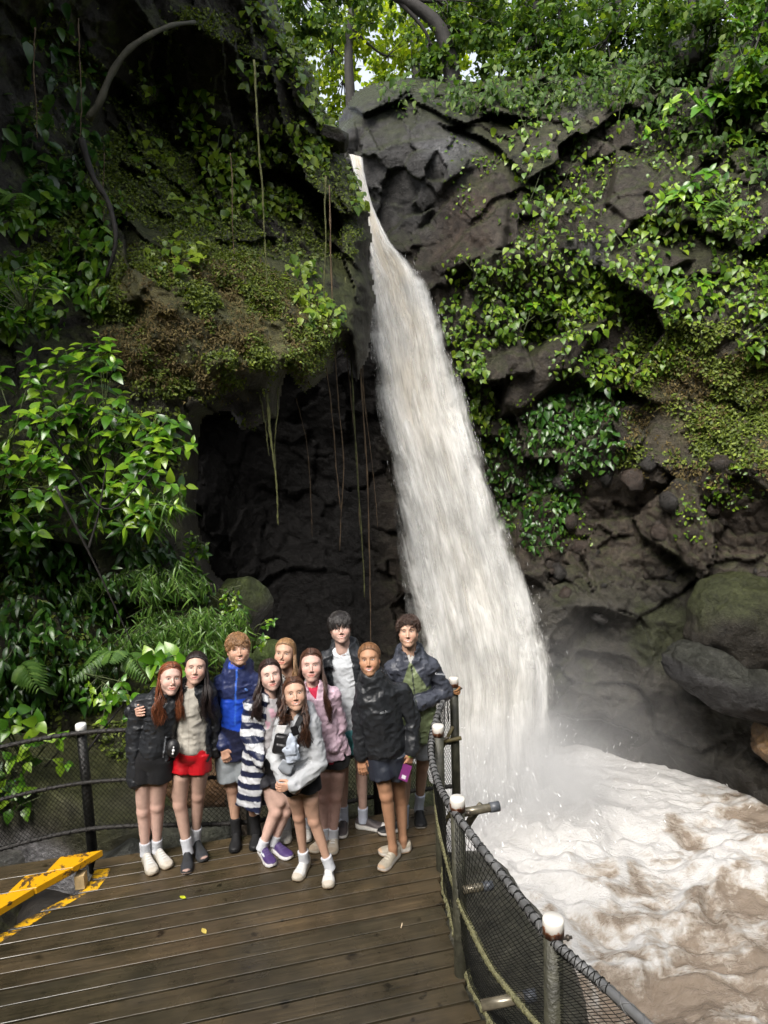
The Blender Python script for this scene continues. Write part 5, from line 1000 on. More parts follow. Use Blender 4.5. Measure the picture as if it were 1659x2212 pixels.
def etube(c0, c1, X, st, ends=True):             # st: (t, half width, half depth); flat ends
    c0 = np.asarray(c0, float); c1 = np.asarray(c1, float); W = c1-c0; L = np.linalg.norm(W); W = W/L; X = unit(np.asarray(X, float)-W*(np.asarray(X)@W)); Yd = np.cross(W, X)
    st = np.array(st, float); tt, aa, bb = st[:, 0], st[:, 1], st[:, 2]
    def f(p):
        q = p-c0; t = (q@W)/L; a = np.interp(t, tt, aa); b = np.interp(t, tt, bb); x = q@X; y = q@Yd
        k = np.sqrt((x/a)**2+(y/b)**2); k2 = np.sqrt((x/a**2)**2+(y/b**2)**2)+1e-6; d = k*(k-1)/k2
        return np.maximum(d, np.maximum((tt[0]-t)*L, (t-tt[-1])*L)) if ends else d
    ps = np.stack([c0+W*L*tt[0], c0+W*L*tt[-1]]); r = max(aa.max(), bb.max()); return f, ps.min(0)-r, ps.max(0)+r
def rbox(c, R, hx, r):
    c = np.asarray(c, float); hx = np.asarray(hx, float)
    def f(p):
        q = np.abs((p-c)@R)-(hx-r); return np.linalg.norm(np.maximum(q, 0), axis=-1)+np.minimum(q.max(-1), 0)-r
    m = np.linalg.norm(hx); return f, c-m, c+m
def torus(c, n, R, r, squash=1.0):
    c = np.asarray(c, float); n = unit(n)
    def f(p):
        q = p-c; z = q@n; x = np.linalg.norm(q-z[..., None]*n, axis=-1); return np.sqrt((x-R)**2+(z*squash)**2)-r
    return f, c-R-r, c+R+r
def build(prims, h, wr=None, cut=None):
    lo = np.min([p[0][1] for p in prims], 0); hi = np.max([p[0][2] for p in prims], 0); s = SDF(lo, hi, h)
    for p in prims: s.op(p[0], *p[1:])
    if cut is not None:
        for c in (cut if isinstance(cut, list) else [cut]): s.cut(c)
    if wr is not None:
        for w in wr: s.wrinkle(*w)
    return s.mesh()

M_SKIN = vcol_mat('skin', 0.52, 90, 0.10, 0.004, 0.12, 26, 0.3)
def cloth(name, rough, wr_scale, wr_str, spec=0.3, sheen=0.0, fine=300):
    m, nt, bs, out = nmat(name); a = N(nt, 'Attribute', attribute_name='Col'); g = coords(nt)
    c = mixc(nt, 1.0, a.outputs[0], ramp(nt, noise(nt, 9, 5, vec=g), [(0.25, 0.82), (0.75, 1.15)]), 'MULTIPLY')
    nt.links.new(c, bs.inputs['Base Color']); setin(bs, Roughness=rough, Specular_IOR_Level=spec, Sheen_Weight=sheen)
    n1 = bump(nt, noise(nt, wr_scale, 3, 0.5, g, 0.3), None, wr_str, 0.03); bump(nt, noise(nt, fine, 2, 0.5, g), bs, 0.12, 0.004, n1); return m
M_NYLON = cloth('nylon_shell', 0.42, 22, 0.3, 0.35); M_COTTON = cloth('cotton_fleece', 0.85, 12, 0.3, 0.2, 0.1); M_TEE = cloth('tee_cotton', 0.8, 12, 0.3, 0.2, 0.1); M_SATIN = cloth('satin_shorts', 0.45, 14, 0.35, 0.4)
M_SHOE = vcol_mat('shoe', 0.55, 120, 0.25, 0.004, 0.12, 60, 0.3); M_SOCK = cloth('sock_knit', 0.9, 40, 0.2)
M_HAIR = vcol_mat('hair', 0.38, 0, var=0.3, vscale=70, spec=0.5)
M_EYE = vcol_mat('eye', 0.15, 0, var=0.0, spec=0.5)

def zp(o, x, y):                                 # measuring crop -> measuring grid
    return ((380 if o == 'A' else 860)+x/2.3532)*0.66364, (1960+y/2.3532)*0.66364
class Person: pass
def frame_from(fwd, up):
    f = unit(fwd); x = unit(np.cross(f, up)); z = np.cross(x, f); return x, f, z       # x: person's right-hand side seen from behind (image left when facing the camera is -x)

def head(pn, spec, root):
    c = pn.head; k = spec.get('hs', 1.0); yaw, pitch, roll = [math.radians(a) for a in spec['look']]
    tc = unit(C0-c); f = np.array(Matrix.Rotation(yaw, 3, 'Z') @ Vector(tc)); up = np.array([0, 0, 1.0])
    x = unit(np.cross(f, up)); f = f*math.cos(pitch)+np.cross(x, f)*math.sin(pitch); z = np.cross(x, f)
    x, z = x*math.cos(roll)+z*math.sin(roll), z*math.cos(roll)-x*math.sin(roll)
    # local axes: x toward the person's right hand (image left), y out of the face, z up
    R = np.stack([x, f, z], 0); pn.HR, pn.hc = R, c
    girl = spec.get('girl', True); w = 0.96 if girl else 1.0; jaw = 0.9 if girl else 1.05; smile = spec.get('smile', 0.5)
    nb = (pn.neck-c)@R.T/k
    rf = np.random.default_rng(spec['seed']*7); w *= 1+.035*rf.normal(); jaw *= 1+.06*rf.normal(); nl = .004*rf.normal(); nw = 1+.12*rf.normal(); chz = .004*rf.normal(); ey = .0015*rf.normal()
    pr = [(ell((0, -.014, .034), (.0765*w, .093, .080)),), (ell((0, .016, -.024), (.0665*w, .073, .087)), .03),
          (cone((.047*jaw, .000, -.056), (.012, .060, -.096+chz), .022, .018), .03), (cone((-.047*jaw, .000, -.056), (-.012, .060, -.096+chz), .022, .018), .03),
          (ell((0, .068, -.100), (.017*jaw, .017, .014)), .02)]
    for s in (1, -1):
        pr += [(ell((s*.038*w, .056, -.034), (.025, .025, .026)), .03)]
    pr += [(ell((0, .070, .026), (.048*w, .013, .011)), .02)]
    for s in (1, -1): pr += [(ell((s*.031*w, .099, .000), (.019, .0125, .0105)), .014, 's')]
    pr += [(cone((0, .084, .004), (0, .104+nl*.5, -.036+nl), .0062, .0098*nw), .010), (ell((.0105, .093, -.041), (.0068, .009, .006)), .006), (ell((-.0105, .093, -.041), (.0075, .010, .0065)), .006)]
    mz = lambda X: -.068+smile*.9*(X**2/.03)
    pr += [(ell((0, .080, -.069), (.030, .012, .016)), .014)]
    for X in np.linspace(-.022, .022, 7):
        a = 1-(X/.026)**2; pr += [(ell((X, .0885-.9*X*X/.03*.6, mz(X)+.0045*a), (.007, .006, .0032*a+.0015)), .003), (ell((X, .0875-.9*X*X/.03*.6, mz(X)-.0065*a-.001), (.007, .006, .0042*a+.0015)), .003)]
    pr += [(ell((0, .094, -.0685), (.021, .006, .0022+.0018*smile)), .002, 's')]
    for s in (1, -1): pr += [(ell((s*.074*w, -.010, -.010), (.009, .017, .030), np.array(Matrix.Rotation(-s*0.35, 3, 'Z') @ Matrix.Rotation(0.2, 3, 'X'))), .006), (ell((s*.081*w, -.004, -.006), (.006, .010, .017)), .004, 's')]
    nr = .047 if girl else .055
    pr += [(cone((0, -.018, -.05), nb+np.array([0, 0, -.03]), nr, nr*1.12), .022)]
    V, F = build(pr, 0.0034)
    # colours
    sk = np.array(spec['skin']); X, Y, Z = V[:, 0], V[:, 1], V[:, 2]; col = np.tile(sk, (len(V), 1)); face = sstep(.0, .03, Y)
    def blend(m, cc):
        nonlocal col
        col = col*(1-m[:, None])+np.asarray(cc)*m[:, None]
    ch = np.exp(-(((np.abs(X)-.040)/.016)**2+((Z+.034)/.014)**2))*face*spec.get('blush', .45); blend(ch, sk*np.array([1.06, .72, .70]))
    blend(np.exp(-((X/.010)**2+((Z+.036)/.010)**2))*face*0.35, sk*np.array([1.05, .76, .72]))
    hc = np.array(spec['brow'])
    bz = .0195-.9*(np.abs(X)-.028)**2/.03+0.0; bm_ = sstep(.0058, .0024, np.abs(Z-bz))*sstep(.009, .013, np.abs(X))*sstep(.050, .043, np.abs(X))*(Y > .03); blend(bm_*spec.get('brow_k', .8), hc)
    ex = np.abs(np.abs(X)-.031*w); lid = .0058*np.clip(1-(ex/.0145)**2, 0, 1)
    lash = sstep(.0046, .0018, np.abs(Z-.001-lid))*(ex < .0145)*(Y > .03); blend(lash*.85, (0.02, 0.013, 0.01))
    low = sstep(.003, .001, np.abs(Z-.001+lid*.8))*(ex < .0135)*(Y > .03); blend(low*.45, sk*.35)
    mm = mz(X); a = np.clip(1-(X/.0275)**2, 0, 1); lidm = np.exp(-((ex/.017)**2+((Z-.004)/.010)**2))*(Y > .03); blend(lidm*.2, sk*np.array([.72, .58, .55]))
    lips = (np.abs(X) < .027)*(Z < mm+.0025+.007*a)*(Z > mm-.003-.0095*a)*(Y > .05); blend(lips*.85, spec.get('lips', sk*np.array([.90, .48, .48])))
    inner = (np.abs(X) < .021*(.7+.3*smile))*(np.abs(Z-mm+.0015) < (.0008+.0040*spec.get('teeth', smile))*np.clip(1-(X/.023)**2, 0, 1)+.0006)*(Y > .05)
    blend(inner*1.0, (0.50, 0.47, 0.43) if spec.get('teeth', smile) > .35 else (0.12, 0.04, 0.035))
    ear = (np.abs(X) > .070*w)*(np.abs(Z+.01) < .04)*(Y < .02)*(Y > -.04); blend(ear*.35, sk*np.array([1.0, .65, .6]))
    blend(((np.abs(X) > .006)&(np.abs(X) < .0115)&(Z < -.0415)&(Z > -.0465)&(Y > .085)).astype(float)*.7, sk*.25)
    if spec.get('stubble'): pass
    hl0 = spec.get('hairline', 0.0); scalp = sstep(-.006, .004, (0.006+hl0+0.80*Z-6.0*X**2*(0.35 if spec['hair'] in ('long', 'tail') else -0.25))-Y+.005*fbm(V*120, 2, 3))*(Z > -.045)*(np.abs(X) < .0765*w+.004)*(1-ear); blend(scalp, np.array(spec['haircol'])*.95)
    if spec['hair'] == 'tail': blend(((np.abs(X) > .050)&(Y < .016+.35*Z)&(Y > -.09)&(Z > -.025)).astype(float)*(1-ear), np.array(spec['haircol'])*.95)
    W_ = (V*k)@R+c
    # eyes
    for s in (1, -1):
        vv, ff = ICO3; e = vv*np.array([.0128, .0085, .0052*(1.12-.45*smile)])+np.array([s*.031*w, .0765, .0008])
        d = np.hypot(vv[:, 0], vv[:, 2]*0.6); gaze = np.hypot(vv[:, 0]*.0128, vv[:, 2]*.006); cc = np.tile([0.50, 0.46, 0.43], (len(vv), 1)); iris = gaze < .0058; cc[iris] = spec.get('iris', (0.06, 0.04, 0.025)); cc[gaze < .0026] = (0.005, 0.005, 0.005)
        part('eye', mesh_from('eye', (e*k)@R+c, ff, M_EYE, cc), root)
    return W_, F, col

def loc2w(pn, q, k=1.0): return (np.asarray(q)*k)@pn.HR+pn.hc
def hair_mesh(pn, spec, root):
    r = np.random.default_rng(spec['seed']); k = spec.get('hs', 1.0); st = spec['hair']; bm = MB(); hc = np.array(spec['haircol']); R = pn.HR
    th = {'fringe': .017, 'crop': .012, 'mop': .019}.get(st, .004)
    cap = [(ell((0, -.016, .036), (.0745+th*.8, .094+th, .080+th)),)]
    hl = spec.get('hairline', 0.0)
    cutf = lambda p: np.maximum(p[..., 1]-((0.004 if st in ('fringe', 'crop', 'mop') else -.018)+hl+0.80*p[..., 2]-6.0*p[..., 0]**2*(0.35 if st in ('long', 'tail') else -0.25)), -.055-p[..., 2]-(0.9*(-p[..., 1]-.02) if st in ('fringe', 'crop', 'mop') else .035))
    if st in ('tail',): cap.append((ell((0, -.085, .0), (.035, .035, .04)), .02))
    V, F = build(cap, .0055, [(0.0028, 70, spec['seed'])], [cutf])
    cc = hc*(0.75+0.35*fbm(V*np.array([160, 30, 30]), 3, 5)[:, None]); bm.add(loc2w(pn, V, k), F, None, np.clip(cc, .002, 1))
    def strand(pts, r0, r1, n=12, tint=1.0):
        q = crom(pts, n); w_ = np.linspace(r0, r1, n); w_[0] *= .3; w_[1] *= .7; bm.tube(q, w_, 4, True, np.clip(hc*tint, .002, 1))
    if st in ('fringe', 'crop', 'mop'):
        for i in range(900):
            a = r.uniform(0, 6.283); e = np.arcsin(r.uniform(-.05, 1)); d = np.array([np.cos(a)*np.cos(e), np.sin(a)*np.cos(e), np.sin(e)])
            p0 = np.array([0, -.016, .036])+d*np.array([.076, .095, .082]);
            if p0[1] > 0.022+hl+.80*p0[2]+.012: continue
            front = sstep(.0, .06, p0[1]); L = spec.get('hlen', .05)*r.uniform(.7, 1.3)
            comb = np.array(spec.get('comb', (0.2, 1.0, -0.1)))*(.35+.65*front)+np.array([d[0]*.6, -.25, -.7])*(1-front)
            comb = comb+.35*r.normal(size=3); comb = comb-d*(comb@d); t = unit(comb); lf = spec.get('lift', .5)*r.uniform(.4, 1.2)
            p0 = p0+d*th*.55; p1 = p0+t*L*.5+d*lf*.014; p2 = p1+t*L*.42-d*.004+np.array([0, 0, -spec.get('droop', .9)*L*.22])
            strand([loc2w(pn, q, k) for q in (p0, p1, p2)], .0044, .0014, 6, r.uniform(.7, 1.35))
    else:
        A, B, Cz = .0765+th, .094+th, .080+th
        def on(x, y, z): v = np.array([x/A, (y+.016)/B, (z-.036)/Cz]); v = v/np.linalg.norm(v); return np.array([v[0]*A, v[1]*B-.016, v[2]*Cz+.036])
        def hairline(x):
            z = .125
            while z > -.03:
                q = .006+hl+.8*z-2.1*x*x; e = (x/A)**2+((q+.016)/B)**2+((z-.036)/Cz)**2
                if e < 1.0: return on(x, q, z)
                z -= .004
            return on(x, .0, .0)
        front = hairline(0.0)[1]
        for side, n, fy, L, spr, wave in spec['drops']:          # side, strands, how far in front, length, spread, wave
            locks = [(r.uniform(0, 6.28), r.normal(), r.normal()) for _ in range(9)]
            for i in range(int(n*4.2)):
                u_ = r.random(); y0 = front-.002-u_**1.4*(front+.085); lk = locks[min(8, int(u_*6+r.integers(0, 4)))]
                q = []
                for ph_ in (.03, .35, .75, 1.12, 1.42):
                    y_ = y0-(.030+.018*r.random())*ph_*(1 if y0 > .0 else .3)+spec.get('face_gap', 0.0)*ph_; c = math.sqrt(max(.05, 1-((y_+.016)/B)**2))
                    q.append(np.array([side*A*math.sin(ph_)*c+spec.get('part', 0.0)*(1-ph_/1.4), y_, .036+Cz*math.cos(ph_)*c])*1.0+r.normal(size=3)*.0012)
                q.append(q[-1]+np.array([side*.004, -.004, -.045])); w = [loc2w(pn, a, k) for a in q]
                end = w[-1]; dy = np.array([0, -1, 0]); out = np.array([R[0][0], R[0][1], 0])*side
                ph = lk[0]+.35*r.normal(); m = 6; LL = L*r.uniform(.82, 1.05)-.0; off = spr*(.8*lk[1]+.35*r.normal()); of2 = .5*spr*(lk[2]+.4*r.normal())
                for j in range(1, m+1):
                    t = j/m; wv = wave*math.sin(ph+t*12)*min(1, t*2); fw = fy*min(1, t*1.6)
                    w.append(end+np.array([0, 0, -LL*t])+dy*(fw+of2*t+wv*.6)+out*(off*t+wv+spec.get('flare', .0)*t))
                strand(w, .0033, .0012, 22, r.uniform(.6, 1.45))
        if st == 'tail':
            tail = np.array([0, -1.0, -.25])
            for i in range(520):
                x0 = A*.93*math.sin(r.uniform(-1.35, 1.35)); p0 = hairline(x0)
                if r.random() < .35: zz_ = r.uniform(-.025, .045); p0 = on((1 if r.random() < .5 else -1)*.078, .014+.30*zz_, zz_)
                p0 = p0*.985; v0 = np.array([p0[0]/A, (p0[1]+.016)/B, (p0[2]-.036)/Cz])
                if r.random() < .5: v0 = unit(v0+tail*r.uniform(0, 1.0)+np.array([0, 0, .6*r.random()])); 
                pts = []
                for t in np.linspace(0, 1, 6):
                    v = unit(v0*(1-t)+tail*t*.9+np.array([0, 0, 1.0])*math.sin(t*3.14)*.30); f_ = .985+.035*min(1, t*4)+.012*r.random(); pts.append(np.array([v[0]*A*f_, v[1]*B*f_-.016, v[2]*Cz*f_+.036]))
                strand([loc2w(pn, b, k) for b in pts], .0024, .0022, 12, r.uniform(.65, 1.45))
    o = part('hair', bm.mesh('hair', M_HAIR, True, True), root); return o

def hand_prims(wrist, d, nrm, curl=.5, thumb=1, s=1.0, spread=.06):
    d = unit(d); nrm = unit(np.asarray(nrm)-d*(np.asarray(nrm)@d)); sd = np.cross(d, nrm)*thumb; pr = []
    pr.append((cone(wrist-d*.03*s, wrist+d*.02*s, .024*s, .024*s),))
    for i, o in enumerate((-.028, -.009, .010, .028)):
        kn = wrist+d*(.082-.004*abs(i-1.3))*s+sd*o*s; pr.append((cone(wrist+d*.02*s+sd*o*.5*s, kn, .0145*s, .0105*s), .012))
        L = np.array([.040, .026, .021])*(.82, .93, 1.0, .95)[i]*s; p = kn; ang = 0
        for j in range(3):
            ang += curl*(.75, .95, .7)[j]*(1+.12*(i-1.5)); v = d*math.cos(ang)+nrm*math.sin(ang)+sd*spread*(i-1.5)*(1-curl); e = p+unit(v)*L[j]
            pr.append((cone(p, e, (.0098, .0088, .0078)[j]*s, (.0088, .0078, .0066)[j]*s), .004)); p = e
    p = wrist+d*.022*s+sd*.024*s; a = p+(d*.55+sd*.55+nrm*.35)*.042*s; b = a+(d*.85+sd*.15+nrm*.4*curl)*.034*s; c = b+(d*.85-sd*.05+nrm*.55*curl)*.026*s
    pr += [(cone(p, a, .0145*s, .0115*s), .012), (cone(a, b, .0112*s, .0098*s), .004), (cone(b, c, .0098*s, .0076*s), .004)]
    return pr

def shoe_mesh(heel, fwd, st, L=.265):
    # loft along the foot: half-width, top height, sole height
    f = unit([fwd[0], fwd[1], 0]); sd = np.array([f[1], -f[0], 0]); T = np.linspace(0, 1, 26); n = 28
    hw = np.interp(T, [0, .03, .1, .3, .5, .68, .85, .95, 1], [.012, .026, .034, .034, .039, .047, .043, .030, .010])*st.get('w', 1.0)
    top = np.interp(T, [0, .04, .12, .26, .36, .5, .68, .85, .95, 1], [.050, .080, st.get('ankle', .092), .094, .094, .076, .060, .050, .040, .024])
    hi = np.interp(T, [0, .1, .3, .5, .8, 1], [.036, .036, .033, .029, .026, .022])*st.get('sole_h', 1.0); lift = np.interp(T, [0, .06, .15, .75, .92, 1], [.008, .002, 0, 0, .007, .018])
    V = []; C = []; up = np.array(st['upper']); so = np.array(st['sole']); lace = np.array(st.get('lace', st['upper'])); toe = np.array(st.get('toe', st['upper'])); stripe = st.get('stripe'); out = np.array(st.get('outsole', st['sole']))
    for i, t in enumerate(T):
        for j in range(n):
            a = j/n*2*math.pi; cx, cz = math.cos(a), math.sin(a)
            px = np.sign(cx)*abs(cx)**.55; sole = cz < -.02
            if cz >= 0: z = hi[i]+(top[i]-hi[i])*cz**.9; x = hw[i]*(px if cz < .5 else px)*(1-.30*max(0, cz)**1.5*(1 if t < .75 else .6))
            else: z = hi[i]*(1+max(-1, cz*1.9)); x = hw[i]*1.07*np.sign(cx)*min(1, abs(cx)**.35)
            V.append(heel+f*(t-.12)*L+sd*x+np.array([0, 0, z+lift[i]]))
            c = up
            if cz < .12: c = so
            if cz < -.35: c = out
            if cz >= .12:
                if t > st.get('toe_t', .86): c = toe
                if abs(cx) < .42 and .30 < t < .72 and cz > .5: c = lace if (i % 2 == 0) else up*.75
                if t < .30 and cz > .93: c = np.array(st.get('lining', up*.5))
                if stripe is not None and cz < .72 and .28 < t < .62 and abs((t-.28)/.34-(cz-.12)/.6) < .24: c = np.array(stripe)
            C.append(c)
    Q = [(i*n+j, i*n+(j+1) % n, (i+1)*n+(j+1) % n, (i+1)*n+j) for i in range(25) for j in range(n)]
    m = MB(); V = np.array(V); C = np.array(C); m.add(V, Q, None, C); m.add([V[:n].mean(0)], None, None, so); m.add([V[-n:].mean(0)], None, None, so)
    m.T.append(np.array([(j, 26*n, (j+1) % n) for j in range(n)]+[(25*n+j, 25*n+(j+1) % n, 26*n+1) for j in range(n)]))
    return m.mesh('shoe', M_SHOE, True, True)

def make_person(s):
    o = s['o']; pn = Person(); q = lambda a, Y: P(*zp(o, a[0], a[1]), Y+(a[2] if len(a) > 2 else 0))
    ank = [G(*zp(o, *l['ankle']), .10) for l in s['legs']]; toe = [G(*zp(o, *l['toe']), .02) for l in s['legs']]
    Yb = float(np.mean([a[1] for a in ank]))+s.get('dy', 0); pn.Y = Yb
    root = thing('person', s['label'], 'person', [np.mean([a[0] for a in ank]), Yb, 0], 'group posing on the deck')
    pn.head = q(s['head'], Yb+s.get('hdy', -.02)); pn.neck = q(s['neck'], Yb+s.get('ndy', 0.0)); pn.pel = q(s['pelvis'], Yb); pn.sh = [q(a, Yb) for a in s['sh']]
    skin = np.array(s['skin'])
    # ---- body: legs + torso core in one surface, head and hands joined to the same mesh
    pr = []; hips = []; knees = []
    for i, l in enumerate(s['legs']):
        hp = q(l['hip'], Yb); kn = q(l['knee'], ank[i][1]*.5+Yb*.5); an = ank[i]; r = s.get('leg_r', 1.0); hips.append(hp); knees.append(kn)
        pr += [(cone(hp, kn, .073*r, .050*r), .015 if pr else 0), (cone(kn, an, .046*r, .031*r), .02)]
        fw = unit(np.array([0, -1, 0.0])+0.6*unit(toe[i]-an)*np.array([1, 1, 0])); calf = kn*.68+an*.32-fw*.020; d = unit(an-kn)
        pr += [(cone(calf-d*.05, calf+d*.09, .043*r, .032*r), .025), (ell(kn+fw*.022, (.030*r, .026*r, .034*r)), .02), (cone(hp*.6+kn*.4+fw*.02, kn+fw*.006-d*.08, .060*r, .046*r), .02), (cone(an, an-[0, 0, .05], .031*r, .036*r), .02)]
    pr += [(cone(hips[0]+[0, 0, .05], hips[1]+[0, 0, .05], .075, .075), .02), (cone(pn.pel, pn.neck-[0, 0, .14], .07, .05), .03), (cone(pn.sh[0]*.9+pn.sh[1]*.1-[0, 0, .03], pn.sh[1]*.9+pn.sh[0]*.1-[0, 0, .03], .03, .03), .02)]
    V1, F1 = build(pr, .0085); C1 = np.tile(skin*s.get('leg_tint', 1.0), (len(V1), 1))
    for kn in knees:
        g = np.exp(-(np.linalg.norm(V1-kn, axis=1)/.05)**2)[:, None]*.4; C1 = C1*(1-g)+g*skin*np.array([1.02, .78, .72])
    V2, F2, C2 = head(pn, s, root); Vs, Fs, Cs = [V1, V2], [F1, F2+len(V1)], [C1, C2]; n = len(V1)+len(V2)
    for h in s.get('hands', []):
        w = q(h['w'], Yb); V3, F3 = build(hand_prims(w, q(h['to'], Yb)-w, h.get('n', (0, 1, 0)), h.get('curl', .5), h.get('thumb', 1), h.get('s', .95)), .0036)
        Vs.append(V3); Fs.append(F3+n); Cs.append(np.tile(skin*np.array([1.0, .93, .9]), (len(V3), 1))); n += len(V3)
    part('body', mesh_from('body', np.concatenate(Vs), np.concatenate(Fs), M_SKIN, np.concatenate(Cs)), root)
    hair_mesh(pn, s, root)
    # ---- garments
    X = unit(pn.sh[1]-pn.sh[0]); W = unit(pn.neck-pn.pel); X = unit(X-W*(X@W)); fwd = np.cross(X, W); fwd = fwd if fwd[1] < 0 else -fwd; TL = np.linalg.norm(pn.neck-pn.pel)
    for g in s['tops']:
        st = g['st']; pr = [(etube(pn.pel, pn.neck, X, [(t, a, b) for t, a, b in st]),)]
        gx = g.get('grow', 0.0)-(0 if g.get('sleeves', True) else .018)
        for i in (0, 1):
            pr.append((cone(pn.neck+W*-.045, pn.sh[i]-W*.012, .052+gx, .058+gx), .05))
            arm = s['arms'][i] if g.get('sleeves', True) else None
            if arm:
                pts = [pn.sh[i]-W*.02]+[q(a, Yb) for a in arm]; rr = g.get('ar', (.064, .056, .047)); 
                if isinstance(rr[0], tuple): rr = rr[i]
                m = len(pts)
                pr.append((cone(pts[0], pts[0]*.8+pts[1]*.2, rr[0], rr[0]), .035))
                for j in range(m-1): pr.append((cone(pts[j], pts[j+1], rr[min(j, 2)], rr[min(j+1, 2)]), .005))
                if g.get('cuff', True): d = unit(pts[-1]-pts[-2]); pr.append((cone(pts[-1]-d*.02, pts[-1]+d*.005, rr[2]*.95, rr[2]*.9), .006))
        if g.get('collar'): R_, r_, zo = g['collar']; pr.append((torus(pn.neck+W*zo-fwd*.004, unit(W*.9+fwd*-.35), R_, r_, .55), .02))
        if g.get('hood'): hh = g['hood']; pr.append((ell(pn.neck-fwd*.085-W*.03, (.10*hh, .055*hh, .075*hh), np.stack([X, fwd, W], 1)), .04)); pr.append((torus(pn.neck-fwd*.03-W*.030, unit(W*.75+fwd*.45), .088*hh, .022*hh, .8), .025))
        cut = []
        if g.get('open'):
            ow = g['open']
            def fcut(p, ow=ow):
                e = p-pn.pel; x = e@X; y = e@fwd; t = (e@W)/TL; return np.where(t < 1.02, np.minimum(np.minimum(y-.01, ow(t)-np.abs(x-g.get('ox', 0))), .05), np.minimum(np.minimum(y-.0, .055-np.abs(x)), .05))
            cut.append(fcut)
        if not g.get('open'):
            def ncut(p, rr=g.get('neck_r', .055)):     # throat opening
                e = p-(pn.neck+W*.0); z = e@W; v = e-z[..., None]*W; return np.where(z > -.02-1.0*np.clip(v@fwd, -.03, .05), rr-np.linalg.norm(v-fwd*.012, axis=-1), -1.0)
            cut.append(ncut)
        A = np.stack([X*1.0, fwd*1.0, W*.45+X*.35])
        V, F = build(pr, g.get('h', .0068), [(-g.get('wr', .012)*1.2, 5.5, s['seed']+3, A, True, 2), (-g.get('wr', .012)*.85, 12.0, s['seed']+4, np.stack([X*.6+W*.5, fwd, W*1.1-X*.4]), True, 2), (-g.get('wr', .012)*.3, 27.0, s['seed']+5, None, True, 1)], cut)
        global ARM
        ARM = np.zeros(len(V), bool)
        if g.get('sleeves', True):
            for i in (0, 1):
                pts = [pn.sh[i]-W*.02]+[q(a, Yb) for a in s['arms'][i]]; rr = g.get('ar', (.064, .056, .047))
                for j in range(len(pts)-1):
                    ee = pts[j+1]-pts[j]; tt = np.clip(((V-pts[j])@ee)/(ee@ee), 0, 1); ARM |= (np.linalg.norm(V-pts[j]-tt[:, None]*ee, axis=1) < rr[min(j, 2)]*1.22) & ((j > 0) | (tt > .25) | (np.abs((V-pn.pel)@X) > .145))
        e = V-pn.pel; C = g['col'](e@X, (e@W)/TL, e@fwd, V); nm = g.get('name', 'jacket'); ob = part(nm, mesh_from(nm, V, F, g.get('mat', M_NYLON), np.clip(C, .003, 1)), root)
        if g.get('label'): ob['label'] = g['label']
        for ex in g.get('extra', []): ex(pn, root, ob, X, W, fwd, TL)
    for g in s.get('bottoms', []):
        pr = [(ell((hips[0]+hips[1])/2+[0, 0, .05], (g['w'], g['w']*.78, .11), np.stack([X, fwd, W], 1)),)]
        for i in (0, 1):
            d = unit(knees[i]-hips[i]); L = g['len'][i] if isinstance(g['len'], (tuple, list)) else g['len']; fo = fwd*.008; pr.append((etube(hips[i]-d*.06+fo, hips[i]+d*L+fo, X, [(0, g['r']-.014, g['r']*.95-.01), (1, g['r']*g.get('fl', 1.08)-.014, g['r']*g.get('fl', 1.08)-.006)]), .008))
        V, F = build(pr, .0085, [(g.get('wr', .008), 7.0, s['seed']+9, None, True, 2)]); c = np.tile(g['col'], (len(V), 1)); e = V-pn.pel
        if g.get('fn'): c = g['fn'](e@X, e@W, V)
        part('shorts', mesh_from('shorts', V, F, g.get('mat', M_SATIN), c), root)
    # ---- socks and shoes
    for i, l in enumerate(s['legs']):
        an = ank[i]; fw = (toe[i]-an)*np.array([1, 1, 0]); fw = unit(fw); Ls = l.get('L', s.get('shoe_L', .262)); heel = toe[i]-fw*Ls*.88; heel[2] = 0
        m2 = .5*heel[:2]+.5*(an[:2]-fw[:2]*0.0); heel[:2] = m2
        if l.get('sock'):
            c, hgt = l['sock']; d = unit(knees[i]-an); pr = [(etube(an-d*.05, an+d*hgt, X, [(0, .041, .044), (.4, .039, .041), (.85, .0385*(1+hgt*1.2), .040*(1+hgt*1.2)), (1.0, .0395*(1+hgt*1.2), .041*(1+hgt*1.2))]),)]
            V, F = build(pr, .006); cc = np.tile(c, (len(V), 1)); part('sock', mesh_from('sock', V, F, M_SOCK, cc), root)
        sh = part('shoe', shoe_mesh(heel, fw, l['shoe'], Ls), root)
        if l['shoe'].get('laces', True):
            bm = MB(); sd_ = np.array([fw[1], -fw[0], 0])
            for t_ in np.linspace(.40, .66, 6):
                tz = np.interp(t_, [.36, .5, .68], [.094, .076, .060]); cc_ = heel+fw*(t_-.12)*Ls+[0, 0, tz-.001]
                for sg in (1, -1): bm.tube(np.array([cc_-sd_*.017*sg-fw*.006+[0, 0, -.007], cc_+[0, 0, .003], cc_+sd_*.017*sg+fw*.006+[0, 0, -.007]]), .0024, 4)
            for sg in (1, -1): c0_ = heel+fw*.27*Ls+[0, 0, .094]; bm.tube(np.array([c0_, c0_+sd_*.016*sg+[0, 0, .006]+fw*.01, c0_+sd_*.026*sg-[0, 0, .012]+fw*.015]), .0024, 4)
            lo_ = part('laces', bm.mesh('laces', simple('lace_cord', l['shoe'].get('lace', l['shoe']['upper']), .7, var=.1)), root)
            lo_.parent = sh; lo_.matrix_parent_inverse = Matrix.Translation(-Vector(root.location))
    pn.root = root; pn.X, pn.W, pn.fwd, pn.TL = X, W, fwd, TL; pn.q = q
    return pn

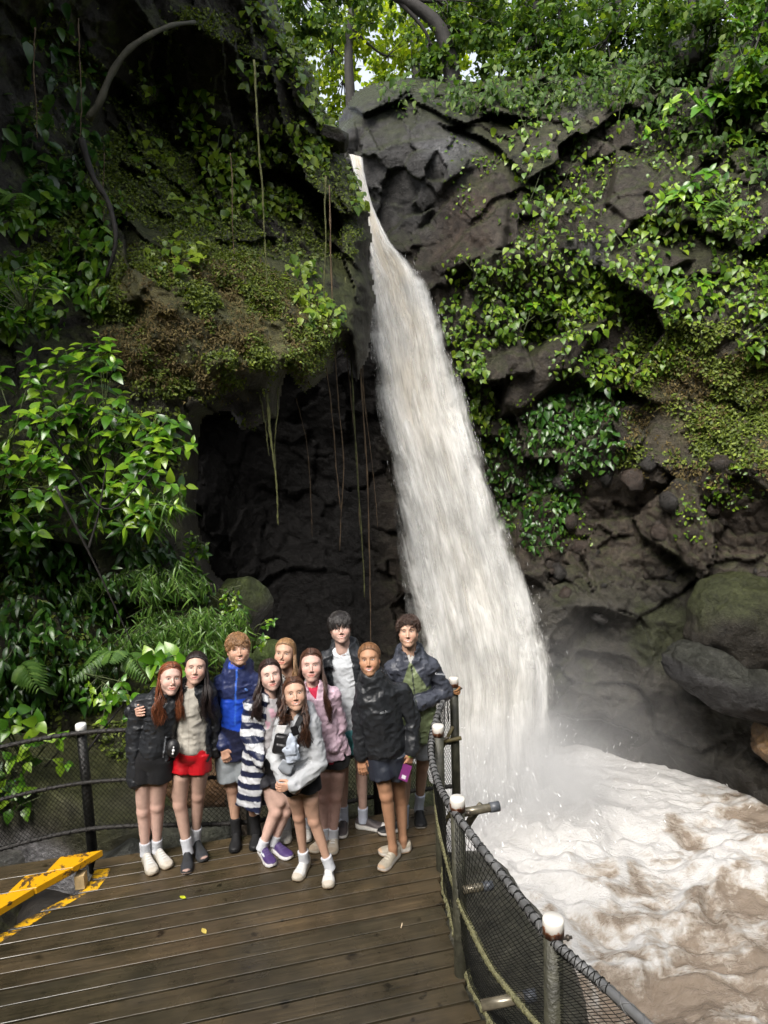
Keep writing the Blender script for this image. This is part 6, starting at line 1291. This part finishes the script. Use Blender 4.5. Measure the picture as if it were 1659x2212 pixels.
def flat(c): return lambda x, t, y, V: np.tile(np.asarray(c, float), (len(V), 1))
def seams(base, lines):                          # plain colour with darker / lighter seam lines given as functions
    def f(x, t, y, V):
        C = np.tile(np.asarray(base, float), (len(V), 1))
        for fn, c, k in lines:
            m = (np.clip(fn(x, t, y, V), 0, 1)*k)[:, None]; C = C*(1-m)+m*np.asarray(c)
        return C
    return f
zipl = lambda w=.006, lo=-.5, hi=1.1, x0=0.0: (lambda x, t, y, V: sstep(w, w*.5, np.abs(x-x0))*(y > 0)*(t > lo)*(t < hi))
WHITE_SHOE = dict(upper=(.44, .42, .385), sole=(.40, .36, .29), lace=(.56, .55, .53), toe=(.40, .36, .30), outsole=(.22, .16, .10), toe_t=.8)
# ------------------------------------------------------------------ who stands where (x, y in measuring-crop units, about one millimetre each)
PALE = (.52, .345, .285); FAIR = (.50, .325, .255); TAN = (.44, .268, .19); WARM = (.36, .195, .115)
SOCKW = (.46, .47, .50); SOCKB = (.012, .012, .013)
BLK = np.array([.012, .013, .015])
def stripes(x, t, y, V):
    s = V[:, 2]*1.0+V[:, 0]*0.16+0.02*np.sin(V[:, 0]*14); k = (np.floor(s/.047) % 2)[:, None]; C = (1-k)*np.array([.012, .016, .042])+k*np.array([.46, .47, .49])
    b = ((np.abs(x-.075) < .017) & (y > .02) & (t < .35))[:, None]; C = np.where(b, np.array([.44, .46, .49]), C); n = ((np.abs(x-.052) < .006) & (y > .02) & (t < .35))[:, None]; return np.where(n, np.array([.012, .016, .042]), C)
def blue_block(x, t, y, V):
    C = np.tile([.017, .024, .075], (len(V), 1)); arm = ARM
    band = (t > .36-.35*x) & (t < .69+.12*x) & ~arm & (y > -.02); C[band] = (.012, .055, .40)
    low = (t <= .36-.35*x) & ~arm; C[low] = (.012, .014, .036)
    z = (np.abs(x-.012) < .006) & (y > 0) & (t > .42); C[z] = (.03, .10, .45); nk = (t > 1.0) & (y > -.05) & (np.abs(x) < .062); C[nk] = (.02, .06, .36)
    return C
def green_block(x, t, y, V):
    C = np.tile([.042, .046, .060], (len(V), 1)); arm = ARM
    g = (((t < .62) | ((t > .60) & (np.abs(x+.005) < .115-.34*(t-.6)))) & ~arm & (y > -.03)); C[g] = (.135, .165, .085)
    z = (np.abs(x) < .005) & (y > 0) & (t < .86); C[z] = (.03, .035, .03); return C
CAST = []
def small_box(name, c, ax, mat, root): bm = MB(); bm.box(c, ax); return part(name, bm.mesh(name, mat, False), root)
def logo_dome(pn, root, ob, X, W, fwd, TL):
    c = pn.pel+W*TL*.80+X*.085+fwd*.135; m = simple('logo_blue', (.10, .22, .55), .5, var=.05); bm = MB()
    for r0 in (.008, .014, .020): 
        a = np.linspace(0, 1.57, 8); bm.tube(c+np.outer(np.cos(a), X)*r0*1.1+np.outer(np.sin(a), W)*r0, .0018, 5)
    part('chest_logo', bm.mesh('chest_logo', m), root)
def text_on(pn, root, txt, c, X, W, size, mat, name='lettering'):
    cu = bpy.data.curves.new(name, 'FONT'); cu.body = txt; cu.size = size; cu.extrude = .0006; cu.align_x = 'CENTER'; cu.materials.append(mat)
    tmp = bpy.data.objects.new(name, cu); COL.objects.link(tmp); dg = bpy.context.evaluated_depsgraph_get(); me = bpy.data.meshes.new_from_object(tmp.evaluated_get(dg)); bpy.data.objects.remove(tmp)
    n = np.cross(X, W); R = np.stack([X, W, n], 1); V = np.array([v.co[:] for v in me.vertices])@R.T+np.asarray(c)
    me.vertices.foreach_set('co', V.astype(np.float32).ravel()); me.update()
    return part(name, me, root)
# 1 redhead
CAST.append(dict(o='A', seed=101, label='red haired girl in black rain jacket at the left end of the group', head=(412, 582), look=(10, -6, 9), neck=(365, 712), sh=[(188, 772, .02), (420, 755, .0)], pelvis=(285, 1235),
 skin=PALE, leg_tint=.95, brow=(.16, .07, .035), blush=.5, smile=.35, teeth=.1, hair='long', haircol=(.150, .048, .020), drops=[(1, 75, .065, .33, .03, .016), (-1, 42, .10, .30, .02, .014)], part=-.008, face_gap=-.008, iris=(.08, .09, .08),
 legs=[dict(hip=(215, 1240), knee=(205, 1600), ankle=(218, 1890), toe=(290, 2090), shoe=dict(WHITE_SHOE, ankle=.098, sole_h=1.15), sock=(SOCKW, .055)), dict(hip=(335, 1240), knee=(312, 1560), ankle=(308, 1865), toe=(405, 2030), shoe=dict(WHITE_SHOE, ankle=.098, sole_h=1.15), sock=(SOCKW, .055))],
 arms=[[(140, 1050, .0), (160, 1365, -.04)], [(460, 950, .14), (560, 930, .24)]],
 tops=[dict(col=seams(BLK*1.5, [(zipl(.004, -.3, .5, .085), (.35, .37, .40), .9)]), st=[(-.10, .118, .105), (.2, .122, .105), (.55, .118, .11), (.78, .130, .105), (.93, .105, .08), (1.0, .07, .06)], ar=(.066, .062, .064), wr=.014, collar=(.062, .024, .0), hood=1.0)],
 bottoms=[dict(w=.150, r=.108, len=.105, col=(.006, .006, .007), mat=M_COTTON)]))
# 2 cream hoodie
CAST.append(dict(o='A', seed=102, label='dark haired girl in cream zip hoodie and red shorts', head=(607, 500), look=(-4, -4, 6), neck=(578, 632), sh=[(492, 690), (692, 685)], pelvis=(580, 1165), dy=.02,
 skin=FAIR, leg_tint=.80, brow=(.02, .012, .01), blush=.5, smile=.45, teeth=.15, lips=(.42, .16, .15), hair='tail', haircol=(.016, .010, .009), drops=[(-1, 50, .11, .36, .03, .015)],
 legs=[dict(hip=(508, 1190), knee=(482, 1550), ankle=(540, 1880), toe=(535, 2065), shoe=dict(upper=(.028, .030, .034), sole=(.045, .047, .05), toe=(.30, .20, .17), lace=(.02, .02, .02), toe_t=.93, outsole=(.3, .22, .18)), sock=(SOCKW, .075)), dict(hip=(645, 1190), knee=(622, 1480), ankle=(606, 1800), toe=(672, 1975), shoe=dict(upper=(.028, .030, .034), sole=(.045, .047, .05), toe=(.30, .20, .17), lace=(.02, .02, .02), toe_t=.93), sock=(SOCKW, .085))],
 arms=[[(250, 770, .20), (120, 838, -.03)], [(745, 900, .06), (748, 1150, .05)]], hands=[dict(w=(122, 840, -.07), to=(190, 846, -.17), n=(.3, 1, 0), curl=.28, thumb=1, s=.92)],
 tops=[dict(name='hoodie', sleeves=False, mat=M_COTTON, col=seams((.40, .375, .325), [(zipl(.005), (.30, .27, .23), .8), (lambda x, t, y, V: (t < .085)*1.0, (.36, .335, .29), .5), (lambda x, t, y, V: sstep(.006, .003, np.abs(np.abs(x)-.042-.18*(.42-t)))*(t > .1)*(t < .42)*(y > 0), (.36, .33, .28), .8)]), st=[(.045, .118, .098), (.09, .134, .112), (.35, .122, .105), (.6, .118, .112), (.8, .122, .10), (.95, .09, .075), (1.0, .066, .06)], wr=.009, hood=.9),
  dict(name='jacket', col=flat(BLK*1.3), grow=.014, st=[(-.06, .165, .118), (.3, .15, .115), (.6, .14, .118), (.8, .148, .11), (.95, .105, .085), (1.0, .08, .07)], open=lambda t: .108+.02*np.clip(t, 0, 1)*0-.075*np.clip((t-.6)/.4, 0, 1), ar=(.066, .06, .055), hood=1.08)],
 bottoms=[dict(w=.138, r=.090, len=.095, fl=1.14, col=(.42, .006, .012))]))
# 3 boy in blue
CAST.append(dict(o='A', seed=103, label='blond boy in navy and bright blue rain jacket', head=(931, 362), look=(4, -2, -1), neck=(925, 486), sh=[(800, 612), (1058, 600)], pelvis=(915, 1180), girl=False,
 skin=TAN, brow=(.10, .06, .03), smile=.45, teeth=.5, hair='fringe', haircol=(.20, .105, .045), hlen=.042, comb=(.6, .8, -.3), lift=.5, droop=.6, hairline=-.002,
 legs=[dict(hip=(850, 1195), knee=(885, 1420), ankle=(915, 1735), toe=(902, 1895), shoe=dict(upper=(.014, .014, .015), sole=(.012, .012, .013), ankle=.10), sock=(SOCKB, .10)), dict(hip=(970, 1195), knee=(1030, 1460), ankle=(1066, 1730), toe=(1058, 1870), shoe=dict(upper=(.014, .014, .015), sole=(.012, .012, .013), ankle=.10), sock=(SOCKB, .12))],
 arms=[[(772, 880, .02), (812, 1100, -.10)], [(1095, 880), (1075, 1090, -.03)]], hands=[dict(w=(818, 1118, -.115), to=(838, 1195, -.135), n=(0, 1, 0), curl=.8, thumb=1)],
 tops=[dict(col=blue_block, st=[(.02, .150, .118), (.3, .150, .12), (.6, .150, .12), (.82, .155, .11), (.94, .11, .085), (1.0, .08, .07)], ar=(.068, .060, .052), wr=.010, collar=(.068, .018, -.02), hood=1.1, extra=[logo_dome])],
 bottoms=[dict(w=.145, r=.106, len=.16, fl=1.1, col=(.22, .24, .255))]))
# 4 striped coat
STC = dict(name='raincoat', col=stripes, st=[(-.58, .152, .125), (-.3, .150, .12), (.2, .145, .118), (.6, .135, .115), (.82, .135, .10), (.94, .10, .08), (1.0, .075, .065)], ar=(.066, .068, .066), wr=.013, ox=.10, open=lambda t: .055+.05*np.clip(t, 0, 1), label='navy and white striped raincoat')
CAST.append(dict(o='A', seed=104, label='dark wavy haired girl with navy and white striped raincoat', head=(1178, 556), look=(3, -4, -5), neck=(1172, 690), sh=[(1045, 775), (1235, 770)], pelvis=(1105, 1240), dy=.06, ndy=.0,
 skin=PALE, brow=(.04, .022, .016), smile=.3, teeth=.0, blush=.35, hair='long', haircol=(.026, .014, .011), drops=[(1, 60, .10, .30, .03, .018), (-1, 60, .09, .32, .025, .018)],
 legs=[dict(hip=(1120, 1270), knee=(1220, 1600, -.02), ankle=(1122, 1850), toe=(1185, 2000), shoe=dict(upper=(.050, .028, .105), sole=(.62, .60, .60), lace=(.07, .05, .13), stripe=(.6, .66, .7), sole_h=1.1), sock=(SOCKW, .035)), dict(hip=(1200, 1270), knee=(1290, 1600, .0), ankle=(1212, 1815), toe=(1315, 1945), shoe=dict(upper=(.050, .028, .105), sole=(.62, .60, .60), lace=(.07, .05, .13), sole_h=1.1), sock=(SOCKW, .035))],
 arms=[[(1018, 1000, -.03), (1120, 1205, -.14)], [(1260, 1000, .05), (1240, 1180, .0)]],
 tops=[dict(name='shirt', sleeves=False, mat=M_TEE, col=seams((.40, .38, .39), [(lambda x, t, y, V: (fbm(V*30, 2, 9) > .1)*(t > .5)*(t < .85)*(y > 0), (.55, .30, .38), .8)]), st=[(.0, .11, .09), (.5, .108, .095), (.8, .118, .09), (.95, .09, .07), (1.0, .06, .055)], wr=.006, neck_r=.06), STC],
 bottoms=[dict(w=.135, r=.1, len=.12, col=(.02, .02, .025))]))
# 5 blonde at the back
CAST.append(dict(o='B', seed=105, label='blonde girl with hair tied over her shoulder, half hidden at the back', head=(158, 392), look=(-14, -3, 4), neck=(190, 520), sh=[(85, 610), (275, 605)], pelvis=(190, 1050), dy=.12,
 skin=TAN, brow=(.10, .06, .035), smile=.5, teeth=.15, hair='tail', haircol=(.24, .135, .062), drops=[(-1, 46, .09, .25, .018, .008)],
 legs=[dict(hip=(140, 1060), knee=(165, 1400), ankle=(165, 1690), toe=(160, 1812), shoe=dict(upper=(.42, .40, .37), sole=(.5, .47, .42), ankle=.1, w=1.1), sock=(SOCKW, .04)), dict(hip=(250, 1060), knee=(300, 1400), ankle=(315, 1680), toe=(320, 1800), shoe=dict(upper=(.42, .40, .37), sole=(.5, .47, .42), ankle=.1), sock=(SOCKW, .04))],
 arms=[[(80, 860), (110, 1080)], [(285, 860), (270, 1080)]],
 tops=[dict(name='shirt', mat=M_TEE, col=flat((.46, .45, .42)), st=[(.0, .12, .09), (.5, .11, .095), (.8, .12, .09), (.95, .09, .07), (1.0, .06, .055)], ar=(.048, .042, .036), wr=.006, neck_r=.062)],
 bottoms=[dict(w=.13, r=.09, len=.15, col=(.05, .05, .055))]))
# 7 pink jacket
CAST.append(dict(o='B', seed=107, label='long haired girl in pale pink rain jacket and black shorts', head=(362, 480), look=(-2, -5, 1), neck=(380, 625), sh=[(300, 700), (530, 695)], pelvis=(520, 1160), ndy=-.02,
 skin=(.50, .315, .265), leg_tint=.84, brow=(.09, .05, .03), smile=.3, teeth=.0, blush=.6, hair='long', haircol=(.055, .024, .014), drops=[(1, 55, .05, .30, .02, .008), (-1, 75, .12, .40, .022, .013)], flare=.04, hs=1.02,
 legs=[dict(hip=(475, 1180), knee=(455, 1490), ankle=(462, 1765), toe=(398, 1885), shoe=dict(WHITE_SHOE, upper=(.38, .32, .25), toe=(.33, .26, .19)), sock=(SOCKW, .05)), dict(hip=(568, 1180), knee=(548, 1480), ankle=(530, 1765), toe=(522, 1900), shoe=dict(WHITE_SHOE, upper=(.38, .33, .26), toe=(.33, .27, .2)), sock=(SOCKW, .04))],
 arms=[[(290, 900), (380, 1120, -.1)], [(588, 930, .02), (530, 1120, -.11)]],
 tops=[dict(name='shirt', sleeves=False, mat=M_TEE, col=flat((.42, .02, .055)), st=[(-.065, .130, .108), (.2, .12, .10), (.6, .11, .10), (.85, .11, .085), (.97, .075, .07), (1.0, .06, .055)], wr=.004, neck_r=.05),
  dict(col=seams((.47, .34, .405), [(zipl(.004, .6, 1.1), (.38, .27, .33), .7)]), st=[(-.03, .160, .135), (.25, .136, .118), (.6, .122, .115), (.82, .132, .102), (.94, .10, .08), (1.0, .08, .07)], ar=(.064, .058, .052), wr=.013, neck_r=.062, collar=(.075, .017, -.012), open=lambda t: np.where(t > .80, .05*(t-.80)/.2, -1.0))],
 bottoms=[dict(w=.122, r=.100, len=.06, col=(.008, .008, .009), mat=M_COTTON)]))
# 8 tall boy
CAST.append(dict(o='B', seed=108, label='tall black haired boy in white T-shirt under an open black jacket', head=(583, 196), look=(2, -3, -3), neck=(605, 330), sh=[(490, 425), (722, 410)], pelvis=(672, 1015), girl=False, dy=.04,
 skin=PALE, leg_tint=.86, brow=(.02, .014, .012), smile=.55, teeth=.6, hair='mop', haircol=(.014, .011, .010), hlen=.052, comb=(.25, .9, -.45), lift=.35, droop=1.1, hairline=.0,
 legs=[dict(hip=(600, 1030), knee=(598, 1300), ankle=(607, 1635), toe=(592, 1785), shoe=dict(upper=(.055, .045, .045), sole=(.55, .53, .5), toe=(.055, .045, .045), lace=(.03, .03, .03)), sock=((.40, .43, .51), .085)), dict(hip=(735, 1030), knee=(748, 1260), ankle=(757, 1640), toe=(905, 1725), shoe=dict(upper=(.055, .045, .045), sole=(.60, .58, .55), toe=(.6, .58, .55), toe_t=.84, lace=(.03, .03, .03)), sock=((.40, .43, .51), .075))],
 arms=[[(452, 700, .05), (490, 950, .02)], [(748, 690, .06), (745, 940, .05)]],
 tops=[dict(name='shirt', sleeves=False, mat=M_TEE, col=flat((.47, .49, .515)), st=[(.0, .125, .10), (.4, .12, .10), (.8, .130, .10), (.94, .095, .078), (1.0, .07, .062)], wr=.008, neck_r=.062),
  dict(col=flat(BLK*1.7), grow=.012, st=[(.0, .165, .125), (.4, .155, .12), (.8, .155, .112), (.95, .105, .085), (1.0, .08, .07)], open=lambda t: .082+.0*t-.02*np.clip((t-.7)/.3, 0, 1), ox=-.012, ar=(.066, .06, .054), wr=.012, hood=1.05)],
 bottoms=[dict(w=.145, r=.106, len=.12, fl=1.1, col=(.055, .21, .22))]))
# 10 boy in green
CAST.append(dict(o='B', seed=110, label='brown haired boy in grey and olive green rain jacket', head=(1105, 226), look=(-4, -2, -1), neck=(1112, 372), sh=[(985, 492), (1270, 475)], pelvis=(1195, 1050), girl=False,
 skin=(.45, .28, .20), leg_tint=.72, brow=(.035, .02, .014), smile=.7, teeth=.7, hair='crop', haircol=(.040, .021, .014), hlen=.036, comb=(-.2, .7, .55), lift=1.0, droop=.2, hairline=.004,
 legs=[dict(hip=(1085, 1060), knee=(1080, 1300, .05), ankle=(1068, 1650), toe=(872, 1768), shoe=dict(upper=(.012, .012, .013), sole=(.5, .47, .44), outsole=(.02, .02, .02)), sock=((.40, .43, .51), .10)), dict(hip=(1225, 1060), knee=(1213, 1255), ankle=(1186, 1560), toe=(1200, 1712), shoe=dict(upper=(.012, .012, .013), sole=(.012, .012, .013), outsole=(.45, .42, .38), w=1.1), sock=((.40, .43, .51), .115))],
 arms=[[(935, 720, .03), (960, 930, .02)], [(1392, 690, .03), (1180, 775, -.15)]],
 tops=[dict(name='shirt', sleeves=False, mat=M_TEE, col=flat((.46, .45, .43)), st=[(.1, .11, .09), (.5, .11, .09), (.85, .10, .085), (.96, .085, .075), (1.0, .07, .065)], wr=.003, neck_r=.058),
  dict(col=green_block, st=[(.03, .165, .125), (.2, .160, .125), (.6, .158, .122), (.82, .165, .112), (.94, .115, .088), (1.0, .09, .075)], ar=(.070, .062, .056), wr=.013, hood=1.15, collar=(.074, .018, .004), open=lambda t: np.where(t > .84, .035*(t-.84)/.16, -1.0))],
 bottoms=[dict(w=.150, r=.100, len=.13, fl=1.0, col=(.25, .265, .285), mat=M_COTTON)]))
# 9 woman in black
CAST.append(dict(o='B', seed=109, label='woman in black rain jacket and navy shorts holding a purple phone', head=(806, 436), look=(-6, -5, -4), neck=(835, 588), sh=[(768, 668, -.02), (1040, 668, .02)], pelvis=(945, 1165), ndy=-.03,
 skin=WARM, leg_tint=.88, brow=(.05, .028, .018), smile=.75, teeth=.7, blush=.3, lips=(.38, .12, .12), hair='tail', haircol=(.155, .075, .032), drops=[], hs=1.0, leg_r=1.0,
 legs=[dict(hip=(880, 1180), knee=(935, 1480, -.02), ankle=(985, 1880), toe=(912, 2030), shoe=dict(upper=(.27, .24, .19), sole=(.42, .39, .35), toe=(.33, .23, .15), outsole=(.3, .2, .12), laces=False, ankle=.075, lace=(.42, .38, .31), toe_t=.88)), dict(hip=(1010, 1180), knee=(1040, 1500, .08), ankle=(1062, 1815), toe=(905, 1915), shoe=dict(upper=(.27, .24, .19), sole=(.42, .39, .35), toe=(.33, .23, .15), laces=False, outsole=(.3, .2, .12), ankle=.075, toe_t=.88))],
 arms=[[(728, 900, .0), (738, 1165, -.03)], [(1142, 900, .03), (1128, 1130, -.04)]],
 hands=[dict(w=(740, 1185, -.03), to=(750, 1275, -.05), n=(.3, .9, 0), curl=.35, thumb=1), dict(w=(1128, 1150, -.05), to=(1105, 1235, -.07), n=(-.5, .6, 0), curl=.85, thumb=-1)],
 tops=[dict(col=flat(BLK*1.25), st=[(.03, .145, .118), (.08, .158, .13), (.35, .160, .128), (.6, .155, .135), (.8, .150, .118), (.93, .115, .09), (1.0, .088, .08)], ar=(.072, .062, .052), wr=.012, collar=(.068, .026, .010), hood=1.15, neck_r=.045)],
 bottoms=[dict(w=.146, r=.106, len=.155, fl=1.06, col=(.016, .019, .028))]))
# 6 front girl
CAST.append(dict(o='B', seed=106, label='small girl in oversized light grey hoodie with sling bag in front', head=(233, 698), look=(2, -3, -3), neck=(245, 836), sh=[(150, 915), (355, 920)], pelvis=(275, 1390),
 skin=TAN, leg_tint=.95, brow=(.05, .028, .018), smile=.65, teeth=.6, hair='long', haircol=(.060, .026, .014), drops=[(1, 42, .09, .20, .03, .020), (-1, 70, .12, .36, .022, .018)], hs=.97, leg_r=.86,
 legs=[dict(hip=(225, 1400), knee=(265, 1640), ankle=(302, 1950), toe=(258, 2105), shoe=dict(WHITE_SHOE, upper=(.50, .495, .48)), sock=(SOCKW, .05), L=.245), dict(hip=(345, 1400), knee=(380, 1675), ankle=(492, 2000), toe=(492, 2160), shoe=dict(WHITE_SHOE, upper=(.50, .495, .48), stripe=(.015, .018, .035)), sock=(SOCKW, .055), L=.245)],
 arms=[[(88, 1180, -.03), (150, 1370, -.15)], [(412, 1230, -.07), (225, 1400, -.19)]],
 hands=[dict(w=(165, 1375, -.17), to=(205, 1420, -.19), n=(.3, .9, 0), curl=.6, thumb=1, s=.85), dict(w=(215, 1402, -.20), to=(165, 1415, -.21), n=(-.3, .9, 0), curl=.6, thumb=-1, s=.85)],
 tops=[dict(name='hoodie', mat=M_COTTON, col=seams((.33, .34, .355), [(lambda x, t, y, V: sstep(-.1, .5, fbm(V*7, 3, 77)), (.39, .40, .41), .6), (lambda x, t, y, V: (fbm(V*18, 2, 78) > .55)*1.0, (.30, .30, .31), .3)]), st=[(.05, .115, .10), (.15, .142, .125), (.5, .148, .12), (.75, .138, .108), (.92, .10, .08), (1.0, .07, .062)], ar=(.062, .066, .050), wr=.014, hood=1.1, neck_r=.058)],
 bottoms=[dict(w=.125, r=.096, len=.03, col=(.008, .008, .009), mat=M_COTTON)]))
FOLK = {}
for sp_ in CAST: FOLK[sp_['seed']] = make_person(sp_)
# ---- things held and worn
pn = FOLK[109]; q = lambda x, y, d: P(*zp('B', x, y), pn.Y+d)
t = thing('phone', 'purple phone held low in the hand of the woman in black', 'phone', q(1078, 1310, -.09)); a = q(1100, 1245, -.085); b = q(1062, 1365, -.10); ax = (b-a)/2; sx = unit(np.cross(ax, [0.3, 1, 0]))*.034
small_box('case', (a+b)/2, (sx, ax, unit(np.cross(ax, sx))*.006), simple('purple_case', (.13, .02, .11), .35), t); small_box('camera_window', (a+b)/2+ax*.55-unit(np.cross(ax, sx))*.0055*(1 if np.cross(ax, sx)[1] > 0 else -1), (sx*.45, ax*.22, unit(np.cross(ax, sx))*.002), simple('lens_glass', (.5, .5, .52), .2), t)
bm = MB(); w = q(1126, 1165, -.05); aa = np.linspace(0, 6.283, 20); bm.tube(w+np.stack([.034*np.cos(aa), .030*np.sin(aa), 0*aa], 1), .010, 6); bm.V[0][:, 2] = w[2]+(bm.V[0][:, 2]-w[2])*1.1
part('wristband', bm.mesh('wristband', simple('lime_band', (.30, .62, .08), .4, var=.5, scale=60)), pn.root)
m_logo = simple('grey_print', (.20, .21, .22), .6, var=.05); c = pn.pel+pn.W*pn.TL*.66+pn.X*.02+pn.fwd*.142
bm = MB()
for k, (w_, dz) in enumerate(((.014, .005), (.018, -.004))): bm.box(c+pn.W*dz-pn.X*.012, (pn.X*w_, pn.W*.0028, pn.fwd*.001))
bm.tube(np.array([c+pn.X*.014+pn.W*.012, c+pn.X*.018+pn.W*.0, c+pn.X*.030-pn.W*.004]), .0022, 5); bm.tube(np.array([c+pn.X*.018, c+pn.X*.010-pn.W*.008]), .002, 5)
part('chest_print', bm.mesh('chest_print', m_logo), pn.root)
pn = FOLK[110]; q = lambda x, y, d: P(*zp('B', x, y), pn.Y+d); c = q(1345, 540, -.03)
text_on(pn, pn.root, 'Columbia', c+np.array([0, -.05, 0]), unit(np.array([1, 0, -.1])), unit(np.array([.1, 0.0, 1])), .022, simple('pale_print', (.55, .57, .6), .5, var=.05), 'sleeve_print')
# sling bag, cap and bottle on the front girl
pn = FOLK[106]; q = lambda x, y, d: P(*zp('B', x, y), pn.Y+d)
t = thing('sling_bag', 'black sling bag with strap across the grey hoodie', 'bag', q(125, 1100, -.16))
V, F = build([(rbox(q(128, 1090, -.15), np.array(Matrix.Rotation(.25, 3, 'Y')), (.052, .028, .072), .022),), (rbox(q(132, 1125, -.175), np.array(Matrix.Rotation(.25, 3, 'Y')), (.044, .014, .034), .012), .006)], .005, [(.003, 20, 5)]); part('pouch', mesh_from('pouch', V, F, simple('black_leather', (.010, .010, .011), .42)), t)
bm = MB(); pts = crom([q(330, 850, -.06), q(285, 880, -.135), q(240, 970, -.165), q(215, 1020, -.17), q(150, 1060, -.18)], 14)
for i in range(13): a, b = pts[i], pts[i+1]; d = b-a; s_ = unit(np.cross(d, [0, 1, 0]))*.018; bm.box((a+b)/2, (d*.52, s_, np.array([0, .003, 0])))
part('strap', bm.mesh('strap', simple('black_webbing', (.012, .012, .013), .6), False), t); small_box('buckle', q(235, 985, -.178), (np.array([.022, 0, .006]), np.array([-.008, 0, .03]), np.array([0, .007, 0])), simple('black_plastic', (.008, .008, .009), .25), t)
t = thing('sun_cap', 'pale blue grey cloth cap hanging from the sling bag', 'cap', q(205, 1150, -.19))
V, F = build([(ell(q(215, 1110, -.185), (.040, .028, .080)),), (rbox(q(208, 1160, -.185), np.array(Matrix.Rotation(-.2, 3, 'Y')), (.050, .026, .062), .02), .02), (cone(q(205, 1015, -.18), q(215, 1060, -.185), .012, .02), .02)], .006, [(.010, 22, 6, None, True)]); part('crown', mesh_from('crown', V, F, simple('washed_denim', (.36, .40, .47), .8, var=.2)), t)
V, F = build([(rbox(q(168, 1258, -.18), np.array(Matrix.Rotation(.5, 3, 'Y')), (.046, .008, .040), .008),), (ell(q(160, 1285, -.18), (.05, .010, .03), np.array(Matrix.Rotation(.5, 3, 'Y'))), .01)], .005); part('brim', mesh_from('brim', V, F, simple('grey_brim', (.25, .27, .30), .6)), t)
t = thing('white_phone', 'white phone sticking out of the sling bag pocket', 'phone', q(125, 965, -.15)); small_box('body', q(125, 972, -.165), (np.array([.034, 0, -.002]), np.array([.01, 0, .024]), np.array([0, .005, 0])), simple('white_shell', (.62, .62, .62), .3), t)
pn = FOLK[101]; q = lambda x, y, d: P(*zp('A', x, y), pn.Y+d)
t = thing('waist_bag', 'small black bag with white charm at the red haired girl\'s side', 'bag', q(430, 1120, -.12)); V, F = build([(ell(q(432, 1120, -.10), (.05, .05, .07)),)], .006, [(.004, 20, 5)]); part('pouch', mesh_from('pouch', V, F, simple('black_nylon', (.010, .010, .011), .5)), t)
V, F = build([(ell(q(434, 1138, -.155), (.011, .008, .014)),), (ell(q(430, 1160, -.155), (.008, .007, .010)), .003), (ell(q(436, 1112, -.155), (.006, .005, .007)), .003)], .003); part('charm', mesh_from('charm', V, F, simple('white_charm', (.7, .7, .7), .5)), t)
